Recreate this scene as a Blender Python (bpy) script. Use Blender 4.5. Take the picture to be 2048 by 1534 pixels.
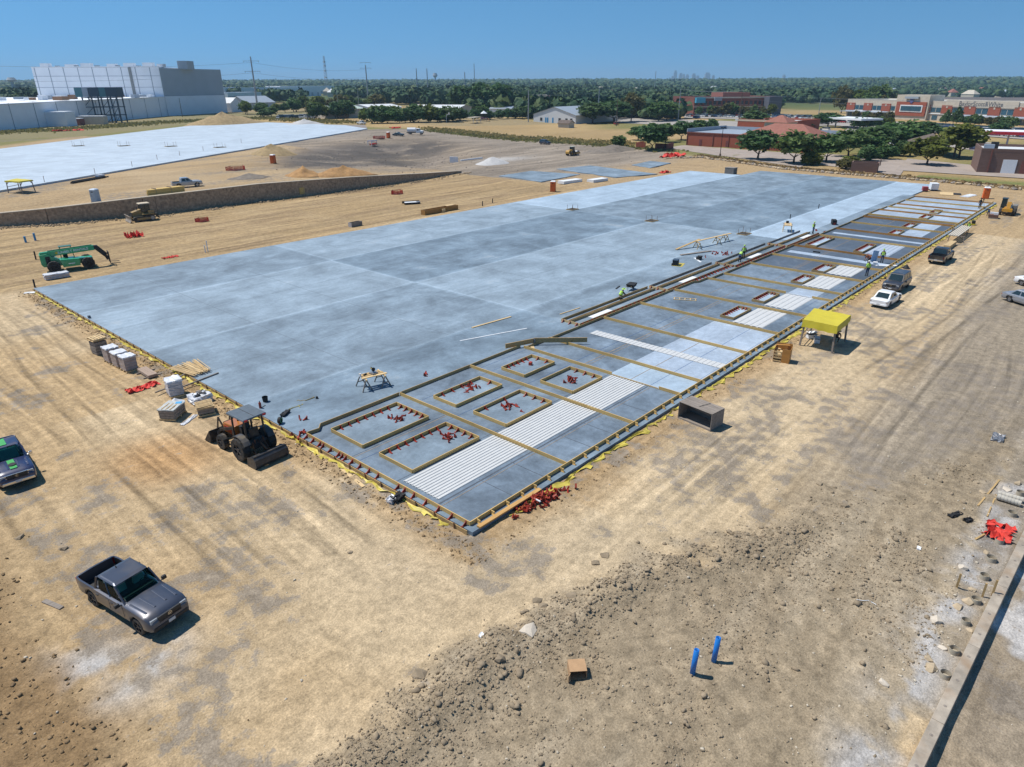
import bpy, bmesh, math, random
import numpy as np
from mathutils import Matrix, Vector, Euler
random.seed(7)
rng = np.random.default_rng(7)
PI = math.pi
scene = bpy.context.scene
for o in list(bpy.data.objects):
    bpy.data.objects.remove(o)
col = scene.collection

# ------------------------------------------------------------------ camera, sky, sun, exposure
# world frame: origin at the near corner of the big slab, X along its long edge, Y along its short edge, Z up, metres
cd = bpy.data.cameras.new('camera')
cam = bpy.data.objects.new('camera', cd)
col.objects.link(cam)
cd.sensor_width = 36.0
cd.lens = 23.906
cd.clip_start = 0.5
cd.clip_end = 60000.0
cam.matrix_world = (Matrix.Translation((-20.189, -20.614, 21.0)) @ Matrix.Rotation(-0.84616, 4, 'Z')
                    @ Matrix.Rotation(math.radians(90 - 23.7707), 4, 'X') @ Matrix.Rotation(-0.004, 4, 'Z'))
scene.camera = cam

SUN_EL = math.radians(62.0)
SUN_H = Vector((-0.42, 0.907)).normalized()          # horizontal direction towards the sun
world = bpy.data.worlds.new('World')
scene.world = world
world.use_nodes = True
nt = world.node_tree
nt.nodes.clear()
sky = nt.nodes.new('ShaderNodeTexSky')
sky.sky_type = 'NISHITA'
sky.sun_disc = False
sky.sun_elevation = SUN_EL
sky.sun_rotation = math.atan2(SUN_H.x, SUN_H.y)
sky.altitude = 1500.0
sky.air_density = 1.0
sky.dust_density = 0.0
sky.ozone_density = 4.0
bg = nt.nodes.new('ShaderNodeBackground')
bg.inputs['Strength'].default_value = 0.10
wo = nt.nodes.new('ShaderNodeOutputWorld')
# the low band of the sky takes the colour found a little higher up (clear, dry air)
tcw = nt.nodes.new('ShaderNodeTexCoord'); sxyz = nt.nodes.new('ShaderNodeSeparateXYZ'); cxyz = nt.nodes.new('ShaderNodeCombineXYZ')
mz = nt.nodes.new('ShaderNodeMath'); mz.operation = 'MULTIPLY_ADD'; mz.inputs[1].default_value = 0.82; mz.inputs[2].default_value = 0.16
nt.links.new(tcw.outputs['Generated'], sxyz.inputs[0]); nt.links.new(sxyz.outputs['X'], cxyz.inputs['X']); nt.links.new(sxyz.outputs['Y'], cxyz.inputs['Y'])
nt.links.new(sxyz.outputs['Z'], mz.inputs[0]); nt.links.new(mz.outputs[0], cxyz.inputs['Z'])
nt.links.new(cxyz.outputs[0], sky.inputs['Vector'])
tint = nt.nodes.new('ShaderNodeMix'); tint.data_type = 'RGBA'; tint.blend_type = 'MULTIPLY'; tint.inputs[0].default_value = 1.0; tint.inputs[7].default_value = (0.56, 0.98, 1.06, 1)
nt.links.new(sky.outputs[0], tint.inputs[6]); nt.links.new(tint.outputs[2], bg.inputs[0])
nt.links.new(bg.outputs[0], wo.inputs[0])

sd = bpy.data.lights.new('sun', 'SUN')
sd.energy = 4.4
sd.angle = math.radians(0.53)
sd.color = (1.0, 0.95, 0.87)
sun = bpy.data.objects.new('sun', sd)
col.objects.link(sun)
sdir = Vector((SUN_H.x * math.cos(SUN_EL), SUN_H.y * math.cos(SUN_EL), math.sin(SUN_EL)))
sun.rotation_euler = sdir.to_track_quat('Z', 'Y').to_euler()
sun.location = (0, 0, 200)

scene.view_settings.view_transform = 'Standard'
scene.view_settings.look = 'None'
scene.view_settings.exposure = 0.24
scene.view_settings.gamma = 1.0
scene.view_settings.use_curve_mapping = False

# ------------------------------------------------------------------ terrain height (metres above the slab top)
WALLX = [-60, -15, 8.8, 15, 29.5, 50.7, 71.7, 95, 108.7, 112, 400]
WALLY = [160, 134, 118.1, 114.2, 109.7, 109.1, 108.1, 109.5, 112.2, 113, 113]
WALLH = [0.6, 1.2, 1.9, 2.3, 3.0, 3.15, 2.55, 1.2, 0.35, 0.0, 0.0]
def sstep(a, b, x):
    t = np.clip((x - a) / (b - a), 0, 1)
    return t * t * (3 - 2 * t)
def ground_z(X, Y):
    X = np.asarray(X, float); Y = np.asarray(Y, float)
    z = np.full(np.broadcast(X, Y).shape, -0.22)
    yw = np.interp(X, WALLX, WALLY); hw = np.interp(X, WALLX, WALLH)
    d = Y - yw
    wid = 25 + 55 * np.clip((X - 100) / 40, 0, 1)
    r = d - 0.6 * np.clip(X - 110, 0, None)
    up = hw * np.clip(d / 0.3, 0, 1) + (2.9 - hw) * sstep(2.0, wid, r)
    z = z + np.where(d > 0, up, 0)
    # detention basin between the wall and the far slab
    e = ((X - 122) * 0.8 + (Y - 158) * 0.6) / 44.0; f = (-(X - 122) * 0.6 + (Y - 158) * 0.8) / 21.0
    z = z - 3.0 * np.exp(-(e * e + f * f) ** 1.6) * (d > 3)
    # lower ground beyond the low wall at the right
    yr = -20.55 - 0.055 * (X - 5)
    z = z - 0.36 * np.clip((yr - Y) / 0.3, 0, 1) * (X < 75) * np.clip((75 - X) / 10, 0, 1)
    # land rises gently far away
    D = np.hypot(X + 20, Y + 20)
    z = z + 27 * sstep(1500, 5200, D) + 3.0 * sstep(350, 900, D) * np.clip((Y - 250) / 400, -0.3, 1)
    return z
def gz(x, y):
    return float(ground_z(x, y))

# ------------------------------------------------------------------ noise in numpy
def _hash(ix, iy, s):
    n = (ix * 374761393 + iy * 668265263 + s * 1274126177) & 0xFFFFFFFF
    n = ((n ^ (n >> 13)) * 1274126177) & 0xFFFFFFFF
    return ((n ^ (n >> 16)) & 0xFFFF) / 65535.0
def vnoise(x, y, s=0):
    x = np.asarray(x, float); y = np.asarray(y, float)
    ix = np.floor(x).astype(np.int64); iy = np.floor(y).astype(np.int64)
    fx = x - ix; fy = y - iy
    u = fx * fx * (3 - 2 * fx); v = fy * fy * (3 - 2 * fy)
    a = _hash(ix, iy, s); b = _hash(ix + 1, iy, s); c = _hash(ix, iy + 1, s); d = _hash(ix + 1, iy + 1, s)
    return a + (b - a) * u + (c - a) * v + (a - b - c + d) * u * v
def fbm(x, y, s=0, o=4, g=0.5):
    t = 0; a = 1; n = 0
    for i in range(o):
        t = t + a * vnoise(x * 2 ** i + 17.3 * i, y * 2 ** i - 9.1 * i, s + i * 7); n += a; a *= g
    return t / n

# ------------------------------------------------------------------ mesh builder
def lerp(a, b, t):
    return a + (b - a) * t
class MB:
    def __init__(self):
        self.v = []; self.f = []; self.m = []
    def add(self, vs, fs, mat=0, M=None):
        n = len(self.v)
        if M is not None:
            vs = [tuple(M @ Vector(p)) for p in vs]
        self.v += [tuple(p) for p in vs]
        self.f += [tuple(i + n for i in f) for f in fs]
        self.m += [mat] * len(fs)
        return self
    def box(self, c, s, mat=0, rz=0, M=None, taper=1.0):
        hx, hy, hz = s[0] / 2, s[1] / 2, s[2] / 2
        vs = []
        for z, k in ((-hz, 1), (hz, taper)):
            for x, y in ((-hx, -hy), (hx, -hy), (hx, hy), (-hx, hy)):
                vs.append((x * k, y * k, z))
        T = Matrix.Translation(c) @ Matrix.Rotation(rz, 4, 'Z')
        if M is not None:
            T = M @ T
        return self.add(vs, [(3, 2, 1, 0), (4, 5, 6, 7), (0, 1, 5, 4), (1, 2, 6, 5), (2, 3, 7, 6), (3, 0, 4, 7)], mat, T)
    def bar(self, a, b, w, h, mat=0, up=(0, 0, 1)):
        """a square-section bar from a to b, w across, h along up"""
        a = Vector(a); b = Vector(b); d = b - a
        L = d.length
        if L < 1e-6:
            return self
        x = d / L; u = Vector(up)
        if abs(x.dot(u)) > 0.99:
            u = Vector((1, 0, 0))
        y = u.cross(x).normalized(); z = x.cross(y)
        M = Matrix(((x.x, y.x, z.x, 0), (x.y, y.y, z.y, 0), (x.z, y.z, z.z, 0), (0, 0, 0, 1)))
        M = Matrix.Translation((a + b) / 2) @ M
        return self.box((0, 0, 0), (L, w, h), mat, 0, M)
    def cyl(self, a, b, r0, r1=None, n=12, mat=0, cap=True):
        r1 = r0 if r1 is None else r1
        a = Vector(a); b = Vector(b); d = (b - a).normalized()
        u = Vector((0, 0, 1)) if abs(d.z) < 0.9 else Vector((1, 0, 0))
        x = u.cross(d).normalized(); y = d.cross(x)
        vs = []
        for p, r in ((a, r0), (b, r1)):
            for i in range(n):
                t = 2 * PI * i / n
                vs.append(p + x * (r * math.cos(t)) + y * (r * math.sin(t)))
        fs = [(i, (i + 1) % n, n + (i + 1) % n, n + i) for i in range(n)]
        if cap:
            fs += [tuple(range(n - 1, -1, -1)), tuple(range(n, 2 * n))]
        return self.add(vs, fs, mat)
    def tube(self, pts, r, n=6, mat=0):
        for p, q in zip(pts[:-1], pts[1:]):
            self.cyl(p, q, r, r, n, mat)
        return self
    def ring(self, c, axis, ro, ri, w, n=20, mat=0, lug=0.0):
        """wheel-like ring: outer radius ro, inner ri, width w along axis"""
        ax = Vector(axis).normalized(); u = Vector((0, 0, 1)) if abs(ax.z) < 0.9 else Vector((1, 0, 0))
        x = u.cross(ax).normalized(); y = ax.cross(x); c = Vector(c)
        prof = [(ri, -w / 2), (ro * 0.93, -w / 2), (ro, -w * 0.36), (ro, w * 0.36), (ro * 0.93, w / 2), (ri, w / 2)]
        vs = []
        for i in range(n):
            t = 2 * PI * i / n
            k = 1.0 - (lug if i % 2 else 0)
            for r, s in prof:
                rr = r * k if r > ro * 0.95 else r
                vs.append(c + x * (rr * math.cos(t)) + y * (rr * math.sin(t)) + ax * s)
        P = len(prof); fs = []
        for i in range(n):
            j = (i + 1) % n
            for k in range(P):
                l = (k + 1) % P
                fs.append((i * P + k, i * P + l, j * P + l, j * P + k))
        return self.add(vs, fs, mat)
    def extrude(self, poly, w, mat=0, M=None, axis='Y', c=0.0):
        """side profile (x, z) pushed w across, centred at c"""
        n = len(poly)
        A = 0
        for (x0, z0), (x1, z1) in zip(poly, poly[1:] + poly[:1]):
            A += x0 * z1 - x1 * z0
        if A < 0:
            poly = poly[::-1]
        vs = [(x, c - w / 2, z) for x, z in poly] + [(x, c + w / 2, z) for x, z in poly]
        if axis == 'X':
            vs = [(-y if False else y, x, z) for x, y, z in vs]
        fs = [tuple(range(n)), tuple(range(2 * n - 1, n - 1, -1))]
        fs += [((i + 1) % n, i, n + i, n + (i + 1) % n) for i in range(n)]
        if axis == 'X':
            fs = [f[::-1] for f in fs]
        return self.add(vs, fs, mat, M)
    def quad(self, a, b, c, d, mat=0):
        return self.add([a, b, c, d], [(0, 1, 2, 3)], mat)
    def panel(self, pts, nrm, t, mat=0):
        """thin solid plate: polygon pts pushed t along nrm"""
        N = Vector(nrm).normalized() * t; n = len(pts)
        vs = [Vector(p) for p in pts] + [Vector(p) + N for p in pts]
        fs = [tuple(range(n - 1, -1, -1)), tuple(range(n, 2 * n))] + [(i, (i + 1) % n, n + (i + 1) % n, n + i) for i in range(n)]
        return self.add(vs, fs, mat)
    def mesh(self, name, mats, smooth=False):
        me = bpy.data.meshes.new(name)
        me.from_pydata(self.v, [], self.f)
        for m in (mats if isinstance(mats, (list, tuple)) else [mats]):
            me.materials.append(m)
        if any(self.m):
            me.polygons.foreach_set('material_index', self.m)
        if smooth:
            me.polygons.foreach_set('use_smooth', [True] * len(self.f))
            try:
                me.set_sharp_from_angle(angle=math.radians(38))
            except Exception:
                pass
        me.update()
        return me
    def build(self, name, mats, parent=None, smooth=False, loc=None, rz=0, bevel=0.0):
        return put(name, self.mesh(name, mats, smooth), parent, loc, rz, bevel)
def put(name, me, parent=None, loc=None, rz=0, bevel=0.0):
    o = bpy.data.objects.new(name, me)
    col.objects.link(o)
    if parent is not None:
        o.parent = parent
    if loc is not None:
        o.location = loc
    if rz:
        o.rotation_euler = (0, 0, rz)
    if bevel:
        b = o.modifiers.new('bevel', 'BEVEL'); b.width = bevel; b.segments = 2; b.limit_method = 'ANGLE'; b.angle_limit = math.radians(40)
        b.harden_normals = False
    return o
KIDS = {}
def tag(o, label, cat, group=None):
    o['label'] = label; o['category'] = cat
    if group:
        o['group'] = group
    return o
def struct(o, label=None, kind='structure'):
    o['kind'] = kind
    if label:
        o['label'] = label
    return o
def thing(name, label, cat, loc=(0, 0, 0), rz=0, group=None, scale=None):
    o = bpy.data.objects.new(name, None)
    col.objects.link(o)
    o.location = loc; o.rotation_euler = (0, 0, rz)
    o.empty_display_size = 0.2
    if scale:
        o.scale = (scale,) * 3
    return tag(o, label, cat, group)
def dup(root, loc, rz=0, label=None, group=None, scale=None, src=None):
    """a copy of a thing with copies of its parts and sub-parts"""
    kids = src if src is not None else [(c, [g for g in c.children]) for c in root.children]
    r = root.copy(); col.objects.link(r)
    r.location = loc; r.rotation_euler = (0, 0, rz)
    if scale:
        r.scale = (scale,) * 3 if not isinstance(scale, tuple) else scale
    if label:
        r['label'] = label
    if group:
        r['group'] = group
    for c, gs in kids:
        k = c.copy(); col.objects.link(k); k.parent = r
        for g in gs:
            q = g.copy(); col.objects.link(q); q.parent = k
    return r
def kids_of(root):
    return [(c, [g for g in c.children]) for c in root.children]

# ------------------------------------------------------------------ procedural materials
def _nodes(name):
    m = bpy.data.materials.new(name); m.use_nodes = True
    n = m.node_tree; n.nodes.clear()
    out = n.nodes.new('ShaderNodeOutputMaterial'); b = n.nodes.new('ShaderNodeBsdfPrincipled')
    n.links.new(b.outputs[0], out.inputs[0])
    return m, n, b
def N(n, t, **kw):
    x = n.nodes.new(t)
    for k, v in kw.items():
        if k.startswith('i_'):
            x.inputs[k[2:].replace('_', ' ')].default_value = v
        else:
            setattr(x, k, v)
    return x
def pmat(name, c, rough=0.7, metal=0.0, var=0.15, scale=3.0, bump=0.0, bscale=30.0, spec=0.4, stretch=(1, 1, 1), coat=0.0, dirt=None, rnd=0.0):
    """colour with cloudy variation (noise in object space), optional grain stretch, bump and a second dirt colour"""
    m, n, b = _nodes(name)
    tc = N(n, 'ShaderNodeTexCoord'); mp = N(n, 'ShaderNodeMapping'); mp.inputs['Scale'].default_value = stretch
    oi = N(n, 'ShaderNodeObjectInfo'); va = N(n, 'ShaderNodeVectorMath', operation='ADD'); vm = N(n, 'ShaderNodeVectorMath', operation='SCALE')
    cmb = N(n, 'ShaderNodeCombineXYZ')
    for k in range(3):
        n.links.new(oi.outputs['Random'], cmb.inputs[k])
    n.links.new(cmb.outputs[0], vm.inputs[0]); vm.inputs['Scale'].default_value = 37.0
    n.links.new(tc.outputs['Object'], va.inputs[0]); n.links.new(vm.outputs[0], va.inputs[1])
    n.links.new(va.outputs[0], mp.inputs[0])
    nz = N(n, 'ShaderNodeTexNoise'); nz.inputs['Scale'].default_value = scale; nz.inputs['Detail'].default_value = 5; nz.inputs['Roughness'].default_value = 0.62
    n.links.new(mp.outputs[0], nz.inputs['Vector'])
    rp = N(n, 'ShaderNodeValToRGB')
    e = rp.color_ramp.elements
    e[0].position = 0.28; e[1].position = 0.72
    e[0].color = tuple(min(1, x * (1 - var)) for x in c[:3]) + (1,); e[1].color = tuple(min(1, x * (1 + var)) for x in c[:3]) + (1,)
    n.links.new(nz.outputs['Fac'], rp.inputs[0])
    last = rp.outputs[0]
    if dirt:
        n2 = N(n, 'ShaderNodeTexNoise'); n2.inputs['Scale'].default_value = scale * 0.6; n2.inputs['Detail'].default_value = 8
        n.links.new(mp.outputs[0], n2.inputs['Vector'])
        r2 = N(n, 'ShaderNodeValToRGB'); r2.color_ramp.elements[0].position = 0.5; r2.color_ramp.elements[1].position = 0.72
        r2.color_ramp.elements[1].color = (0.7, 0.7, 0.7, 1)
        n.links.new(n2.outputs['Fac'], r2.inputs[0])
        mx = N(n, 'ShaderNodeMix', data_type='RGBA'); mx.inputs[7].default_value = tuple(dirt) + (1,)
        n.links.new(r2.outputs[0], mx.inputs[0]); n.links.new(last, mx.inputs[6]); last = mx.outputs[2]
    if rnd:
        hs = N(n, 'ShaderNodeHueSaturation'); mr = N(n, 'ShaderNodeMapRange'); mr.inputs[3].default_value = 1 - rnd; mr.inputs[4].default_value = 1 + rnd
        n.links.new(oi.outputs['Random'], mr.inputs[0]); n.links.new(mr.outputs[0], hs.inputs['Value']); n.links.new(last, hs.inputs['Color']); last = hs.outputs[0]
    n.links.new(last, b.inputs['Base Color'])
    b.inputs['Roughness'].default_value = rough; b.inputs['Metallic'].default_value = metal
    b.inputs['Specular IOR Level'].default_value = spec
    if coat:
        b.inputs['Coat Weight'].default_value = coat; b.inputs['Coat Roughness'].default_value = 0.08
    if bump:
        n3 = N(n, 'ShaderNodeTexNoise'); n3.inputs['Scale'].default_value = bscale; n3.inputs['Detail'].default_value = 4
        n.links.new(mp.outputs[0], n3.inputs['Vector'])
        bp = N(n, 'ShaderNodeBump'); bp.inputs['Strength'].default_value = bump; bp.inputs['Distance'].default_value = 0.03
        n.links.new(n3.outputs['Fac'], bp.inputs['Height']); n.links.new(bp.outputs[0], b.inputs['Normal'])
    return m
def paint(name, c, rough=0.32, metal=0.0, dirt=(0.32, 0.25, 0.17), coat=0.5, var=0.06):
    return pmat(name, c, rough, metal, var, 1.3, 0, 30, 0.5, coat=coat, dirt=None if dirt is None else tuple(lerp(a, b, 0.35) for a, b in zip(c, dirt)))
def glass_mat(name, c=(0.02, 0.035, 0.04), rough=0.06):
    return pmat(name, c, rough, 0.0, 0.2, 0.8, spec=0.7)

# ------------------------------------------------------------------ ground sheet
def lines(spec):
    out = [spec[0][0]]
    for a, b, st0, st1 in spec:
        x = a; 
        while x < b - 1e-6:
            k = (x - a) / (b - a); st = st0 * (st1 / st0) ** k
            x = min(b, x + st); out.append(x)
    return np.array(sorted(set(np.round(out, 3))))
GX = lines([(-1600, -400, 400, 60), (-400, -26, 60, 1.2), (-26, 46, .26, .26), (46, 120, .5, .9), (120, 300, .9, 4), (300, 1500, 4, 60), (1500, 12800, 60, 1500)])
GY = lines([(-1600, -200, 400, 40), (-200, -34, 20, .6), (-34, 40, .26, .26), (40, 104, .5, .6), (104, 120, .26, .26), (120, 300, .8, 4), (300, 1500, 4, 60), (1500, 12800, 60, 1500)])
X, Y = np.meshgrid(GX, GY, indexing='ij')
Z = ground_z(X, Y)
SEP_X = [-8.63, -4.06, 1.78, 9.16, 15.83, 26.19, 33.35]
SEP_Y = [-4.56, -4.43, -6.08, -9.70, -11.97, -16.42, -19.42]
o_ = np.argsort(SEP_X)
SEP_X = np.array(SEP_X)[o_]; SEP_Y = np.array(SEP_Y)[o_]
dx_ = np.maximum(np.maximum(-X, X - 150), 0); dy_ = np.maximum(np.maximum(-Y - .0155 * X, Y - 70), 0)
dist = np.hypot(dx_, dy_) + 1.6 * (fbm(X * .05, Y * .05, 201, 2) - .5)      # way out from the slab outline
def blob(cx, cy, rx, ry, a=0.0, p=2.0):
    ca, sa = math.cos(a), math.sin(a)
    u = ((X - cx) * ca + (Y - cy) * sa) / rx; v = (-(X - cx) * sa + (Y - cy) * ca) / ry
    return np.exp(-(u * u + v * v) ** (p / 2))
wob = (fbm(X * .35, Y * .35, 3) - .5)
wob2 = (fbm(X * 1.1, Y * 1.1, 5) - .5)
fine = fbm(X * 2.6, Y * 2.6, 9, 3)
coarse = fbm(X * .09, Y * .09, 21, 4)
clod = sstep(-.4, 2.2, np.interp(X, SEP_X, SEP_Y) - Y + wob * 4.0 + wob2 * 3.0) * (X < 70) * (Y > -19.5)
clod = clod * np.clip((62 - X) / 40, 0, 1)
corner = sstep(0, 2.5, -15.6 - X + wob * 3) * (Y > -10) * (Y < 35)                       # churned brown soil at the left
def C(r, g, b):
    return np.array([r, g, b])
TAN = C(.40, .285, .158); PALE = C(.515, .405, .265); GREY = C(.215, .185, .155); CLODC = C(.285, .226, .152); BROWN = C(.235, .155, .080)
ORANGE = C(.37, .215, .095); GRAVEL = C(.46, .44, .42); DARK = C(.135, .118, .105); DRY = C(.37, .26, .125); GRASS = C(.145, .155, .05); ASPH = C(.3, .28, .26)
rgb = np.empty(X.shape + (3,))
rgb[:] = TAN
gw = np.zeros(X.shape)                # weight of grey gravelly patches, broken up finely in the material
def grey(w):
    global gw
    gw = np.maximum(gw, np.clip(w, 0, 1))
def mix(c, w):
    global rgb
    w = np.clip(w, 0, 1)[..., None]
    rgb = rgb * (1 - w) + c * w
def mod(k, w):
    global rgb
    rgb = rgb * (1 + (k * w)[..., None])
mix(PALE, sstep(.45, .75, coarse) * .65)
grey(sstep(.44, .66, fbm(X * .28 + 5, Y * .28, 31, 5, .55)) * .85 * (X < 60) * (Y < 70))
# haul road along the slab: paler, with streaks along it
road = np.exp(-((Y + 5.5 + .02 * X) / 4.2) ** 2) * (X > 2) * (X < 160)
mix(PALE, road * .75 * (0.5 + fbm(X * .08, Y * .9, 41)))
grey(sstep(.40, .66, fbm(X * .1, Y * .6, 45, 5, .6)) * .8 * sstep(-1.5, -5, Y + wob * 3) * sstep(1, 16, X + wob * 8))
mix(PALE * .92, sstep(.54, .66, fbm(X * .05, Y * .9, 46, 3)) * .55 * (Y < -1.5) * (X > 0))
mix(C(.30, .255, .20), sstep(-9, -13, Y + wob * 6) * (X > 20) * .8)
# browner soil next to the slab, smooth pale haul path further out, greyer beyond it
mix(C(.36, .245, .13), sstep(3.2, .8, dist + wob * 2.5) * (Y < 68) * .7)
mix(C(.50, .39, .25), np.exp(-((dist - 6.2 + wob * 2.2) / 2.6) ** 2) * (Y < 30) * .7)
mix(C(.275, .228, .168), sstep(8.5, 14, dist + wob * 4) * (X > 3) * (Y < -5) * .85)
# the turn round the slab corner
rr = np.hypot(X - 3, Y - 3)
mix(PALE * .9, np.exp(-((rr - 7.5 + wob * 2) / 2.6) ** 2) * (X < 6) * (Y < 16) * .8)
mix(C(.44, .33, .20), blob(-9, 14, 5, 9) * .6)
mix(ORANGE, blob(-6.86, 20.08, 3.2, 3.8, 0.3, 3) * .85)
for px in ((-11.16, 18.58), (-9.99, 12.90), (-7.35, 12.70), (-13.69, 12.74), (-14.27, 15.83), (-9.04, 6.85), (-5.50, 9.13), (-9.70, 36.20), (-6.51, 41.30), (-9.68, 3.89), (-12.97, 1.96)):
    grey(blob(px[0], px[1], 2.6, 1.7, random.uniform(0, 3)) * .95)
mix(GRAVEL, blob(-16.16, 5.02, 1.5, 2.2, .4) * sstep(.36, .52, fbm(X * .7, Y * .7, 61)) * 1.1)
mix(GRAVEL, blob(-14.50, 3.91, 1.6, 1.1, .4) * sstep(.42, .56, fbm(X * .8, Y * .8, 62)))
mix(BROWN, corner)
mix(CLODC, clod)
mod(.55, clod * (fine - .5))
mix(C(.35, .285, .20), clod * sstep(.48, .62, fbm(X * .09 + 3, Y * .55, 65, 4)) * .8)
# grey lime-stained strip beside the low wall
low = np.exp(-((Y + 19.3 + .055 * (X - 5)) / 1.0) ** 2) * (X < 60)
mix(GRAVEL * .85, low * sstep(.38, .55, fbm(X * .7, Y * .7, 71)))
below = (Y < -20.6 - .055 * (X - 5)) & (X < 75)
mix(C(.29, .235, .17), below * .85)
mix(GRAVEL, below * sstep(.56, .64, fbm(X * .35, Y * .35, 75)))
# soil thrown up against the slab edge
edge = np.exp(-((Y + 0.9) / .7) ** 2) * (X > -2) * (X < 150) + np.exp(-((X + 0.9) / .7) ** 2) * (Y > -2) * (Y < 70)
mix(C(.30, .20, .10), np.clip(edge, 0, 1) * .7 * sstep(.35, .6, fine))
# left pad between the slab and the wall: graded tan with passes along X
pad = sstep(69, 72, Y) * (Y < 112) * (X < 118)
mix(C(.33, .235, .125), pad * .8)
mod(.55, pad * (fbm(X * .05, Y * 1.4, 81, 4) - .5) * 2 * .6)
mix(C(.25, .175, .10), pad * sstep(.56, .64, fbm(X * .07, Y * .8 + 4, 83, 4)) * .7)
# upland
upl = (Y > np.interp(X, WALLX, WALLY) + .5) & (Y > 100)
mix(C(.36, .26, .15), upl * .6)
grey(upl * sstep(.46, .66, fbm(X * .05, Y * .16, 87, 4)) * .8)
mod(.4, upl * (fbm(X * .06, Y * .25, 85, 4) - .5))
e_ = ((X - 122) * .8 + (Y - 158) * .6) / 50; f_ = (-(X - 122) * .6 + (Y - 158) * .8) / 27
basin = np.exp(-(e_ * e_ + f_ * f_) ** 2) * upl
mix(C(.19, .165, .145), basin * .95)
rb = np.sqrt(e_ * e_ + f_ * f_) + .3 * (fbm(X * .05, Y * .05, 93, 3) - .5)
mix(C(.30, .235, .16), np.exp(-(rb / .42) ** 2) * upl * .8)
mix(DARK, np.exp(-((rb - .72) / .26) ** 2) * sstep(-.25, .35, f_) * upl * (.55 + .6 * fbm(X * .12, Y * .4, 91, 4)))
bigpad = (X > 108) * (Y > 66) * (Y < 260) * sstep(255, 225, X - .2 * Y + wob * 10)
mix(C(.235, .205, .175), bigpad * .85 * (1 - basin))
mod(.6, bigpad * (fbm(X * .05, Y * .35, 95, 4) - .5) * 1.5)
for cx_, cy_, rx_, ry_ in ((100, 156, 20, 10), (128, 172, 24, 12), (156, 178, 22, 12), (84, 140, 14, 8), (118, 150, 16, 8)):
    mix(C(.092, .082, .075), blob(cx_, cy_, rx_, ry_, .55, 3) * upl * sstep(.28, .52, fbm(X * .12, Y * .3, 191, 5, .6)) * .9)
mix(TAN * .95, sstep(95, 78, Y + wob * 8) * (X > 105) * (X < 200) * .9)
mix(GRAVEL * 1.0, blob(143.65, 126.96, 9, 5, 0) * .8)
# beyond the site
Dd = np.hypot(X + 20, Y + 20)
site = sstep(-6, 6, X - np.interp(Y, [-60, 0, 30, 62, 90, 120, 170, 215, 260, 330, 460], [170, 172, 176, 185, 190, 206, 222, 222, 222, 240, 236]) + wob * 6)
site = np.maximum(site, sstep(0, 10, Y - np.interp(X, [-300, 30, 70, 150, 245, 400], [240, 245, 285, 345, 400, 520])))
far = np.maximum(site, Dd > 330)
mix(DRY, far * .95)
mod(.5, far * (fbm(X * .02, Y * .05, 101, 4) - .5))
mix(GRASS, far * sstep(.46, .62, fbm(X * .012, Y * .012, 105, 3)) * .8)
mix(GRASS * 1.1, np.exp(-((X - 176 - wob * 4) / 5) ** 2) * (Y < 20) * (Y > -80))
mix(C(.24, .20, .12), site * (Dd > 330) * (Y > 240) * (X < 320) * .6)
mix(C(.05, .085, .03), sstep(520, 900, Dd) * .8)
rgb = np.clip(rgb, 0.01, .8)
gw = gw * (1 - clod) * (1 - corner) * (Dd < 330) * (1 - .8 * bigpad)
# small relief
near = np.clip((90 - np.hypot(X + 20, Y + 20)) / 50, 0, 1)
inslab = (X > -.4) & (X < 162) & (Y > -1.5) & (Y < 70)
Z = Z + (fbm(X * .5, Y * .5, 111, 4) - .5) * .16 * np.clip((160 - Dd) / 100, 0, 1)
Z = Z + clod * ((fbm(X * 1.9, Y * 1.9, 122, 2, .6) - .45) * .13 + (fbm(X * 1.3, Y * 1.3, 121, 4, .6) - .45) * .34 + np.exp(-((np.interp(X, SEP_X, SEP_Y) - Y - 1.6) / 1.3) ** 2) * .42 * (.4 + fbm(X * .6, Y * .6, 123)) * np.clip((20 - X) / 14, .1, 1))
Z = Z + corner * (fbm(X * 1.5, Y * 1.5, 131, 4, .6) - .4) * .42
Z = Z + np.clip(edge, 0, 1) * (fine - .35) * .16
Z = Z + basin * (fbm(X * .35, Y * .35, 135, 4) - .5) * .7 + bigpad * (fbm(X * .2, Y * .3, 137, 4) - .5) * .4
Z = np.where(inslab, np.minimum(Z, -.16), Z)
# wheel ruts curving round the corner and along the haul road
for yo, sg in ((-4.3, 1), (-6.1, 1), (-7.7, 1), (-11.5, .6)):
    q = Y - yo - .8 * np.sin(X * .05) + .02 * X
    Z = Z - .05 * sg * np.exp(-(q / .22) ** 2) * (X > 3) * (X < 120) * (fbm(X * .2, Y * .2, 141) * 1.2)
for r0 in (6.4, 8.3):
    Z = Z - .045 * np.exp(-((rr - r0) / .25) ** 2) * (X < 4) * (Y < 14)
nx, ny = X.shape
vs = np.stack([X, Y, Z], -1).reshape(-1, 3)
ii = (np.arange(nx - 1)[:, None] * ny + np.arange(ny - 1)[None]).ravel()
fs = np.stack([ii, ii + ny, ii + ny + 1, ii + 1], -1)
def grid_mesh(name, vs, fs, mats):
    me = bpy.data.meshes.new(name)
    me.vertices.add(len(vs)); me.vertices.foreach_set('co', vs.astype(np.float32).ravel())
    k = fs.shape[1]
    me.loops.add(len(fs) * k); me.loops.foreach_set('vertex_index', fs.astype(np.int32).ravel())
    me.polygons.add(len(fs)); me.polygons.foreach_set('loop_start', np.arange(0, len(fs) * k, k, dtype=np.int32))
    me.polygons.foreach_set('loop_total', np.full(len(fs), k, dtype=np.int32))
    for m in mats:
        me.materials.append(m)
    me.update(calc_edges=True); me.validate()
    return me
gm, n, b = _nodes('soil')
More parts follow.
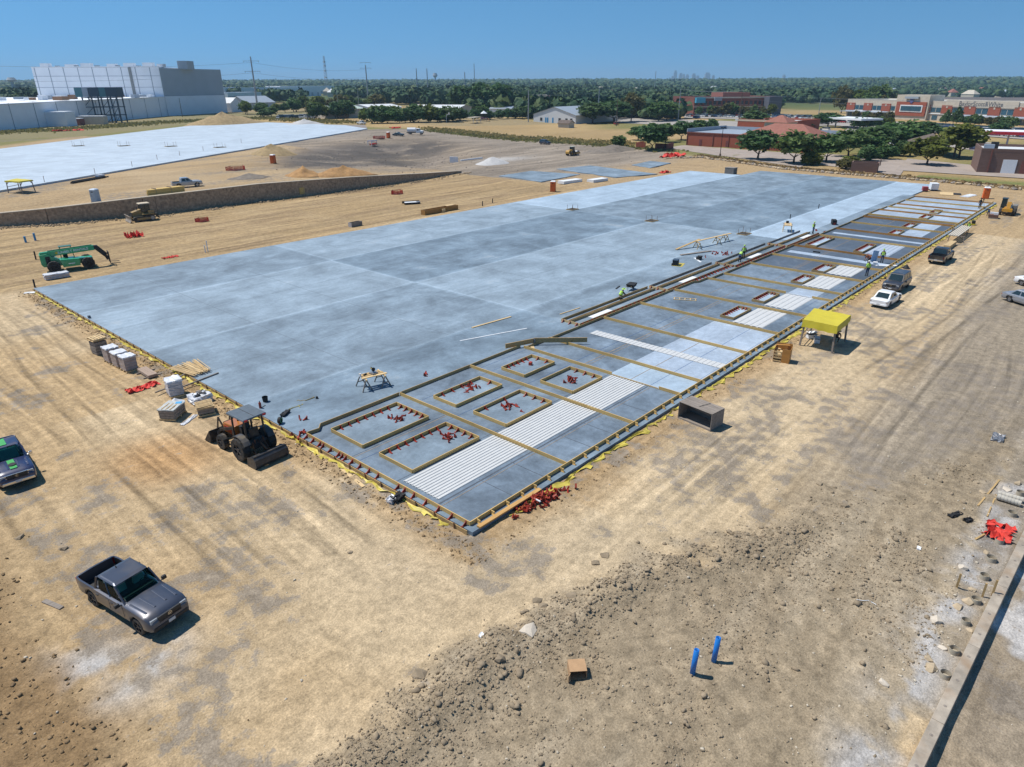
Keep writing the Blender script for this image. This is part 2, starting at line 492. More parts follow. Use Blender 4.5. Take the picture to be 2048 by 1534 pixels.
at = N(n, 'ShaderNodeAttribute', attribute_name='soil')
tc = N(n, 'ShaderNodeTexCoord')
n1 = N(n, 'ShaderNodeTexNoise'); n1.inputs['Scale'].default_value = 2.2; n1.inputs['Detail'].default_value = 9; n1.inputs['Roughness'].default_value = .72
n2 = N(n, 'ShaderNodeTexNoise'); n2.inputs['Scale'].default_value = 14; n2.inputs['Detail'].default_value = 5; n2.inputs['Roughness'].default_value = .7
n3 = N(n, 'ShaderNodeTexVoronoi'); n3.inputs['Scale'].default_value = 9; n3.inputs['Randomness'].default_value = 1
for q in (n1, n2, n3):
    n.links.new(tc.outputs['Object'], q.inputs['Vector'])
r1 = N(n, 'ShaderNodeMapRange'); r1.inputs[1].default_value = .3; r1.inputs[2].default_value = .7; r1.inputs[3].default_value = .62; r1.inputs[4].default_value = 1.34
r2 = N(n, 'ShaderNodeMapRange'); r2.inputs[1].default_value = .3; r2.inputs[2].default_value = .7; r2.inputs[3].default_value = .66; r2.inputs[4].default_value = 1.34
n.links.new(n1.outputs['Fac'], r1.inputs[0]); n.links.new(n2.outputs['Fac'], r2.inputs[0])
mu = N(n, 'ShaderNodeMath', operation='MULTIPLY'); n.links.new(r1.outputs[0], mu.inputs[0]); n.links.new(r2.outputs[0], mu.inputs[1])
tk = N(n, 'ShaderNodeAttribute', attribute_name='track'); sx_ = N(n, 'ShaderNodeSeparateXYZ'); n.links.new(tk.outputs['Vector'], sx_.inputs[0])
cx_ = N(n, 'ShaderNodeCombineXYZ'); n.links.new(sx_.outputs['X'], cx_.inputs['X']); n.links.new(sx_.outputs['Y'], cx_.inputs['Y'])
tn = N(n, 'ShaderNodeTexNoise'); tn.inputs['Scale'].default_value = 1.0; tn.inputs['Detail'].default_value = 7; tn.inputs['Roughness'].default_value = .66; tn.inputs['Distortion'].default_value = .25
n.links.new(cx_.outputs[0], tn.inputs['Vector'])
tr_ = N(n, 'ShaderNodeMapRange'); tr_.inputs[1].default_value = .3; tr_.inputs[2].default_value = .7; tr_.inputs[3].default_value = -.30; tr_.inputs[4].default_value = .26
n.links.new(tn.outputs['Fac'], tr_.inputs[0])
tm_ = N(n, 'ShaderNodeMath', operation='MULTIPLY_ADD'); n.links.new(tr_.outputs[0], tm_.inputs[0]); n.links.new(sx_.outputs['Z'], tm_.inputs[1]); tm_.inputs[2].default_value = 1.0
mv = N(n, 'ShaderNodeMath', operation='MULTIPLY'); n.links.new(mu.outputs[0], mv.inputs[0]); n.links.new(tm_.outputs[0], mv.inputs[1])
def M2(op, a, b):
    q = N(n, 'ShaderNodeMath', operation=op)
    for k, v in enumerate((a, b)):
        if isinstance(v, (int, float)):
            q.inputs[k].default_value = v
        elif v is not None:
            n.links.new(v, q.inputs[k])
    return q.outputs[0]
# single wheel-track pairs wandering round the slab
for d0, A_, w_, p_, k_ in ((4.2, 1.0, 1.1, .3, -.20), (5.6, 1.6, .8, 1.9, .16), (7.4, 1.3, 1.3, 3.1, -.22), (9.3, 2.2, .7, 4.4, -.18), (11.5, 1.8, 1.0, .9, .15), (13.8, 2.4, .8, 2.6, -.20), (16.2, 1.7, 1.2, 5.2, -.16), (6.6, 2.8, .5, 4.0, .14)):
    q = M2('SUBTRACT', M2('SUBTRACT', M2('MULTIPLY', sx_.outputs['X'], 1 / 1.5), d0), M2('MULTIPLY', M2('SINE', M2('MULTIPLY_ADD', sx_.outputs['Y'], w_), None), A_))
    nd = q.node.inputs[1].links[0].from_node.inputs[0].links[0].from_node.inputs[0].links[0].from_node; nd.inputs[2].default_value = p_
    q = M2('ABSOLUTE', M2('SUBTRACT', M2('ABSOLUTE', q, None), .82), None)
    r_ = N(n, 'ShaderNodeMapRange', interpolation_type='SMOOTHSTEP'); r_.inputs[1].default_value = .08; r_.inputs[2].default_value = .24; r_.inputs[3].default_value = k_; r_.inputs[4].default_value = 0
    n.links.new(q, r_.inputs[0])
    v = M2('MULTIPLY_ADD', r_.outputs[0], sx_.outputs['Z']); v.node.inputs[2].default_value = 1.0
    mv2 = M2('MULTIPLY', mv.outputs[0], v); mv = mv2.node
sc = N(n, 'ShaderNodeVectorMath', operation='SCALE'); n.links.new(mv.outputs[0], sc.inputs['Scale'])
gn = N(n, 'ShaderNodeTexNoise'); gn.inputs['Scale'].default_value = 1.1; gn.inputs['Detail'].default_value = 11; gn.inputs['Roughness'].default_value = .72
n.links.new(tc.outputs['Object'], gn.inputs['Vector'])
g1 = N(n, 'ShaderNodeMath', operation='MULTIPLY_ADD'); n.links.new(at.outputs['Alpha'], g1.inputs[0]); g1.inputs[1].default_value = .46; gk = N(n, 'ShaderNodeMath', operation='MULTIPLY'); gk.inputs[1].default_value = 1.9; n.links.new(gn.outputs['Fac'], gk.inputs[0]); n.links.new(gk.outputs[0], g1.inputs[2])
g2 = N(n, 'ShaderNodeMapRange', interpolation_type='SMOOTHSTEP'); g2.inputs[1].default_value = 1.22; g2.inputs[2].default_value = 1.40; g2.inputs[3].default_value = 0; g2.inputs[4].default_value = .85
n.links.new(g1.outputs[0], g2.inputs[0])
gm_ = N(n, 'ShaderNodeMix', data_type='RGBA'); gm_.inputs[7].default_value = (.222, .188, .150, 1); n.links.new(g2.outputs[0], gm_.inputs[0]); n.links.new(at.outputs['Color'], gm_.inputs[6])
# pale dust specks
g3 = N(n, 'ShaderNodeMapRange'); g3.inputs[1].default_value = .60; g3.inputs[2].default_value = .72; g3.inputs[3].default_value = 0; g3.inputs[4].default_value = .35
gn2 = N(n, 'ShaderNodeTexNoise'); gn2.inputs['Scale'].default_value = 5.0; gn2.inputs['Detail'].default_value = 8; gn2.inputs['Roughness'].default_value = .75; n.links.new(tc.outputs['Object'], gn2.inputs['Vector']); n.links.new(gn2.outputs['Fac'], g3.inputs[0])
gm2 = N(n, 'ShaderNodeMix', data_type='RGBA'); gm2.inputs[7].default_value = (.56, .46, .33, 1); n.links.new(g3.outputs[0], gm2.inputs[0]); n.links.new(gm_.outputs[2], gm2.inputs[6])
n.links.new(gm2.outputs[2], sc.inputs[0])
n.links.new(sc.outputs[0], b.inputs['Base Color']); b.inputs['Roughness'].default_value = .95; b.inputs['Specular IOR Level'].default_value = .15
ad = N(n, 'ShaderNodeMath', operation='MULTIPLY_ADD'); n.links.new(n3.outputs['Distance'], ad.inputs[0]); ad.inputs[1].default_value = .5; n.links.new(n2.outputs['Fac'], ad.inputs[2])
bp = N(n, 'ShaderNodeBump'); bp.inputs['Strength'].default_value = .55; bp.inputs['Distance'].default_value = .06
n.links.new(ad.outputs[0], bp.inputs['Height']); n.links.new(bp.outputs[0], b.inputs['Normal'])
gme = grid_mesh('ground', vs, fs, [gm])
ca = gme.attributes.new('soil', 'FLOAT_COLOR', 'POINT')
ca.data.foreach_set('color', np.concatenate([rgb.reshape(-1, 3), gw.reshape(-1, 1)], 1).astype(np.float32).ravel())
# direction of travel: distance from the slab outline and way along it, for wheel streaks
alng = (X - Y) * .5
wgt = np.clip(.25 + .9 * sstep(.42, .62, fbm(X * .07, Y * .07, 203, 3)), 0, 1) * (Dd < 330) * (1 - .45 * clod) * (1 - corner * .6)
ta = gme.attributes.new('track', 'FLOAT_VECTOR', 'POINT')
ta.data.foreach_set('vector', np.stack([dist * 1.5, alng * .10, wgt], -1).astype(np.float32).ravel())
gme.polygons.foreach_set('use_smooth', np.ones(len(fs), dtype=bool))
ground = put('ground', gme)
struct(ground, 'bare tan construction dirt with dry grass and woods beyond')
from bisect import bisect
def top(x, y):
    """height of the built ground sheet at a spot"""
    i = min(max(bisect(GX, x) - 1, 0), nx - 2); j = min(max(bisect(GY, y) - 1, 0), ny - 2)
    u = (x - GX[i]) / (GX[i + 1] - GX[i]); v = (y - GY[j]) / (GY[j + 1] - GY[j])
    return float((Z[i, j] * (1 - u) + Z[i + 1, j] * u) * (1 - v) + (Z[i, j + 1] * (1 - u) + Z[i + 1, j + 1] * u) * v)

# ---- loose clods: too many to count
ico_v = []
ph = (1 + 5 ** .5) / 2
for a in (-1, 1):
    for b_ in (-ph, ph):
        ico_v += [(a, b_, 0), (0, a, b_), (b_, 0, a)]
bm = bmesh.new()
for p in ico_v:
    bm.verts.new(p)
bmesh.ops.convex_hull(bm, input=bm.verts)
bm.verts.ensure_lookup_table(); bm.verts.index_update()
IV = np.array([v.co[:] for v in bm.verts]) / 1.9; IF = np.array([[v.index for v in f.verts] for f in bm.faces])
bm.free()
def clods(name, label, pts, sizes, mats):
    k = len(pts); nv = len(IV)
    jit = rng.uniform(.5, 1.35, (k, nv, 1)); sx = rng.uniform(.7, 1.35, (k, 1, 3)); sx[..., 2] *= .75
    an = rng.uniform(0, 6.28, k); ca_, sa_ = np.cos(an), np.sin(an)
    v = IV[None] * jit * sx
    v = np.stack([v[..., 0] * ca_[:, None] - v[..., 1] * sa_[:, None], v[..., 0] * sa_[:, None] + v[..., 1] * ca_[:, None], v[..., 2]], -1)
    v = v * sizes[:, None, None] + pts[:, None]
    f = IF[None] + (np.arange(k) * nv)[:, None, None]
    me = grid_mesh(name, v.reshape(-1, 3), f.reshape(-1, 3), mats)
    return struct(put(name, me), label, 'stuff')
def scatter(w, count, xr, yr, smin, smax, pw=2.5):
    """points picked with probability w on the ground grid"""
    sel = (X > xr[0]) & (X < xr[1]) & (Y > yr[0]) & (Y < yr[1])
    ar = (np.gradient(GX)[:, None] * np.gradient(GY)[None])
    p = (w * ar * sel).ravel(); p = p / p.sum()
    id_ = rng.choice(len(p), count, p=p)
    jx = rng.uniform(-.5, .5, count) * np.gradient(GX)[id_ // ny]; jy = rng.uniform(-.5, .5, count) * np.gradient(GY)[id_ % ny]
    s = smin + (smax - smin) * rng.uniform(0, 1, count) ** pw
    return np.stack([X.ravel()[id_] + jx, Y.ravel()[id_] + jy, Z.ravel()[id_] + s * .15], -1), s
m_clod = pmat('clod_soil', (.275, .215, .145), .95, var=.3, scale=1.2, bump=.4, bscale=20)
m_clod2 = pmat('brown_clod_soil', (.22, .148, .078), .95, var=.35, scale=1.2, bump=.4, bscale=20)
m_chip = pmat('pale_stone_chip', (.48, .42, .33), .9, var=.35, scale=.7)
berm = np.exp(-((np.interp(X, SEP_X, SEP_Y) - Y - 1.6) / 1.5) ** 2)
w_ = clod * (.04 + 1.5 * berm * np.clip((20 - X) / 14, 0.08, 1) + sstep(.54, .66, fbm(X * .3, Y * .3, 151)) * .55)
P_, S_ = scatter(w_, 36000, (-24, 50), (-21, 12), .010, .065, 3.0)
P_[:, 2] -= S_ * .2
P2_, S2_ = scatter(w_ * (.2 + sstep(.5, .6, fbm(X * .5, Y * .5, 157))), 1300, (-24, 50), (-21, 12), .05, .17, 4)
P_ = np.concatenate([P_, P2_]); S_ = np.concatenate([S_, S2_])
clods('soil_clods', 'loose grey brown clods of soil over the churned ground', P_, S_, [m_clod])
P_, S_ = scatter(corner + .003, 6000, (-24, -12), (-2, 34), .012, .10, 4.5)
clods('soil_clods', 'loose brown clods at the churned left verge', P_, S_, [m_clod2])
bw = np.exp(-((Y - np.interp(X, WALLX, WALLY) + 2.2) / 1.0) ** 2) * (Y < np.interp(X, WALLX, WALLY) - .3)
P_, S_ = scatter(bw * (.1 + sstep(.45, .6, fbm(X * .2, Y * .2, 153))), 2600, (8, 112), (100, 118), .04, .26, 3.5)
clods('soil_clods', 'rubble and clods along the foot of the stone retaining wall', P_, S_, [pmat('wall_foot_rubble', (.27, .20, .125), .95, var=.5, scale=.8)])
w_ = np.clip(edge, 0, 1) * (Y < 72)
P_, S_ = scatter(w_ * ~inslab, 3500, (-3, 100), (-3, 72), .02, .09, 3)
clods('soil_clods', 'crumbled dirt banked against the slab edge', P_, S_, [m_clod2])
P_, S_ = scatter(clod * .6 + low * 3 + .12, 2600, (-24, 40), (-26, 20), .018, .07, 4)
clods('stone_chips', 'pale stone chips scattered on the dirt', P_, S_, [m_chip])
P_, S_ = scatter(basin + bigpad * .15, 2500, (60, 220), (75, 260), .04, .2, 3.5)
clods('soil_clods', 'dark clods on the slopes of the basin', P_, S_, [pmat('dark_clod_soil', (.15, .13, .115), .95, var=.3)])

# ------------------------------------------------------------------ the big slab, in skewed slab coordinates (s along, t across)
SK = 0.0155
def S(s, t, z=0.0):
    return (s, t - SK * s, z)
def conc(name, c, dark=.75, light=1.2, joints=False, rough=.62, sx=.20, sy=.42):
    m, n, b = _nodes(name)
    tc = N(n, 'ShaderNodeTexCoord'); mp = N(n, 'ShaderNodeMapping'); mp.inputs['Scale'].default_value = (sx, sy, 1)
    n.links.new(tc.outputs['Object'], mp.inputs[0])
    a = N(n, 'ShaderNodeTexNoise'); a.inputs['Scale'].default_value = 1.0; a.inputs['Detail'].default_value = 10; a.inputs['Roughness'].default_value = .78; a.inputs['Distortion'].default_value = .25
    n.links.new(mp.outputs[0], a.inputs['Vector'])
    a2 = N(n, 'ShaderNodeTexNoise'); a2.inputs['Scale'].default_value = .16; a2.inputs['Detail'].default_value = 10; a2.inputs['Roughness'].default_value = .72; a2.inputs['Distortion'].default_value = .4
    n.links.new(tc.outputs['Object'], a2.inputs['Vector'])
    a3 = N(n, 'ShaderNodeTexNoise'); a3.inputs['Scale'].default_value = 3.0; a3.inputs['Detail'].default_value = 8; a3.inputs['Roughness'].default_value = .75
    n.links.new(tc.outputs['Object'], a3.inputs['Vector'])
    k = None
    for q, lo, hi, e0, e1 in ((a, 1 - (1 - dark) * .6, 1 + (light - 1) * .6, .34, .66), (a2, dark, light, .37, .64), (a3, .86, 1.15, .3, .7)):
        r = N(n, 'ShaderNodeMapRange'); r.inputs[1].default_value = e0; r.inputs[2].default_value = e1; r.inputs[3].default_value = lo; r.inputs[4].default_value = hi
        n.links.new(q.outputs['Fac'], r.inputs[0])
        if k is None:
            k = r.outputs[0]
        else:
            mu = N(n, 'ShaderNodeMath', operation='MULTIPLY'); n.links.new(k, mu.inputs[0]); n.links.new(r.outputs[0], mu.inputs[1]); k = mu.outputs[0]
    # faint trowel sweeps along the pour and across it
    for ax, fr, st in ((1, .31, .022),):
        wv = N(n, 'ShaderNodeTexWave', wave_type='BANDS', bands_direction='XYZ'[ax]); wv.inputs['Scale'].default_value = fr; wv.inputs['Distortion'].default_value = 5.5; wv.inputs['Detail'].default_value = 3; wv.inputs['Detail Scale'].default_value = .5
        n.links.new(tc.outputs['Object'], wv.inputs['Vector'])
        r = N(n, 'ShaderNodeMapRange'); r.inputs[3].default_value = 1 - st; r.inputs[4].default_value = 1 + st
        n.links.new(wv.outputs['Fac'], r.inputs[0])
        mu = N(n, 'ShaderNodeMath', operation='MULTIPLY'); n.links.new(k, mu.inputs[0]); n.links.new(r.outputs[0], mu.inputs[1]); k = mu.outputs[0]
    if joints:      # dusty residue along the construction joints
        sp = N(n, 'ShaderNodeSeparateXYZ'); n.links.new(tc.outputs['Object'], sp.inputs[0])
        sk = N(n, 'ShaderNodeMath', operation='MULTIPLY_ADD'); sk.inputs[1].default_value = SK
        n.links.new(sp.outputs['X'], sk.inputs[0]); n.links.new(sp.outputs['Y'], sk.inputs[2])
        for src, val in [(sk.outputs[0], v) for v in (22.8, 39.2, 55.6)] + [(sp.outputs['X'], v) for v in (30.0, 81.0)]:
            d = N(n, 'ShaderNodeMath', operation='SUBTRACT'); d.inputs[1].default_value = val; n.links.new(src, d.inputs[0])
            ab = N(n, 'ShaderNodeMath', operation='ABSOLUTE'); n.links.new(d.outputs[0], ab.inputs[0])
            r = N(n, 'ShaderNodeMapRange', interpolation_type='SMOOTHSTEP'); r.inputs[1].default_value = .05; r.inputs[2].default_value = .55; r.inputs[3].default_value = .42; r.inputs[4].default_value = 0
            n.links.new(ab.outputs[0], r.inputs[0])
            mm = N(n, 'ShaderNodeMath', operation='MULTIPLY'); n.links.new(r.outputs[0], mm.inputs[0]); n.links.new(a3.outputs['Fac'], mm.inputs[1])
            mu = N(n, 'ShaderNodeMath', operation='ADD'); n.links.new(k, mu.inputs[0]); n.links.new(mm.outputs[0], mu.inputs[1]); k = mu.outputs[0]
    s_ = N(n, 'ShaderNodeVectorMath', operation='SCALE'); s_.inputs[0].default_value = c; n.links.new(k, s_.inputs['Scale'])
    # tan dust blown over parts of it
    r2 = N(n, 'ShaderNodeMapRange'); r2.inputs[1].default_value = .60; r2.inputs[2].default_value = .76; r2.inputs[3].default_value = 0; r2.inputs[4].default_value = .35
    n.links.new(a2.outputs['Fac'], r2.inputs[0])
    mx = N(n, 'ShaderNodeMix', data_type='RGBA'); mx.inputs[7].default_value = (.46, .43, .38, 1)
    n.links.new(r2.outputs[0], mx.inputs[0]); n.links.new(s_.outputs[0], mx.inputs[6])
    n.links.new(mx.outputs[2], b.inputs['Base Color'])
    b.inputs['Roughness'].default_value = rough; b.inputs['Specular IOR Level'].default_value = .35
    return m
m_slab = conc('trowelled_concrete', (.185, .240, .292), .72, 1.32, True)
m_slab_l = conc('pale_cured_concrete', (.33, .42, .51), .84, 1.17, True)
m_slab_m = conc('half_cured_concrete', (.235, .30, .36), .78, 1.25, True)
m_slab_d = conc('darker_concrete', (.158, .212, .264), .70, 1.34, True)
m_slab2 = conc('pale_far_slab_concrete', (.42, .49, .56), .87, 1.12, False)
m_bay = conc('bond_breaker_grey_concrete', (.140, .182, .230), .66, 1.4, sx=.6, sy=.6)
m_bay_d = conc('dark_coated_concrete', (.085, .110, .145), .80, 1.2, sx=.6, sy=.6)
m_bay_l = conc('pale_bay_concrete', (.34, .41, .50), .80, 1.18, sx=.5, sy=.5)
m_edge = pmat('slab_edge_concrete', (.30, .31, .32), .85, var=.3, scale=1.5)

def slab_quad(name, s0, s1, t0, t1, z0, z1, mat, parent=None, cut=None):
    mb = MB()
    p = [S(s0, t0), S(s1, t0), S(s1, t1), S(s0, t1)]
    vs_ = [(x, y, z0) for x, y, _ in p] + [(x, y, z1) for x, y, _ in p]
    mb.add(vs_, [(3, 2, 1, 0), (4, 5, 6, 7), (0, 1, 5, 4), (1, 2, 6, 5), (2, 3, 7, 6), (3, 0, 4, 7)])
    return mb.build(name, mat, parent)
slab = slab_quad('concrete_slab', .06, 139.8, .06, 69.6, -.5, -.03, m_edge)
struct(slab, 'huge blue grey concrete floor slab poured in strips')
tb = [0, 16.2, 22.8, 39.2, 55.6, 69.7]; sb = [0, 30, 81, 140]
GAP = .008
for a in range(5):
    for q in range(3):
        m = m_slab
        if a == 4: m = (m_slab, m_slab_m, m_slab_l)[q]
        if a == 1 and q == 2: m = m_slab_l
        if a in (0,): m = m_slab_d if q < 2 else m_slab
        if (a, q) in ((2, 2), (1, 0), (3, 1)): m = m_slab_d
        if (a, q) in ((3, 0), (2, 1)): m = m_slab_m
        slab_quad('slab_pour', sb[q] + (GAP if q else 0), sb[q + 1], tb[a] + (GAP if a else 0), tb[a + 1], -.3, 0.0, m, slab)
for a, (t0, t1, s1, m) in enumerate([(14.6, 22.8, 160.5, m_slab_l), (22.8, 39.2, 161, m_slab_d), (39.2, 55.6, 161.5, m_slab), (55.6, 69.7, 150.0, m_slab_l)]):
    slab_quad('slab_pour', 140 + GAP, s1, t0 + GAP, t1, -.3, 0.0, m, slab)
# coated casting bays between the forms
PART = [.33, 8.47, 15.73, 21.9, 25.1, 33.15, 39.6, 46.4, 53.3, 56.5, 63.5, 70.25, 77.5, 87.0, 94.0, 101.0, 107.6, 110.3, 116.8, 121.3, 125.8, 131.7, 137.8]
TEND = [15.7, 15.95, 15.95, 15.6, 15.3, 15.15, 15.1, 15.0, 14.6, 14.15, 14.1, 14.05, 14.0, 13.9, 13.9, 14.0, 14.0, 14.1, 14.3, 13.9, 13.7, 13.6, 13.6]
BACK = [15.95, 15.95, 15.95, 15.3, 15.2, 15.1, 15.1, 15.0, 14.2, 14.1, 14.05, 14.0, 13.9, 13.9, 13.9, 14.0, 14.1, 14.2, 14.0, 13.8, 13.7, 13.6]
for i in range(len(PART) - 1):
    s0, s1 = PART[i] + .05, PART[i + 1] - .05
    tt = BACK[i] - .06
    m = m_bay if i < 8 else (m_bay_d if i in (9, 10, 11, 12, 13, 14, 15, 16) and i not in (9,) else (m_bay if i < 17 else m_bay_l))
    slab_quad('coated_bay', s0, s1, .58, tt, -.02, .004, m, slab)
    if i in (3, 4, 5):
        slab_quad('pale_patch', s0 + .02, s1 - .02, .7, 6.75, .0045, .008, m_bay_l if i != 3 else m_slab_l, slab)
    if i in (8,):
        slab_quad('pale_patch', s0 + .02, s1 - .02, 2.4, 5.3, .0045, .008, m_bay_l, slab)
    if i in (12, 14, 15, 17):
        slab_quad('pale_patch', s0 + 1.4, s1 - .02, 2.2, 5.1, .0045, .008, m_bay_l, slab)
for s0, s1, t0, t1 in ((73.2, 74.6, .7, 13.3), (90.2, 91.3, .7, 13.2)):
    slab_quad('pale_patch', s0, s1, t0, t1, .0045, .008, m_bay_l, slab)
m_cj = pmat('control_joint_grey', (.13, .16, .19), .9, var=.3, scale=4)
for s_ in (10, 20, 40.2, 50.4, 60.6, 70.8, 91, 101, 111, 121, 131, 150):
    slab_quad('control_joint', s_ - .02, s_ + .02, 23, 55.4 if s_ > 140 else 69.6, .0005, .003, m_cj, slab)
for t_ in (31, 47.4, 62.6):
    slab_quad('control_joint', .2, 149.5, t_ - .02, t_ + .02, .0035, .0055, m_cj, slab)
# snapped chalk lines, saw cuts and rusty streaks
m_chalk = pmat('blue_chalk', (.06, .12, .26), .9, var=.3, scale=6)
m_cut = pmat('dark_saw_cut', (.08, .095, .12), .9, var=.3, scale=6)  # plain dark colour of the cut lines
m_rust = pmat('rust_tan_streak', (.24, .20, .16), .9, var=.35, scale=3)
for s_ in (3.9, 6.6, 11.3, 13.7, 18.0):
    slab_quad('saw_cut', s_ - .025, s_ + .025, .7, 3.35, .0045, .0085, m_cut, slab)
for t_, s0, s1, w, m in ((10.4, 21.95, 39.5, .04, m_chalk), (3.15, 22, 39.5, .04, m_chalk), (.9, 25.2, 39.5, .03, m_chalk), (1.9, 46.5, 70, .03, m_chalk), (8.7, 56.6, 70, .05, m_rust), (10.3, .5, 21.8, .03, m_chalk), (9.5, 21.95, 46, .10, m_rust), (9.15, 21.95, 46, .07, m_rust), (4.9, 21.95, 33, .07, m_rust), (5.15, 15.9, 21.8, .05, m_rust), (9.9, 46.5, 53.2, .06, m_rust), (11.6, 46.5, 53.2, .06, m_rust),
                     (8.9, 63.6, 77.4, .06, m_rust), (9.2, 63.6, 77.4, .06, m_rust), (9.0, 94.1, 107.5, .08, m_rust), (9.4, 77.6, 87, .08, m_rust), (10.9, .5, 8.4, .06, m_rust), (11.05, .5, 8.4, .03, m_cut), (6.75, .5, 21.8, .035, m_cut), (3.2, .5, 21.8, .10, m_cut), (2.95, .5, 21.8, .05, m_rust), (15.2, 15.8, 21.8, .03, m_chalk), (14.1, 9, 21.8, .03, m_chalk)):
    slab_quad('chalk_line', s0, s1, t_ - w / 2, t_ + w / 2, .009, .0115, m, slab)

# ------------------------------------------------------------------ timber formwork
m_wood = pmat('yellow_form_timber', (.58, .385, .14), .7, var=.22, scale=2.0, stretch=(.4, 6, 6), bump=.1, rnd=.10)
m_wood2 = pmat('brown_form_timber', (.40, .27, .12), .75, var=.25, scale=2.0, stretch=(.5, 5, 5), rnd=.12)
m_ply = pmat('orange_form_ply', (.42, .20, .05), .6, var=.2, scale=2.0, stretch=(.5, 5, 5), rnd=.1)
m_pale = pmat('pale_sawn_timber', (.58, .42, .22), .75, var=.18, scale=2.0, stretch=(.5, 5, 5), rnd=.12)
m_grey = pmat('weathered_grey_timber', (.24, .205, .175), .85, var=.3, scale=2.0, stretch=(.5, 5, 5), rnd=.1)
m_red = pmat('red_plastic_bracket', (.30, .035, .018), .5, var=.25, scale=3, rnd=.25)
m_black = pmat('black_rubber', (.02, .02, .021), .75, var=.3)
m_steel = pmat('dull_steel', (.32, .32, .33), .45, metal=.7, var=.2)
m_rebar = pmat('rusty_rebar', (.20, .10, .05), .8, var=.3)
m_white = pmat('white_sheet', (.74, .76, .78), .5, var=.06)
FH = .25
def board_mesh(L, h=FH, w=.045):
    return MB().box((L / 2, 0, h / 2), (L, w, h))
def board(parent, a, b, mat=None, h=FH, w=.045, z=0.004, name='board', maxlen=4.9):
    """timber on edge from slab point a to slab point b, in joined lengths"""
    A = Vector(S(a[0], a[1], z)); B = Vector(S(b[0], b[1], z)); d = B - A; L = d.length
    k = max(1, math.ceil(L / maxlen)); rz = math.atan2(d.y, d.x)
    base = parent.location if parent is not None else Vector((0, 0, 0))
    for i in range(k):
        p = A + d * (i / k)
        l = L / k
        hh = h * (1 + random.uniform(-.015, .015))
        board_mesh(l - .006, hh, w).build(name, mat or m_wood, parent, loc=p - base + Vector((0, 0, random.uniform(0, .006))), rz=rz + random.uniform(-.0012, .0012))
def bracket_mesh():
    mb = MB()
    mb.box((0, 0, .02), (.34, .10, .04)); mb.box((.15, 0, .14), (.05, .10, .22))
    mb.extrude([(-.12, .04), (.13, .04), (.13, .22)], .035)
    return mb.mesh('red_bracket', m_red)
BRK = bracket_mesh()
def bracket(parent, s, t, ang, name='bracket', z=.012):
    p = Vector(S(s, t, z)); base = parent.location if parent is not None else Vector((0, 0, 0))
    return put(name, BRK, parent, p - base, ang)
KICK = MB().box((0, -.13, .11), (.045, .26, .22)).box((0, -.15, .016), (.12, .34, .03)).mesh('kicker', m_wood)

# outer edge form with kickers
oe = thing('edge_form', 'long outer edge form of yellow boards with wooden kickers along the haul road', 'formwork', S(.35, .5, 0))
board(oe, (.35, .5), (139.6, .5))
s_ = .75
while s_ < 139.5:
    put('kicker', KICK, oe, Vector(S(s_ + random.uniform(-.06, .06), .47, .006)) - oe.location, -SK + random.uniform(-.1, .1))
    s_ += 1.16 if s_ < 100 else 1.5
fe = thing('edge_form', 'short end form at the slab corner held by a row of red brackets', 'formwork', S(.33, .5, 0))
board(fe, (.33, .5), (.36, 15.5))
for t_ in (.72, 1.75, 2.75, 3.75, 4.75, 5.55, 6.1, 7.9, 8.75, 9.6, 10.4, 11.05, 11.4, 11.75, 12.6, 13.4, 13.75, 14.5, 15.25):
    bracket(fe, .08, t_, random.uniform(-.12, .12))
names = ['first', 'second', 'third', 'fourth', 'fifth', 'sixth', 'seventh', 'eighth', 'ninth', 'tenth', 'eleventh', 'twelfth', 'thirteenth', 'fourteenth', 'fifteenth', 'sixteenth', 'seventeenth', 'eighteenth', 'nineteenth', 'twentieth', 'twenty-first', 'twenty-second']
for i in range(1, len(PART)):
    d = thing('divider_form', 'cross form board between casting bays, %s from the slab corner form' % names[i - 1], 'formwork', S(PART[i], .56, 0), group='cross forms between the casting bays')
    wood = m_wood if i < 11 else (m_wood if i % 2 else m_ply)
    if i == 3:
        board(d, (PART[i], .56), (PART[i], 2.3), wood); board(d, (PART[i], 6.5), (PART[i], TEND[i]), wood); board(d, (PART[i], 2.35), (PART[i], 6.45), m_pale, h=.1)
    elif i == 8:
        board(d, (PART[i], .56), (PART[i], 2.6), wood); board(d, (PART[i], 5.4), (PART[i], TEND[i]), wood); board(d, (PART[i], 2.65), (PART[i], 5.35), m_white, h=.1)
    else:
        board(d, (PART[i], .56), (PART[i], TEND[i]), wood)
    if i in (16, 17):
        board(d, (PART[i] + .35, .6), (PART[i] + .35, TEND[i]), wood)
for i in range(len(PART) - 1):
    d = thing('back_form', 'back form board closing the %s casting bay from the slab corner' % names[i], 'formwork', S(PART[i], BACK[i], 0), group='back forms of the casting bays')
    t_ = BACK[i]
    if i == 0:
        board(d, (.4, 15.55), (1.25, 15.45), m_wood2); board(d, (1.25, 15.45), (1.72, 15.97), m_wood2); board(d, (1.72, 15.97), (8.42, 15.97), m_wood2)
    elif i == 7:
        board(d, (46.45, 15.0), (50.6, 15.0), m_wood2); board(d, (50.6, 15.0), (51.2, 14.6), m_wood2); board(d, (51.2, 14.6), (53.25, 14.6), m_wood2)
    else:
        board(d, (PART[i] + .05, t_), (PART[i + 1] - .05, t_), m_wood2)

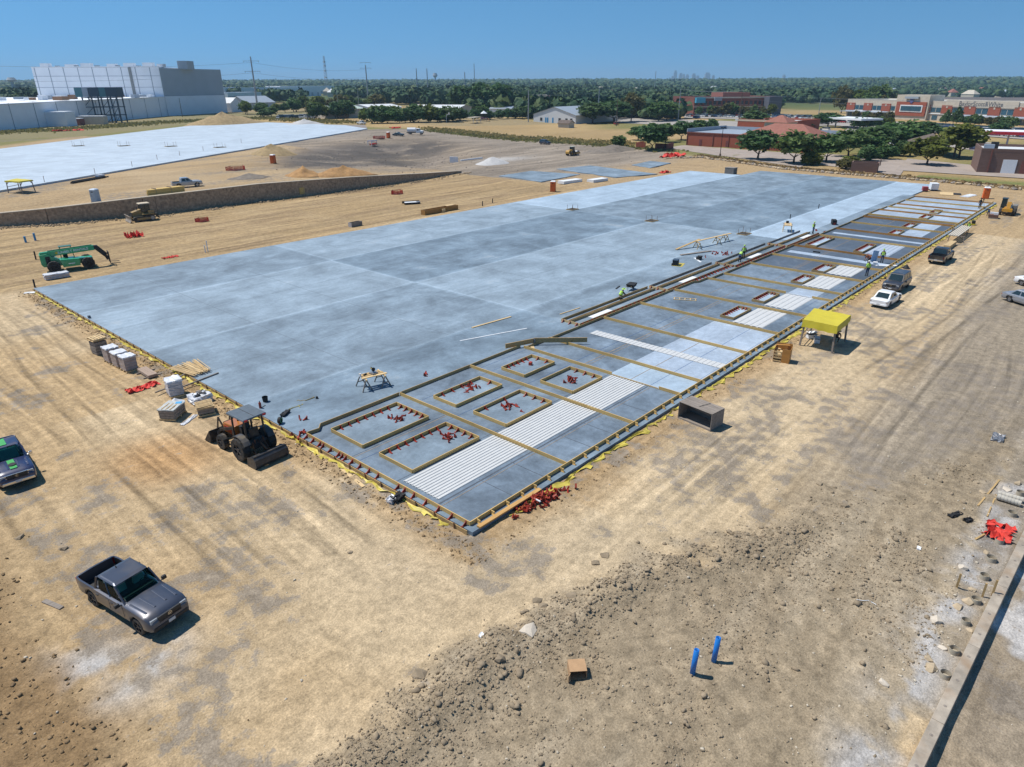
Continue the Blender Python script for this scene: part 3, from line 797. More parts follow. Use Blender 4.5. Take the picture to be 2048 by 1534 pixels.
# window and door block-outs
WIN = [(1.72, 7.22, 11.38, 14.78), (1.8, 7.36, 6.72, 9.85), (9.72, 14.5, 11.3, 13.68), (9.8, 14.62, 6.62, 9.68), (17.0, 20.7, 11.25, 13.7), (17.0, 20.7, 6.58, 9.68),
       (41.0, 45.0, 5.55, 6.9), (48.1, 52.1, 5.6, 6.9), (58.1, 61.9, 5.45, 6.75), (64.7, 68.8, 5.4, 6.85), (78.8, 84.8, 5.35, 6.5), (78.6, 85.9, 11.35, 12.85), (94.5, 98.2, 5.2, 6.55), (101.4, 105.7, 5.25, 6.5), (111.8, 116.0, 5.3, 6.55), (118.8, 122.6, 5.3, 6.55)]
WL = ['large window form nearest the slab corner, beside the back form', 'large window form nearest the slab corner, beside the ribbed white sheets', 'window form in the second bay, beside the back form', 'window form in the second bay, beside the ribbed white sheets',
      'window form in the third bay, beside the back form', 'window form in the third bay, beside the ribbed white sheets'] + ['small window form full of red brackets, %s along from the narrow white strip' % names[i] for i in range(5)] + \
     ['long narrow form full of red brackets next to the back form'] + ['window form in the far bays, %s beyond the long narrow form' % names[i] for i in range(4)]
for i, (s0, s1, t0, t1) in enumerate(WIN):
    w = thing('window_form', 'rectangular timber ' + WL[i], 'formwork', S((s0 + s1) / 2, (t0 + t1) / 2, 0.006), group='window forms on the casting bays')
    wd = m_wood if i < 6 else m_wood2
    for a, b_ in (((s0, t0), (s1, t0)), ((s1, t0 + .03), (s1, t1 - .03)), ((s1, t1), (s0, t1)), ((s0, t1 - .03), (s0, t0 + .03))):
        board(w, a, b_, wd, z=.012, maxlen=9)
    slab_quad('pale_patch', s0 + .1, s1 - .1, t0 + .1, t1 - .1, .012, .0145, m_slab_l if i >= 6 else m_slab, slab)
    if i < 6:
        n_ = {0: (7, 5), 1: (7, 4), 2: (4, 1), 3: (2, 3), 4: (5, 2), 5: (0, 3)}[i]
        for k in range(n_[0]):
            bracket(w, lerp(s0 + .5, s1 - .4, (k + .3) / max(1, n_[0])), t1 - .22, PI / 2 + random.uniform(-.1, .1), z=.016)
        for k in range(n_[1]):
            bracket(w, s1 - .22, lerp(t0 + .3, t1 - .3, (k + .5) / n_[1]), random.uniform(-.1, .1), z=.016)
    else:
        k = int((s1 - s0) / .55)
        for j in range(k):
            bracket(w, lerp(s0 + .3, s1 - .3, (j + .5) / k), t1 - .22, PI / 2 + random.uniform(-.15, .15), z=.016)
        for j in range(2):
            bracket(w, s1 - .22, lerp(t0 + .35, t1 - .35, (j + .5) / 2), random.uniform(-.1, .1), z=.016)
# narrow pilaster forms beside the bays
PF = [(29.9, 45.3, 17.75, 16.75, 15.55), (45.7, 60.4, 17.75, 16.65, 15.45), (60.8, 75.7, 17.4, 16.1, 14.75), (76.1, 88.0, 17.2, 15.7, 14.45)]
for i, (s0, s1, ta, tb_, tc_) in enumerate(PF):
    w = thing('pilaster_form', 'long narrow timber pilaster form with three rails, %s from the slab corner' % names[i], 'formwork', S(s0, tb_, 0), group='pilaster forms beside the bays')
    board(w, (s0, ta), (s1, ta), m_grey if i else m_wood2); board(w, (s0, tb_), (s1, tb_), m_wood2); board(w, (s0, tb_ + .2), (s1 - .5, tb_ + .2), m_wood2); board(w, (s0, tc_), (s1, tc_), m_wood2)
    board(w, (s0 - .05, ta + .03), (s0 - .05, tc_ - .03), m_pale)
    if i:
        slab_quad('pale_patch', s0 - .7, s0 - .15, tc_, ta, .006, .03, m_pale, w) if False else None
    for k in range(3):
        bracket(w, s0 - .25, lerp(ta - .3, tc_ + .3, k / 2), random.uniform(-.1, .1))
    k = int((s1 - s0) / .72)
    for j in range(k):
        bracket(w, lerp(s0 + .3, s1 - .3, j / (k - 1)), tc_ - .26, PI / 2 + random.uniform(-.15, .15), z=.02)
    sh = MB().box((0, 0, .02), (3.3, .6, .04)).build('liner_strip', m_white, w, loc=Vector(S(s0 + 4.3 + i * 1.5, (tb_ + tc_) / 2 + .1, .01)) - w.location, rz=-SK)
# ribbed white liner sheets
def ribbed(s0, s1, t0, t1, along, label, pitch=.26, mat=None):
    mb = MB(); z0 = .012; hr = .045
    if along == 's':
        k = int(round((t1 - t0) / pitch)); prof = []
        for i in range(k):
            a = t0 + i * (t1 - t0) / k; w = (t1 - t0) / k
            prof += [(a, z0), (a + w * .12, z0 + hr), (a + w * .62, z0 + hr), (a + w * .74, z0)]
        prof.append((t1, z0))
        vs_ = [S(s0, t_, z) for t_, z in prof] + [S(s1, t_, z) for t_, z in prof]
    else:
        k = int(round((s1 - s0) / pitch)) if False else int(round((t1 - t0) / .42)); prof = []
        for i in range(k):
            a = t0 + i * (t1 - t0) / k; w = (t1 - t0) / k
            prof += [(a, z0), (a + w * .06, z0 + .03), (a + w * .86, z0 + .03), (a + w * .92, z0)]
        prof.append((t1, z0))
        vs_ = [S(s0, t_, z) for t_, z in prof] + [S(s1, t_, z) for t_, z in prof]
    n_ = len(prof)
    fs_ = [(i, n_ + i, n_ + i + 1, i + 1) for i in range(n_ - 1)]
    c = Vector(S((s0 + s1) / 2, (t0 + t1) / 2, 0))
    mb.add([Vector(v) - c for v in vs_], fs_)
    o = mb.build('liner_sheet', mat or m_liner, None, loc=c)
    so = o.modifiers.new('thick', 'SOLIDIFY'); so.thickness = .006
    return tag(o, label, 'liner sheet', 'ribbed white liner sheets')
m_liner = pmat('white_ribbed_liner', (.56, .565, .56), .45, var=.05, scale=2)
ribbed(.9, 8.38, 3.5, 6.5, 's', 'ribbed white liner sheets laid in the corner bay')
ribbed(8.6, 15.62, 3.45, 6.5, 's', 'ribbed white liner sheets laid in the second bay from the corner')
ribbed(15.85, 21.82, 3.4, 6.5, 's', 'ribbed white liner sheets laid in the third bay from the corner')
ribbed(28.7, 29.8, .75, 13.6, 't', 'narrow white liner strip laid right across one bay')
for (a, b_, w) in ((40.4, 46.2, 'beside the yellow tarp canopy, nearer the slab corner'), (47.6, 53.2, 'beside the yellow tarp canopy, farther from the slab corner'), (57.7, 63.4, 'two bays before the worker in blue jeans'), (65.0, 70.1, 'in the bay beside the worker in blue jeans')):
    ribbed(a, b_, 2.4, 5.35, 's', 'wide white liner sheets ' + w, .55)
ribbed(79.3, 86.8, 2.3, 5.1, 's', 'pale grey liner sheets in a far bay behind the workers', .6, pmat('grey_liner', (.40, .46, .54), .5, var=.08))

# ------------------------------------------------------------------ vehicles
m_tyre = pmat('tyre_rubber', (.028, .027, .026), .85, var=.3, scale=4, dirt=(.16, .13, .10))
m_rim = pmat('alloy_rim', (.40, .40, .41), .35, metal=.8, var=.1)
m_rimd = pmat('dark_rim', (.06, .06, .065), .4, metal=.5, var=.1)
m_glass = glass_mat('tinted_glass')
m_glasst = glass_mat('teal_windscreen', (.035, .10, .105), .05)
m_plastic = pmat('black_plastic', (.025, .025, .027), .55, var=.2)
m_chrome = pmat('chrome', (.62, .60, .57), .2, metal=.9, var=.05)
m_lampw = pmat('clear_lamp', (.30, .32, .34), .15, var=.1, spec=.7)
m_lampr = pmat('red_lamp', (.28, .015, .015), .2, var=.1, spec=.6)
m_lampo = pmat('amber_lamp', (.6, .22, .02), .2, var=.1)
m_plate = pmat('number_plate', (.55, .56, .57), .5, var=.1)
m_seat = pmat('light_seat_cloth', (.50, .51, .49), .8, var=.15)
m_clear, n, b = _nodes('teal_see_through_glass')
tb_ = N(n, 'ShaderNodeBsdfTransparent'); tb_.inputs[0].default_value = (.50, .84, .80, 1); mxs = N(n, 'ShaderNodeMixShader'); fr_ = N(n, 'ShaderNodeFresnel'); fr_.inputs[0].default_value = 1.6
nzg = N(n, 'ShaderNodeTexNoise'); b.inputs['Base Color'].default_value = (.01, .03, .03, 1); b.inputs['Roughness'].default_value = .04; b.inputs['Specular IOR Level'].default_value = .9
n.links.new(fr_.outputs[0], mxs.inputs[0]); n.links.new(tb_.outputs[0], mxs.inputs[1]); n.links.new(b.outputs[0], mxs.inputs[2])
n.links.new(mxs.outputs[0], [q for q in n.nodes if q.type == 'OUTPUT_MATERIAL'][0].inputs[0])
def wheelpos(a, b, half, side=1):
    """ground centre and heading from the rear and front wheel spots of one side; side=1: the car lies to the left of that line"""
    a = Vector(a); b = Vector(b); d = (b - a).normalized(); l = Vector((-d.y, d.x))
    c = (a + b) / 2 + l * half * side
    return (c.x, c.y, top(c.x, c.y)), math.atan2(d.y, d.x)
def wheel(parent, x, y, r, w, rim=None, n=22, lug=0.0, rr=.64, name='wheel'):
    s = 1 if y > 0 else -1
    mb = MB().ring((0, 0, 0), (0, 1, 0), r, r * rr * .98, w, n, lug=lug)
    t = mb.build(name, m_tyre, parent, smooth=lug == 0, loc=(x, y, r))
    k = MB().cyl((0, -w * .30, 0), (0, w * .30, 0), r * rr, r * rr, 14)
    k.cyl((0, s * w * .30, 0), (0, s * w * .44, 0), r * .2, r * .16, 10)
    for i in range(5):
        a = 2 * PI * i / 5
        k.bar((math.cos(a) * r * .14, s * w * .33, math.sin(a) * r * .14), (math.cos(a) * r * rr * .95, s * w * .38, math.sin(a) * r * rr * .95), w * .10, r * .16, up=(0, 1, 0))
    k.build('rim', rim or m_rim, t)
    return t
def car(name, label, loc, rz, kind, colr, hero=False, group=None, metal=0.0, rim=None, mats=None, cat=None):
    """kind: pickup, sedan, suv"""
    K = dict(pickup=dict(L=5.45, hw=.95, r=.39, xf=1.72, xr=-1.62, zb=.40, zs=1.12, hood=1.17, bed=True, roof=1.82, wsb=.98, wst=.30, rst=-1.02, rsb=-1.20),
             sedan=dict(L=4.65, hw=.89, r=.325, xf=1.38, xr=-1.33, zb=.24, zs=.86, hood=.90, bed=False, roof=1.45, wsb=.98, wst=.22, rst=-.95, rsb=-1.72),
             suv=dict(L=4.9, hw=.93, r=.37, xf=1.45, xr=-1.40, zb=.34, zs=1.06, hood=1.10, bed=False, roof=1.80, wsb=1.05, wst=.48, rst=-2.10, rsb=-2.36))[kind]
    g = lambda k: K[k]
    t = thing(name, label, cat or {'pickup': 'pickup truck', 'sedan': 'car', 'suv': 'car'}[kind], loc, rz, group)
    L, hw, r = g('L'), g('hw'), g('r')
    pm = mats or paint('paint_' + name, colr, .35, metal)
    xs = [-L / 2, -L / 2 + .05, -L / 2 + .16, -L / 2 + .4]
    xe = [L / 2, L / 2 - .06, L / 2 - .18, L / 2 - .42]
    st = set(np.round(np.linspace(-L / 2 + .4, L / 2 - .42, 15), 3)) | set(xs) | set(xe)
    R = r + .09
    for xw in (g('xf'), g('xr')):
        for k in range(9):
            st.add(round(xw + R * math.cos(PI * k / 8) * 1.0, 3))
    cabx = g('rsb') - .03
    if g('bed'):
        st |= {cabx, cabx - .001, -L / 2 + .09, -L / 2 + .091}
    st = sorted(st)
    rows = []; flag = []
    for x in st:
        e = max(0, (abs(x) - (L / 2 - .42)) / .42)
        w = hw * (1 - .13 * e ** 2.2) if x > 0 else hw * (1 - .07 * e ** 2.2)
        zb = g('zb') + .10 * e ** 2
        for xw in (g('xf'), g('xr')):
            d = abs(x - xw)
            if d < R + 1e-4:
                zb = max(zb, r + math.sqrt(max(0, R * R - d * d)))
        zs = g('zs') - (.10 * max(0, (x - .9) / (L / 2 - .9)) ** 2 if x > .9 else 0)
        zt = zs + .05
        if x > g('wsb') - .2:
            k = (x - g('wsb')) / (L / 2 - g('wsb')); zt = g('hood') + .04 - .13 * max(0, k) ** 3 - .22 * e ** 3; zs = min(zs, zt - .04) - .10 * e ** 2
        if kind == 'sedan' and x < g('rsb') + .1:
            zt = g('zs') + .10 - .05 * e - .08 * e ** 3
        if kind == 'suv' and x < g('rsb'):
            zt = g('zs')
        zb1 = min(zb + .10, zs - .16)
        half = [(w * .93, zb), (w, zb1), (w, zs - .10), (w * .975, zs)]
        bed = g('bed') and -L / 2 + .0905 < x < cabx - .0005
        if bed:
            half += [(w - .10, zs), (w - .105, .62), (0, .60)]
        else:
            half += [(w * .86, lerp(zs, zt, .75)), (w * .5, zt), (0, zt + .015)]
        rows.append([(x, y, z) for y, z in half] + [(x, -y, z) for y, z in half[-2::-1]]); flag.append(bed)
    mb = MB(); n_ = len(rows[0])
    vs_ = [p for q in rows for p in q]; 
    for i in range(len(rows) - 1):
        inb = flag[i] and flag[i + 1]
        for k in range(n_ - 1):
            a = i * n_ + k
            mb.f.append((a, a + 1, a + n_ + 1, a + n_)); mb.m.append(1 if (inb and 4 <= k <= 7) else 0)
        a = i * n_
        mb.f.append((a, a + n_, a + 2 * n_ - 1, a + n_ - 1)); mb.m.append(1)
    mb.f.append(tuple(range(n_ - 1, -1, -1))); mb.m.append(0)
    b0 = (len(rows) - 1) * n_
    mb.f.append(tuple(range(b0, b0 + n_))); mb.m.append(0)
    mb.v = vs_
    body = mb.build('body', [pm, m_plastic], t, smooth=True)
    # greenhouse
    hb, ht, zb_, zr = hw * .94, hw * (.84 if kind == 'pickup' else .79), g('zs') - .02, g('roof')
    A = [Vector((g('wsb'), s * hb * .93, zb_ + .05)) for s in (1, -1)]; B = [Vector((g('wst'), s * ht * .95, zr - .03)) for s in (1, -1)]
    Cc = [Vector((g('rst'), s * ht * .95, zr - .03)) for s in (1, -1)]; D = [Vector((g('rsb'), s * hb * .95, zb_ + .02)) for s in (1, -1)]
    cb = MB(); m1 = lambda p, q, k: p.lerp(q, k)
    midB = Vector((lerp(g('wst'), g('rst'), .5), 0, zr + .035))
    W0, W1 = B[0].copy(), B[1].copy()
    cv = [A[0], A[1], B[0], B[1], Cc[0], Cc[1], D[0], D[1]]
    cv += [Vector((g('wst') - .18, s * ht * .88, zr + .02)) for s in (1, -1)] + [Vector((g('rst') + .18, s * ht * .88, zr + .02)) for s in (1, -1)]
    if hero:      # open cabin: pillars, seats and a dashboard behind real glass
        for s in (0, 1):
            for a, b in ((A[s], B[s]), (D[s], Cc[s]), (A[s].lerp(D[s], .5), B[s].lerp(Cc[s], .5))):
                MB().bar(a, a.lerp(b, .97), .06, .08).build('pillar', pm, t)
    cb.add(cv, ([] if hero else [(1, 3, 2, 0), (4, 5, 7, 6), (0, 2, 4, 6), (5, 3, 1, 7)]) + [(2, 3, 9, 8), (5, 4, 10, 11), (4, 2, 8, 10), (3, 5, 11, 9), (8, 9, 11, 10)])
    cb.build('cab', pm, t, smooth=False, bevel=.03 if kind != 'pickup' else .06)
    def pane(name, q, m, lo=.06, hi=.94, vlo=.08, vhi=.93, tt=.012):
        a, b, c, d = q                       # a,b bottom; c,d top
        P = lambda u, v: a.lerp(b, u).lerp(d.lerp(c, u), v)
        pts = [P(lo, vlo), P(hi, vlo), P(hi, vhi), P(lo, vhi)]
        nn = (pts[1] - pts[0]).cross(pts[3] - pts[0])
        return MB().panel(pts, nn, tt).build(name, m, t)
    wsm = m_clear if hero else m_glass; sgm = m_clear if hero else m_glass
    ws = pane('windscreen', (A[1], A[0], B[0], B[1]), wsm)
    pane('rear_window', (D[0], D[1], Cc[1], Cc[0]), sgm, .1, .9, .12 if kind != 'suv' else .35, .9)
    for s in (0, 1):
        a, b, c, d = A[s], D[s], Cc[s], B[s]
        q = (b, a, d, c) if s == 0 else (a, b, c, d)
        q = (a, b, c, d) if s == 0 else (b, a, d, c)
        for lo, hi in ((.12, .47), (.53, .88)) if kind != 'suv' else ((.14, .42), (.47, .70), (.74, .94)):
            u0, u1 = (lo, hi) if s == 0 else (1 - hi, 1 - lo)
            pane('side_window', q, sgm, u0, u1, .14, .86)
    for x in (g('xf'), g('xr')):
        for s in (1, -1):
            wheel(t, x, s * (hw - .14), r, .24, rim, 24 if hero else 16)
    zs = g('zs')
    fz = g('hood') - .14
    xf_ = L / 2
    for s in (1, -1):
        MB().box((xf_ - .13, s * hw * .70, fz - .10), (.16, .36, .16), taper=.85).build('headlight', m_lampw, t, bevel=.02)
        MB().box((-xf_ + .05, s * hw * .86, zs - .18), (.10, .16, .34 if kind != 'sedan' else .16)).build('taillight', m_lampr, t, bevel=.01)
        mi = MB().box((g('wsb') - .18, s * (hw + .13), zs + .10), (.14, .22, .17), taper=.85); mi.bar((g('wsb') - .14, s * hw * .94, zs + .04), (g('wsb') - .16, s * (hw + .06), zs + .07), .06, .05)
        mi.build('mirror', m_chrome if name == 'blue_pickup' else m_plastic, t, bevel=.02)
        for x0, x1 in ((g('wsb') - 1.02 if not g('bed') else -.05, g('wsb') - .04), (g('rsb') + .10 if kind != 'sedan' else -1.0, (g('wsb') - 1.05) if not g('bed') else -.08)):
            if x1 - x0 < .3: continue
            dm = MB().box(((x0 + x1) / 2, s * (hw + .002), (g('zb') + zs) / 2 + .06), (x1 - x0 - .03, .014, zs - g('zb') - .26))
            dr = dm.build('door', pm, t, bevel=.006)
            MB().box((x0 + .14, s * (hw + .022), zs - .16), (.16, .03, .035)).build('handle', m_plastic if hero else pm, dr)
    MB().box((xf_ - .045, 0, fz - .14), (.09, hw * 1.10, .30)).build('grille', m_plastic, t, bevel=.02)
    MB().box((xf_ - .05, 0, g('zb') + .16), (.16, hw * 1.72, .20), taper=.96).build('front_bumper', m_chrome if name == 'blue_pickup' else (pm if kind != 'pickup' else m_plastic), t, bevel=.04)
    MB().box((-xf_ + .02, 0, g('zb') + .17), (.14, hw * 1.78, .20), taper=.96).build('rear_bumper', pm if kind != 'pickup' else (m_chrome if hero is False else m_plastic), t, bevel=.04)
    MB().box((-xf_ - .055, 0, g('zb') + .22), (.02, .30, .14)).build('number_plate', m_plate, t)
    if kind in ('pickup', 'suv'):
        MB().box((xf_ + .035, 0, g('zb') + .20), (.02, .30, .14)).build('number_plate', m_plate, t)
        MB().cyl((xf_ - .02, 0, fz - .10), (xf_ + .0, 0, fz - .10), .10, .10, 14).build('badge', m_chrome, t)
    if hero:
        hd = MB()
        for s in (1, -1):
            hd.bar((g('wsb') + .18, s * hw * .30, g('hood') + .05), (xf_ - .55, s * hw * .26, g('hood') + .015), .10, .035)
            hd.bar((g('wsb') + .18, s * hw * .78, g('hood') + .015), (xf_ - .50, s * hw * .72, g('hood') - .02), .10, .05)
        hd.build('hood_ridge', pm, t, bevel=.012)
        for s in (-.40, .40):
            for x in (-.02, -.82):
                sb_ = MB().box((x, s, 1.30), (.18, .50, .62), taper=.85); sb_.box((x - .03, s, 1.66), (.12, .26, .16)); sb_.build('seat', m_seat, t, bevel=.03)
        MB().box((.62, 0, 1.16), (.42, 1.5, .12)).build('dashboard', m_plastic, t, bevel=.03); MB().ring((.42, .40, 1.28), (.8, 0, .6), .19, .16, .03, 16).build('steering_wheel', m_plastic, t)
        MB().box((-.3, 0, 1.10), (1.9, 1.6, .05)).build('cabin_floor', m_plastic, t)
        st_ = MB()
        for s in (-.38, .38):
            st_.box((.15, s, 1.18), (.5, .46, .22)); st_.box((-.12, s, 1.4), (.16, .46, .45))
        st_.box((.78, 0, 1.12), (.3, 1.4, .10))
        an = MB().cyl((g('rst') + .25, 0, zr + .03), (g('rst') + .12, 0, zr + .12), .03, .01, 6)
        an.build('antenna', m_plastic, t)
        MB().box((cabx - .05, 0, zs - .02), (.02, hw * 1.6, .03)).build('bed_strap', m_chrome, t)
    return t
def simple_car_mesh(kind, cm):
    """far parked car: one mesh"""
    mb = MB()
    if kind == 'suv':
        mb.box((0, 0, .68), (4.7, 1.85, .72)); mb.box((-.35, 0, 1.36), (3.4, 1.66, .66), 1, taper=.86); mb.box((-.35, 0, 1.70), (2.9, 1.40, .06))
    elif kind == 'pickup':
        mb.box((0, 0, .72), (5.5, 1.95, .70)); mb.box((.1, 0, 1.40), (2.1, 1.75, .68), 1, taper=.82); mb.box((.1, 0, 1.75), (1.7, 1.42, .06)); mb.box((-1.8, 0, 1.075), (1.7, 1.6, .02), 1)
    else:
        mb.box((0, 0, .58), (4.6, 1.8, .56)); mb.box((-.2, 0, 1.13), (2.7, 1.6, .56), 1, taper=.74); mb.box((-.2, 0, 1.42), (1.9, 1.18, .05))
    for x in (1.4, -1.4):
        for y in (.8, -.8):
            mb.cyl((x, y - .12, .34), (x, y + .12, .34), .34, .34, 8, 2)
    return mb.mesh('far_car', [cm, m_glass, m_tyre])

# the grey pickup in the foreground
p, a = wheelpos((-14.63, 9.10), (-14.03, 5.89), .80, 1)
ranger = car('grey_pickup', 'dark grey crew cab pickup parked on the gravel near the slab corner', p, a, 'pickup', (.075, .085, .115), True, metal=.55, rim=m_rimd)
# dark blue pickup with a green stripe
a = -1.650
f_ = Vector((-13.90, 22.51, -0.22))
h_ = Vector((math.cos(a), math.sin(a)))
c_ = Vector(f_[:2]) - h_ * 2.85
ram = car('blue_pickup', 'dark blue pickup with a green bonnet stripe and chrome bumper', (c_.x, c_.y, top(c_.x, c_.y)), a, 'pickup', (.018, .028, .085), True, rim=m_rim)
m_green = pmat('green_stripe', (.07, .36, .10), .4, var=.1)
MB().box((1.66, .0, 1.205), (1.2, .34, .05), M=Matrix.Translation((0, 0, .035)) @ Matrix.Rotation(.02, 4, 'Y')).build('stripe', m_green, ram); MB().box((-.35, 0, 1.85), (1.0, .34, .03)).build('stripe', m_green, ram)
MB().panel([(.86, -.72, 1.22), (.86, .55, 1.22), (.36, .5, 1.68), (.36, -.65, 1.68)], (1, 0, 1), .02).build('sunshade', m_plate, ram)
gr = MB(); gr.box((2.66, 0, 1.02), (.10, 1.20, .05)); gr.box((2.66, 0, .74), (.10, 1.20, .05)); gr.box((2.665, 0, .88), (.10, 1.10, .06)); gr.box((2.668, 0, .88), (.10, .10, .30))
gr.build('chrome_grille', m_chrome, ram)
MB().cyl((1.8, 0, 1.25), (1.8, 0, 1.275), .2, .2, 16).build('badge', m_plastic, ram)
# cars along the haul road
car('white_sedan', 'white sedan parked right behind the dark grey suv', (57.15, -4.46, -0.22), -.06, 'sedan', (.80, .81, .82))
car('dark_suv', 'dark grey suv facing the white sedan beside the slab edge', (64.06, -3.73, -0.22), PI - .02, 'suv', (.035, .038, .052))
car('black_pickup', 'black pickup parked beside the timber on sawhorses', (81.85, -4.53, -0.22), -.03, 'pickup', (.016, .017, .022))
a = -2.154
def ahead(p, a, d):
    return (p[0] + math.cos(a) * d, p[1] + math.sin(a) * d, top(p[0] + math.cos(a) * d, p[1] + math.sin(a) * d))
p = Vector((66.20, -14.14)); l_ = Vector((-math.sin(a), math.cos(a)))
q = p + l_ * .75
car('silver_sedan', 'silver sedan parked across the haul road beside a white sedan', ahead(q, a, 1.33), a, 'sedan', (.36, .38, .42), metal=.5)
p = Vector((74.66, -14.15)); q = p + l_ * .75
car('white_sedan', 'white sedan parked across the haul road beside a silver sedan', ahead(q, a, 1.33), a, 'sedan', (.80, .80, .80))
# vehicles on the upland
car('silver_pickup', 'silver pickup parked behind the long lumber bundle', (40.55, 117.58, 2.83), -0.253, 'pickup', (.42, .44, .46), metal=.4)
car('white_pickup', 'small white pickup beyond the corner of the far slab', (203.17, 277.27, 2.68), 1.603, 'pickup', (.78, .79, .8))
car('blue_sedan', 'dark blue green sedan parked between orange toilet and tank truck', (166.86, 205.26, 2.07), -1.201, 'sedan', (.03, .06, .08))
car('black_suv', 'black suv standing alone at the edge of the dry field', (194.17, 151.82, -0.22), -1.735, 'suv', (.012, .02, .04))

# ---- tank truck
def tank_truck():
    t = thing('tank_truck', 'white water tank truck beside the dark sedan on the hill', 'truck', (178.51, 208.33, 1.93), -0.959)
    w = pmat('truck_white', (.78, .79, .80), .4, var=.08); tank = MB(); n_ = 16
    tank.cyl((-3.3, 0, 1.75), (.2, 0, 1.75), .95, .95, n_); tank.build('tank', pmat('tank_grey_white', (.60, .63, .67), .4, var=.1), t, smooth=True)
    MB().box((-.4, 0, .75), (6.6, .9, .25)).build('chassis', m_plastic, t)
    c = MB(); c.extrude([(.45, .7), (3.3, .7), (3.3, 1.45), (2.1, 1.6), (1.75, 2.35), (.5, 2.35)], 2.1); c.build('cab', w, t, bevel=.06)
    MB().panel([(2.12, -.9, 1.65), (2.12, .9, 1.65), (1.80, .85, 2.28), (1.80, -.85, 2.28)], (1, 0, .5), .02).build('windscreen', m_glass, t)
    for s in (1, -1):
        MB().box((1.3, s * 1.055, 1.9), (.8, .02, .55)).build('side_window', m_glass, t)
        for x, y in ((2.6, .95), (-2.2, .9)):
            wheel(t, x, s * y, .48, .32, m_rim, 14)
    MB().box((3.32, 0, 1.05), (.06, 1.2, .6)).build('grille', m_plastic, t); MB().box((3.38, 0, .62), (.14, 2.1, .22)).build('bumper', m_chrome, t)
tank_truck()

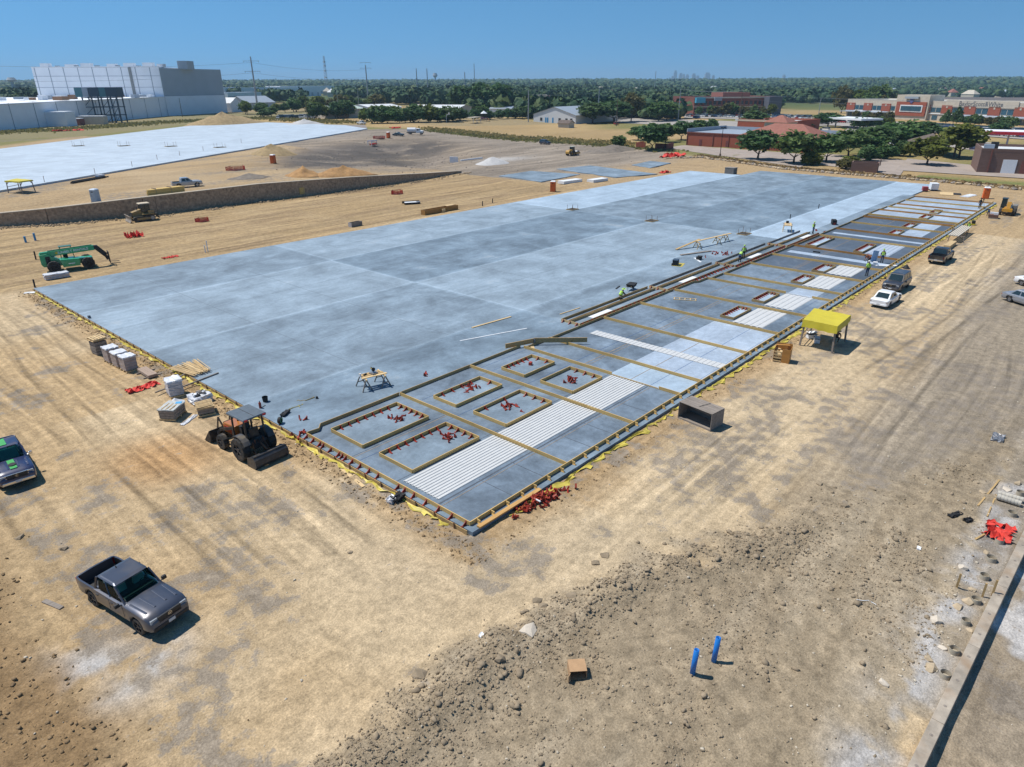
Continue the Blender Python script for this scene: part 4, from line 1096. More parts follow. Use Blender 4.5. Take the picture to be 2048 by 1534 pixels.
# ---- tractor loader with a rear box blade
def loader():
    p, a = wheelpos((-3.69, 15.51), (-3.80, 17.71), .82, -1)
    t = thing('tractor_loader', 'orange and black tractor loader with canopy and rear box blade by the slab', 'loader', p, a)
    og = paint('machine_orange', (.42, .14, .02)); dg = pmat('machine_dark_grey', (.055, .058, .064), .5, var=.2, dirt=(.2, .16, .11)); bk = pmat('machine_black', (.022, .022, .024), .5, var=.3, dirt=(.14, .11, .08))
    rf = pmat('canopy_roof_grey', (.10, .125, .15), .55, var=.15)
    MB().box((.55, 0, .80), (3.0, .62, .34)).build('chassis', bk, t)
    h = MB(); h.extrude([(.75, .95), (2.25, .95), (2.30, 1.42), (2.1, 1.60), (.75, 1.72)], .84); hd = h.build('hood', og, t, bevel=.05)
    MB().box((1.35, 0, 1.70), (.9, .60, .04), M=Matrix.Rotation(.06, 4, 'Y')).build('hood_panel', dg, hd)
    MB().box((2.31, 0, 1.28), (.04, .66, .5)).build('grille', bk, hd)
    MB().cyl((1.5, -.22, 1.65), (1.5, -.22, 2.25), .05, .05, 8).build('exhaust', bk, hd)
    gd = MB()
    for k in range(6):
        gd.box((1.05 + .18 * k, .45, 1.25), (.05, .03, .36))
    gd.box((1.5, .46, 1.44), (1.0, .03, .05)); gd.build('side_guard', pmat('guard_red', (.42, .05, .03), .5), hd)
    for s in (1, -1):
        wheel(t, 1.75, s * .86, .52, .36, dg, 20, .05, .5); wheel(t, -.45, s * .90, .76, .50, dg, 26, .05, .5)
        f = MB()
        for k in range(6):
            a0 = math.radians(48 + k * 17); a1 = math.radians(65 + k * 17)
            f.bar((-.45 + .88 * math.cos(a0), s * .84, .76 + .88 * math.sin(a0)), (-.45 + .88 * math.cos(a1), s * .84, .76 + .88 * math.sin(a1)), .44, .04)
        f.build('fender', dg, t)
    # canopy
    for x in (-.85, .62):
        for s in (1, -1):
            MB().bar((x, s * .62, 1.1), (x * .92, s * .60, 2.72), .09, .09).build('canopy_post', bk, t)
    ro = MB().box((-.12, 0, 2.78), (1.95, 1.60, .10), taper=.95); r_ = ro.build('canopy_roof', rf, t, bevel=.02)
    MB().box((-.12, 0, 2.835), (1.8, .02, .015)).build('roof_seam', bk, r_)
    for s in (1, -1):
        MB().box((.86, s * .5, 2.74), (.06, .22, .12)).build('work_light', m_lampw, r_); MB().box((-1.1, s * .62, 2.74), (.06, .2, .10)).build('tail_light', m_lampr, r_)
    sp = MB().box((-.35, 0, 1.30), (.6, .62, .16)); sp.box((-.66, 0, 1.62), (.14, .60, .66)); sp.build('seat', bk, t, bevel=.04)
    co = MB().box((.45, 0, 1.40), (.3, .5, .7)); co.cyl((.30, 0, 1.75), (.16, 0, 1.83), .20, .20, 14); co.build('steering_console', bk, t)
    MB().box((-.2, 0, 1.02), (1.5, 1.3, .16)).build('platform', dg, t)
    # front loader
    for s in (1, -1):
        ar = MB(); ar.bar((.85, s * .52, 1.62), (2.4, s * .54, 1.05), .10, .18); ar.bar((2.4, s * .54, 1.05), (2.95, s * .54, .55), .10, .18); ar.bar((.85, s * .52, .95), (.85, s * .52, 1.7), .12, .14)
        ar.build('loader_arm', bk if s > 0 else bk, t)
        li = MB().bar((2.2, s * .40, 1.15), (2.75, s * .40, 1.75), .07, .12); li.bar((2.75, s * .40, 1.75), (3.05, s * .42, .80), .06, .09); li.build('bucket_link', bk, t)
    bu = MB()
    prof = [(3.0, .92), (2.93, .40), (3.05, .10), (3.75, .06)]
    for (x0, z0), (x1, z1) in zip(prof[:-1], prof[1:]):
        bu.bar((x0, 0, z0), (x1, 0, z1), 2.05, .05, up=(0, 1, 0) if False else (0, 0, 1))
    for s in (1, -1):
        bu.extrude([(3.0, .92), (2.93, .40), (3.05, .08), (3.78, .05)], .05, c=s * 1.02)
    bu.build('front_bucket', bk, t)
    # rear box blade
    bl = MB()
    prof = [(-2.10, .78), (-2.28, .60), (-2.32, .25), (-2.20, .04)]
    for (x0, z0), (x1, z1) in zip(prof[:-1], prof[1:]):
        bl.bar((x0, 0, z0), (x1, 0, z1), 2.25, .05)
    for s in (1, -1):
        bl.extrude([(-1.45, .60), (-2.12, .80), (-2.34, .60), (-2.36, .22), (-2.2, .02), (-1.40, .02)], .05, c=s * 1.12)
    bl.bar((-2.10, -1.1, .79), (-2.10, 1.1, .79), .10, .08); bl.bar((-1.6, -1.1, .55), (-1.6, 1.1, .55), .10, .10)
    bl.build('box_blade', pmat('blade_black', (.035, .036, .04), .45, var=.3, dirt=(.12, .10, .08)), t)
    hi = MB()
    for s in (1, -1):
        hi.bar((-.9, s * .42, .55), (-1.75, s * .50, .45), .08, .12); hi.bar((-.95, s * .35, 1.15), (-1.3, s * .45, .52), .06, .08); hi.bar((-.95, s * .28, .95), (-1.15, s * .28, 1.35), .08, .10)
    hi.bar((-.9, 0, 1.2), (-1.9, 0, .85), .08, .08); hi.build('hitch', pmat('hitch_rust', (.16, .07, .035), .7, var=.4), t)
    ho = MB()
    for k in range(7):
        y = -.35 + .11 * k; zz = random.uniform(.15, .4)
        ho.tube([(-.92, y, 1.05), (-1.1, y + .05, 1.05 + zz), (-1.3, y + .08, .95 + zz * .5), (-1.45, y + .02, .7)], .022, 5)
    ho.build('hydraulic_hose', m_plastic, t)
loader()

def text_mesh(name, body, size, mat, parent, M, bold=False):
    cu = bpy.data.curves.new(name, 'FONT'); cu.body = body; cu.size = size; cu.extrude = .004; cu.align_x = 'CENTER'; cu.align_y = 'CENTER'
    if bold:
        cu.offset = size * .018
    o = bpy.data.objects.new(name, cu)
    me = bpy.data.meshes.new_from_object(o)
    bpy.data.objects.remove(o); me.name = name; me.materials.clear(); me.materials.append(mat)
    me.transform(M)
    return put(name, me, parent)
# ---- green telehandler
def telehandler():
    p, a = wheelpos((4.57, 76.54), (7.47, 75.85), 1.05, 1)
    t = thing('telehandler', 'green rental telehandler with lettered boom standing beside the slab corner', 'telehandler', p, a)
    g = paint('rental_green', (.012, .32, .125), .4); gd = paint('rental_green_dark', (.008, .12, .05), .5); bk = pmat('tele_black', (.015, .016, .018), .5, var=.3)
    wt = pmat('white_lettering', (.75, .78, .76), .5, var=.05)
    c = MB(); c.extrude([(-2.75, .75), (-2.95, 1.1), (-2.95, 2.25), (-2.2, 2.30), (-1.4, 1.75), (-1.0, 1.45), (2.6, 1.30), (2.6, .85), (1.3, .72), (-1.2, .72)], 1.3); c.build('chassis', g, t, bevel=.04)
    MB().box((-2.15, -.67, 1.55), (.5, .03, .9)).build('engine_vent', bk, t)
    e = MB(); e.extrude([(-.75, .62), (1.1, .62), (1.15, 1.50), (-.95, 1.58)], .75, c=-.98); en = e.build('engine_pod', g, t, bevel=.06)
    MB().box((.2, -1.365, 1.0), (.7, .02, .10)).build('pod_lettering', wt, en)
    for s in (1, -1):
        for x in (-1.72, 1.98):
            wheel(t, x, s * 1.02, .74, .46, bk, 26, .045, .52)
    cb = MB()
    for x, xt in ((-.7, -.6), (.75, .55)):
        for y in (.55, 1.25):
            cb.bar((x, y, 1.2), (xt, y, 2.75), .08, .08)
    cb.box((-.03, .9, 2.78), (1.4, .85, .08)); cb.box((0, .9, 1.05), (1.5, .8, .6)); cb.build('cab', gd, t)
    MB().box((-.2, .9, 1.6), (.5, .5, .6)).build('seat', bk, t)
    bm_ = MB(); A = Vector((-2.85, -.15, 2.20)); B = Vector((3.0, -.15, 2.42))
    bm_.bar(A, B, .50, .60); bo = bm_.build('boom', g, t, bevel=.03)
    MB().bar(A.lerp(B, .15) + Vector((0, 0, .36)), A.lerp(B, .97) + Vector((0, 0, .36)), .16, .10).build('hose_cover', gd, bo)
    ang = math.atan2(.30, 5.85)
    Mx = Matrix.Translation(A.lerp(B, .60) + Vector((0, -.252, .0))) @ Matrix.Rotation(-ang, 4, 'Y') @ Matrix.Rotation(PI / 2, 4, 'X')
    text_mesh('boom_lettering', 'SUNBELT RENTALS', .40, wt, bo, Mx, True)
    MB().cyl(A.lerp(B, .30) + Vector((0, -.25, 0)), A.lerp(B, .30) + Vector((0, -.262, 0)), .16, .16, 12).build('boom_emblem', pmat('emblem_yellow', (.55, .45, .05), .5), bo)
    hd = MB(); hd.bar((2.95, -.15, 2.42), (3.45, -.15, 2.40), .44, .5); hd.bar((3.25, -.15, 2.4), (4.15, -.15, 1.3), .36, .55); hd.bar((4.0, -.15, 1.5), (4.3, -.15, .75), .5, .35); hd.build('boom_head', bk, t, bevel=.03)
    fk = MB(); fk.box((4.38, -.15, 1.15), (.10, 1.25, 1.3)) if False else None
    for y in (-.75, .45):
        fk.bar((4.42, y, .35), (4.42, y, 1.75), .12, .10)
        fk.bar((4.38, y, .30), (5.55, y, .22), .12, .06)
    for z in (.55, 1.1, 1.7):
        fk.bar((4.42, -.8, z), (4.42, .5, z), .08, .09)
    fk.build('fork_carriage', bk, t)
    lf = MB().bar((-1.9, -.15, 1.75), (-.2, -.15, 2.35), .16, .16); lf.build('lift_cylinder', m_steel, t)
telehandler()

# ---- bulldozer
def dozer():
    a0 = (28.03, 103.96); a1 = (24.64, 104.38)
    p, a = wheelpos(a0, a1, .95, -1)
    t = thing('bulldozer', 'dusty tan bulldozer with cab working at the foot of the retaining wall', 'bulldozer', p, a)
    tn = pmat('dozer_tan', (.30, .20, .075), .6, var=.2, dirt=(.26, .21, .15)); bk = pmat('dozer_black', (.03, .028, .026), .6, var=.3, dirt=(.18, .15, .11)); rf = pmat('dozer_roof', (.56, .47, .34), .6, var=.12)
    for s in (1, -1):
        o = []
        for k in range(9):
            th = PI / 2 + PI * k / 8; o.append((-1.25 + .48 * math.cos(th), .50 + .48 * math.sin(th)))
        for k in range(9):
            th = -PI / 2 + PI * k / 8; o.append((1.30 + .42 * math.cos(th), .44 + .42 * math.sin(th)))
        tr = MB().extrude(o, .56, c=s * .98).build('track', bk, t)
        MB().box((0, s * 1.28, .50), (2.3, .04, .34)).build('track_frame', tn, tr)
        MB().cyl((-1.3, s * 1.27, .5), (-1.3, s * 1.32, .5), .32, .32, 14).build('sprocket', m_steel, tr)
    b = MB(); b.extrude([(-1.75, .7), (1.55, .7), (1.6, 1.55), (.2, 1.95), (-.2, 1.4), (-1.75, 1.45)], 1.15); b.build('hull', tn, t, bevel=.04)
    MB().box((1.6, 0, 1.15), (.06, 1.0, .7)).build('radiator', bk, t)
    MB().cyl((.7, .3, 1.75), (.65, .3, 2.35), .06, .06, 8).build('exhaust', bk, t)
    fd = MB()
    for s in (1, -1):
        fd.box((-.75, s * .98, 1.18), (1.9, .60, .14)); fd.box((-1.25, s * .9, 1.5), (.9, .45, .55))
    fd.build('fender', tn, t, bevel=.03)
    cb = MB().box((-.55, 0, 2.15), (1.35, 1.35, 1.25), taper=.94); cb.build('cab', m_glass, t)
    fr = MB()
    for x in (-1.22, -.5, .12):
        for s in (1, -1):
            fr.bar((x, s * .69, 1.5), (x * .96, s * .66, 2.8), .08, .08)
    fr.build('cab_frame', bk, t)
    MB().box((-.55, 0, 2.86), (1.75, 1.6, .14), taper=.93).build('cab_roof', rf, t, bevel=.03)
    bl = MB()
    prof = [(2.35, 1.15), (2.2, .85), (2.2, .40), (2.40, .05)]
    for (x0, z0), (x1, z1) in zip(prof[:-1], prof[1:]):
        bl.bar((x0, 0, z0), (x1, 0, z1), 3.3, .06)
    bl.build('blade', pmat('blade_steel', (.38, .34, .30), .5, metal=.3, var=.3), t)
    pu = MB()
    for s in (1, -1):
        pu.bar((.6, s * .62, .6), (2.2, s * .62, .5), .14, .2)
    pu.build('push_arm', tn, t)
    rp = MB().box((-2.1, 0, .95), (.35, 1.5, .25)); rp.bar((-1.75, .3, 1.4), (-2.2, .3, .9), .1, .14); rp.bar((-1.75, -.3, 1.4), (-2.2, -.3, .9), .1, .14)
    for y in (-.6, 0, .6):
        rp.bar((-2.2, y, 1.1), (-2.5, y, .25), .10, .14)
    rp.build('ripper', bk, t)
dozer()

# ---- soil roller
def roller():
    t = thing('soil_roller', 'yellow and black soil compactor with smooth drum on the grey dirt pad', 'roller', (165.77, 117.51, -0.22), -0.102)
    y = paint('roller_yellow', (.48, .27, .04)); bk = m_plastic
    MB().cyl((1.5, -1.05, .78), (1.5, 1.05, .78), .78, .78, 24).build('drum', m_steel, t, smooth=True)
    fr = MB()
    for s in (1, -1):
        fr.bar((.4, s * 1.15, .8), (2.3, s * 1.15, .8), .12, .4)
    fr.bar((2.35, -1.2, .8), (2.35, 1.2, .8), .16, .4); fr.bar((.45, -1.2, .8), (.45, 1.2, .8), .16, .4); fr.build('drum_frame', y, t)
    h = MB(); h.extrude([(-2.6, .7), (-.8, .7), (-.8, 1.9), (-2.2, 1.75), (-2.6, 1.3)], 1.5); h.build('engine_hood', y, t, bevel=.06)
    for s in (1, -1):
        wheel(t, -1.35, s * .95, .72, .5, y, 22, .05, .5)
    MB().box((-.15, 0, 1.2), (1.3, 1.3, .8)).build('platform', bk, t)
    MB().box((-.25, 0, 2.1), (1.2, 1.2, 1.2), taper=.95).build('cab', m_glass, t)
    MB().box((-.25, 0, 2.76), (1.45, 1.4, .1)).build('roof', pmat('roller_roof', (.45, .48, .42), .6), t)
roller()

# ---- yellow telehandler seen from behind
def yellow_handler():
    t = thing('yellow_telehandler', 'yellow telehandler with side cab beyond the end of the casting bays', 'telehandler', (128.28, -5.48, -0.22), .05)
    y = paint('handler_yellow', (.62, .30, .015)); bk = m_plastic
    MB().box((0, 0, 1.0), (4.4, 1.1, .7)).build('chassis', y, t, bevel=.05)
    MB().box((-2.1, 0, .95), (.7, 1.5, .55)).build('counterweight', y, t, bevel=.06)
    bo = MB(); bo.bar((-2.0, -.05, 2.05), (2.6, -.05, 1.35), .45, .55); bo.build('boom', y, t, bevel=.04)
    MB().bar((-2.2, -.05, 1.2), (-1.9, -.05, 2.3), .6, .3).build('boom_mount', y, t)
    MB().box((.1, .80, 1.75), (1.6, .85, 1.7), taper=.9).build('cab', m_glass, t)
    MB().box((.1, .80, 2.63), (1.5, .86, .08)).build('cab_roof', pmat('cab_roof_black', (.04, .06, .065), .4), t)
    MB().box((.1, -.85, 1.3), (1.8, .7, .7)).build('engine_pod', pmat('handler_grey', (.22, .21, .19), .5), t, bevel=.05)
    for s in (1, -1):
        for x in (-1.55, 1.5):
            wheel(t, x, s * .98, .62, .42, y, 22, .05, .5)
    MB().bar((2.5, -.05, 1.35), (3.1, -.05, .6), .5, .3).build('boom_head', bk, t)
    MB().box((3.2, -.05, .7), (.12, 1.5, .9)).build('fork_carriage', bk, t)
yellow_handler()

# ------------------------------------------------------------------ things on and around the slab
m_wrap = pmat('grey_stretch_wrap', (.42, .40, .41), .3, var=.25, scale=3, spec=.6)
m_wrapw = pmat('white_plastic_wrap', (.66, .67, .70), .3, var=.15, scale=3, spec=.6)
m_paver = pmat('stacked_brown_block', (.26, .22, .185), .9, var=.3, scale=4)
m_yel = pmat('yellow_poly_film', (.52, .42, .07), .5, var=.35, scale=1.5, spec=.5)
m_tarp = pmat('yellow_tarp', (.55, .46, .035), .55, var=.08, scale=1.5)
m_mesh = pmat('red_orange_mesh', (.60, .045, .03), .7, var=.3, scale=5)
m_orng = pmat('orange_plastic', (.66, .13, .02), .5, var=.08)
m_bluep = pmat('blue_pipe', (.012, .16, .52), .4, var=.1)
m_card = pmat('cardboard', (.42, .26, .14), .85, var=.12)
m_stonew = pmat('tan_wall_stone', (.34, .25, .17), .92, var=.5, scale=2.2, bump=.6, bscale=3)
def lump(mb, c, s, n=4, j=.05, mat=0, rz=0, flat=True, seed=0):
    """box with a jittered skin: wrapped goods, heaps of cloth"""
    r = random.Random(seed * 13 + 5); pts = {}
    bm = bmesh.new(); bmesh.ops.create_cube(bm, size=1.0); bmesh.ops.subdivide_edges(bm, edges=bm.edges, cuts=n, use_grid_fill=True)
    Mx = Matrix.Translation(c) @ Matrix.Rotation(rz, 4, 'Z')
    bm.verts.ensure_lookup_table(); bm.verts.index_update()
    vs_ = []
    for v in bm.verts:
        p = Vector((v.co.x * s[0], v.co.y * s[1], v.co.z * s[2]))
        if not (flat and v.co.z < -.49):
            p += Vector((r.uniform(-j, j), r.uniform(-j, j), r.uniform(-j, j)))
        vs_.append(Mx @ p)
    mb.add(vs_, [tuple(v.index for v in f.verts) for f in bm.faces], mat)
    bm.free()
    return mb
def heap(name, c, rx, ry, h, mat, label, cat, seed=0, rz=0, n=22, group=None, rough=.25):
    """conical pile with an uneven surface, dug into the ground a little"""
    vs_ = []; fs_ = []; R_ = 9
    for i in range(R_ + 1):
        k = i / R_
        for j in range(n):
            a = 2 * PI * j / n
            w = 1 + (float(fbm(math.cos(a) * 1.7 + seed, math.sin(a) * 1.7 + k * 2, seed, 3)) - .5) * .6
            x, y = math.cos(a) * rx * k * w, math.sin(a) * ry * k * w
            z = h * (1 - k) ** 1.15 * (1 + (float(fbm(x * .9 + seed, y * .9, seed + 3, 3)) - .5) * 2 * rough) - (.25 if i == R_ else 0)
            X_ = c[0] + x * math.cos(rz) - y * math.sin(rz); Y_ = c[1] + x * math.sin(rz) + y * math.cos(rz)
            vs_.append((X_ - c[0], Y_ - c[1], top(X_, Y_) - c[2] + z))
    for i in range(R_):
        for j in range(n):
            fs_.append((i * n + j, (i + 1) * n + j, (i + 1) * n + (j + 1) % n, i * n + (j + 1) % n))
    o = MB().add(vs_, fs_).build(name, mat, None, True, loc=c)
    return tag(o, label, cat, group)
def G(p):
    return (p[0], p[1], top(p[0], p[1]))

# blue pipes
for px, h_, lb in (((-0.76, -12.77), 1.21, 'upright blue pipe stub, the one next to the cardboard box'), ((0.45, -13.08), 1.26, 'upright blue pipe stub, the one farther from the cardboard box')):
    mb = MB().cyl((0, 0, -.2), (0, 0, h_), .105, .105, 20, cap=False)
    mb.cyl((0, 0, h_ - .5), (0, 0, h_), .088, .088, 20, cap=False)
    o = mb.build('blue_pipe', m_bluep, None, True, loc=G(px)); o.rotation_euler = (.03, .02, 0)
    md = o.modifiers.new('t', 'SOLIDIFY'); md.thickness = .012
    tag(o, lb, 'pipe', 'blue pipe stubs')
for px, h_, lb in (((7.55, 99.97), .9, 'small blue pipe stub on the left pad, the shorter of two'), ((8.94, 100.51), 1.1, 'small blue pipe stub on the left pad, the taller of two')):
    o = MB().cyl((0, 0, -.1), (0, 0, h_), .15, .15, 12).build('blue_pipe', pmat('pale_blue_pipe', (.05, .26, .5), .4), None, loc=G(px))
    tag(o, lb, 'pipe', 'blue pipe stubs on the left pad')
# cardboard box
t = thing('cardboard_box', 'open cardboard box lying on the churned soil near the blue pipes', 'box', G((-3.61, -9.29)), -2.345)
for c, s in (((0, -.33, .22), (.62, .02, .40)), ((0, .33, .22), (.62, .02, .40)), ((0, 0, .43), (.62, .68, .02)), ((0, 0, .02), (.62, .68, .02)), ((-.30, 0, .22), (.02, .64, .40))):
    MB().box(c, s).build('panel', m_card, t)
MB().box((.40, -.36, .22), (.20, .02, .36), rz=-.5).build('flap', m_card, t)

# red heap of brackets beside the slab corner
hc = Vector((4.64, -0.60)); ha = -0.191
for i in range(95):
    u = random.gauss(0, .95); v = random.gauss(0, .26)
    x = hc.x + math.cos(ha) * u - math.sin(ha) * v; y = hc.y + math.sin(ha) * u + math.cos(ha) * v
    z = top(x, y) + random.uniform(.0, .34) * math.exp(-(u / .9) ** 2 - (v / .35) ** 2) + .02
    o = put('red_bracket', BRK, None, (x, y, z)); o.rotation_euler = (random.uniform(-1.2, 1.2), random.uniform(-1.2, 1.2), random.uniform(0, 6.28))
    tag(o, 'red plastic form bracket in the big heap beside the slab corner', 'bracket', 'heap of red brackets by the slab corner')
o = MB().box((0, 0, 0), (.9, .07, .05)).build('white_stick', m_white, None, loc=(hc.x - .35, hc.y - .15, top(hc.x, hc.y) + .36)); o.rotation_euler = (0, .35, ha + 1.3); tag(o, 'short white stick lying on the heap of red brackets', 'stick')
# loose brackets on the slab
def loose(c, k, r, label, group, z0=.02):
    for i in range(k):
        x = c[0] + random.gauss(0, r); y = c[1] + random.gauss(0, r)
        z = z0 + random.uniform(0, .12) * math.exp(-((x - c[0]) ** 2 + (y - c[1]) ** 2) / (r * r))
        o = put('red_bracket', BRK, None, (x, y, z)); o.rotation_euler = (random.choice((0, 0, 1.57, .6)), random.uniform(-.3, .3), random.uniform(0, 6.28))
        tag(o, label, 'bracket', group)
loose((5.83, 12.82), 9, .32, 'loose red bracket lying inside the corner window form by the back edge', 'loose brackets, corner back form')
loose((6.28, 8.35), 12, .36, 'loose red bracket lying inside the corner window form by the ribbed sheets', 'loose brackets, corner front form')
loose((12.94, 12.81), 12, .36, 'loose red bracket lying inside the second bay window form by the back edge', 'loose brackets, second back form')
loose((12.25, 8.30), 11, .38, 'loose red bracket lying inside the second bay window form by the ribbed sheets', 'loose brackets, second front form')
loose((18.83, 7.90), 15, .34, 'loose red bracket lying inside the third bay window form by the ribbed sheets', 'loose brackets, third front form')
loose((66.44, 18.14), 16, .8, 'loose red bracket in the pile near the pilaster forms', 'loose brackets near the pilaster forms')
loose((0.10, 16.08), 6, .3, 'loose red bracket at the back end of the corner form', 'loose brackets at the corner form')
loose((1.31, 17.67), 2, .15, 'loose red bracket lying alone on the slab near the yellow rope', 'loose brackets near the yellow rope')
loose((12.22, 17.18), 2, .15, 'loose red bracket lying near the saw table', 'loose brackets near the saw table')
loose((90.28, 13.59), 4, .5, 'loose red bracket near the far work table', 'loose brackets near the far table')
o = MB().box((0, 0, .14), (.32, .24, .26)).build('red_block', m_red, None, loc=(19.31, 12.33, 0.00), rz=.3, bevel=.02); tag(o, 'small red box standing in the third bay window form by the back edge', 'box')

# planks lying about
def plank(name, a, b, w, h, mat, label, z=None, cat='plank', za=None, zb=None):
    A = Vector((a[0], a[1], (top(*a) if z is None else z))); B = Vector((b[0], b[1], (top(*b) if z is None else z)))
    if za is not None:
        A.z = za; B.z = zb
    d = B - A
    mb = MB().bar((0, 0, h / 2), (d.x, d.y, d.z + h / 2), w, h)
    return tag(mb.build(name, mat, None, loc=A), label, cat)
plank('timber_beam', (0.48, 0.04), (5.36, -0.08), .26, .09, pmat('new_orange_timber', (.50, .29, .10), .7, var=.18, stretch=(.5, 5, 5)), 'long flat timber plank laid along the slab edge beside the red heap', .02)
plank('timber_plank', (-0.45, 10.62), (-0.75, 8.08), .22, .05, m_pale, 'short pale plank on the dirt beside the slab end board')
plank('timber_plank', (22.76, 22.41), (27.63, 21.82), .20, .06, m_pale, 'pale timber plank lying alone on the slab above the white strip', .005)
plank('white_strip', (19.53, 20.73), (26.03, 18.40), .12, .03, m_white, 'long thin white strip lying on the slab', .005)
plank('timber_plank', (61.96, 22.03), (66.73, 20.09), .35, .12, m_grey, 'weathered plank lying near the generator on the slab', .005)
plank('white_strip', (61.88, 19.94), (60.18, 18.14), .25, .04, m_white, 'short white strip between generator and plank', .005)
plank('timber_plank', (-16.13, 11.16), (-15.78, 9.98), .22, .06, m_grey, 'old grey plank half buried at the left verge')
plank('timber_plank', (31.41, 18.65), (34.44, 18.42), .10, .06, m_pale, 'thin lath beside the first pilaster form', .005)
# spliced beam bent over the back forms
t = thing('spliced_beam', 'two brown boards spliced at an angle resting over the back forms', 'beam', S(21.5, 16, 0))
for a, b_, za, zb in (((20.52, 16.16), (22.92, 15.07), .35, .45), ((23.04, 15.12), (26.32, 11.71), .45, .40)):
    A = Vector((a[0], a[1], za)) - t.location; B = Vector((b_[0], b_[1], zb)) - t.location
    MB().bar(A, B, .08, .42).build('board', m_wood2, t)
w_ = Vector((23.07, 15.09, 0.00)) - t.location
MB().box((w_.x, w_.y, .35), (.25, .25, .5)).build('splice_clamp', m_steel, t)
MB().box((w_.x - .9, w_.y - .6, .15), (.6, .3, .06), rz=.8).build('pad_board', m_pale, t)
# little ladder frame
t = thing('ladder_frame', 'flat ladder shaped timber frame lying in a grey bay', 'frame', (44.13, 11.76, 0.00), -1.090)
for y in (-.35, .35):
    MB().box((0, y, .04), (2.4, .09, .06)).build('rail', m_pale, t)
for k in range(5):
    MB().box((-1.1 + .55 * k, 0, .04), (.08, .62, .05)).build('rung', m_pale, t)

# slab end board with stakes, along the short edge
t = thing('slab_edge_board', 'brown edge board with stakes along the short end of the slab', 'formwork', (-.1, .3, 0))
for k in range(14):
    MB().box((0, 2.45 + 4.95 * k, -.10), (.05, 4.9, .24)).build('board', m_wood2, t)
for k in range(46):
    MB().box((-.06, .9 + 1.5 * k, -.06), (.05, .06, .42)).build('stake', m_rebar, t)
# yellow vapour film along the edges
def film(name, pts, w, label, seed):
    vs_ = []; fs_ = []; r = random.Random(seed); k = len(pts)
    for i, (x, y, nx_, ny_) in enumerate(pts):
        ww = w * r.uniform(.15, 1.5); off = r.uniform(.0, .2)
        for q in (off * 0, .35, .7, 1.0):
            X_ = x + nx_ * (off + ww * q); Y_ = y + ny_ * (off + ww * q)
            vs_.append((X_, Y_, top(X_, Y_) + .035 + r.uniform(-.05, .09) + (.05 if q == 0 else 0)))
    for i in range(k - 1):
        dr = r.random() < .25
        for q in range(3):
            if dr and q: continue
            a = i * 4 + q
            fs_.append((a, a + 1, a + 5, a + 4))
    o = MB().add(vs_, fs_).build(name, m_yel)
    return tag(o, label, 'plastic film')
film('yellow_film', [(x * .42, -.10 - SK * x * .42, 0, -1) for x in range(6, 330)], .36, 'strip of yellow plastic film along the haul road edge of the slab', 3)
film('yellow_film', [(-.12, y * .4, -1, 0) for y in range(4, 172)], .24, 'strip of yellow plastic film along the short end of the slab', 4)
t = thing('bag_of_rags', 'black and white bag dropped beside the slab end board', 'bag', G((-0.41, 5.42)))
lump(MB(), (0, 0, .16), (.75, .5, .34), 3, .08, seed=2).build('black_bag', m_black, t); lump(MB(), (-.35, .1, .16), (.4, .4, .3), 3, .08, seed=3).build('white_bag', m_wrapw, t)

# grey open crate
L_ = 2.65; D_ = 1.45; H_ = 1.26
a = -1.711; c0 = Vector((18.95, -1.26))
cx = c0 + Vector((math.cos(a), math.sin(a))) * L_ / 2 + Vector((-math.sin(a), math.cos(a))) * D_ / 2
t = thing('wooden_crate', 'weathered grey wooden crate lying open on its side beside the slab edge', 'crate', G(cx), a)
for k in range(5):
    MB().box((0, -D_ / 2 + D_ * (k + .5) / 5, H_), (L_, D_ / 5 - .012, .03)).build('top_board', m_grey, t)
MB().box((0, 0, .03), (L_, D_, .05)).build('bottom', m_grey, t); MB().box((0, D_ / 2 - .02, H_ / 2), (L_ - .06, .03, H_ - .1)).build('back', m_grey, t)
for s in (1, -1):
    for k in range(3):
        MB().box((s * (L_ / 2 - .02), -D_ / 2 + D_ * (k + .5) / 3, H_ / 2), (.04, D_ / 3 - .012, H_ - .09)).build('side_board', m_grey, t)
MB().box((0, -D_ / 2 + .06, .09), (L_ - .1, .10, .06)).build('lip', m_grey, t); MB().box((.15, .1, H_ + .03), (.09, D_ * .7, .05), rz=-.2).build('batten', m_grey, t)
# orange ply bin
a = -1.358; L_ = 1.25; H_ = 1.2
t = thing('plywood_bin', 'orange plywood bin with slatted side and scrap inside beside the canopy', 'bin', G((34.10, -2.57)), a)
MB().box((.32, -.5, H_ / 2), (.62, .03, H_)).build('ply_panel', m_ply, t); MB().box((L_ / 2, 0, H_ / 2), (.03, 1.0, H_)).build('ply_panel', m_ply, t); MB().box((0, .5, H_ / 2 + .1), (L_, .03, H_ + .2)).build('ply_panel', m_ply, t); MB().box((-L_ / 2, 0, H_ / 2), (.03, 1.0, H_)).build('ply_panel', m_ply, t)
for k in range(4):
    MB().box((-.3, -.5, .12 + .26 * k), (.62, .03, .10)).build('slat', m_pale, t)
lump(MB(), (-.1, 0, .55), (.9, .8, .6), 3, .12, seed=8).build('scrap', m_pale, t); MB().box((-.1, .25, 1.3), (1.1, .25, .05), rz=.3).build('scrap_board', m_ply, t)

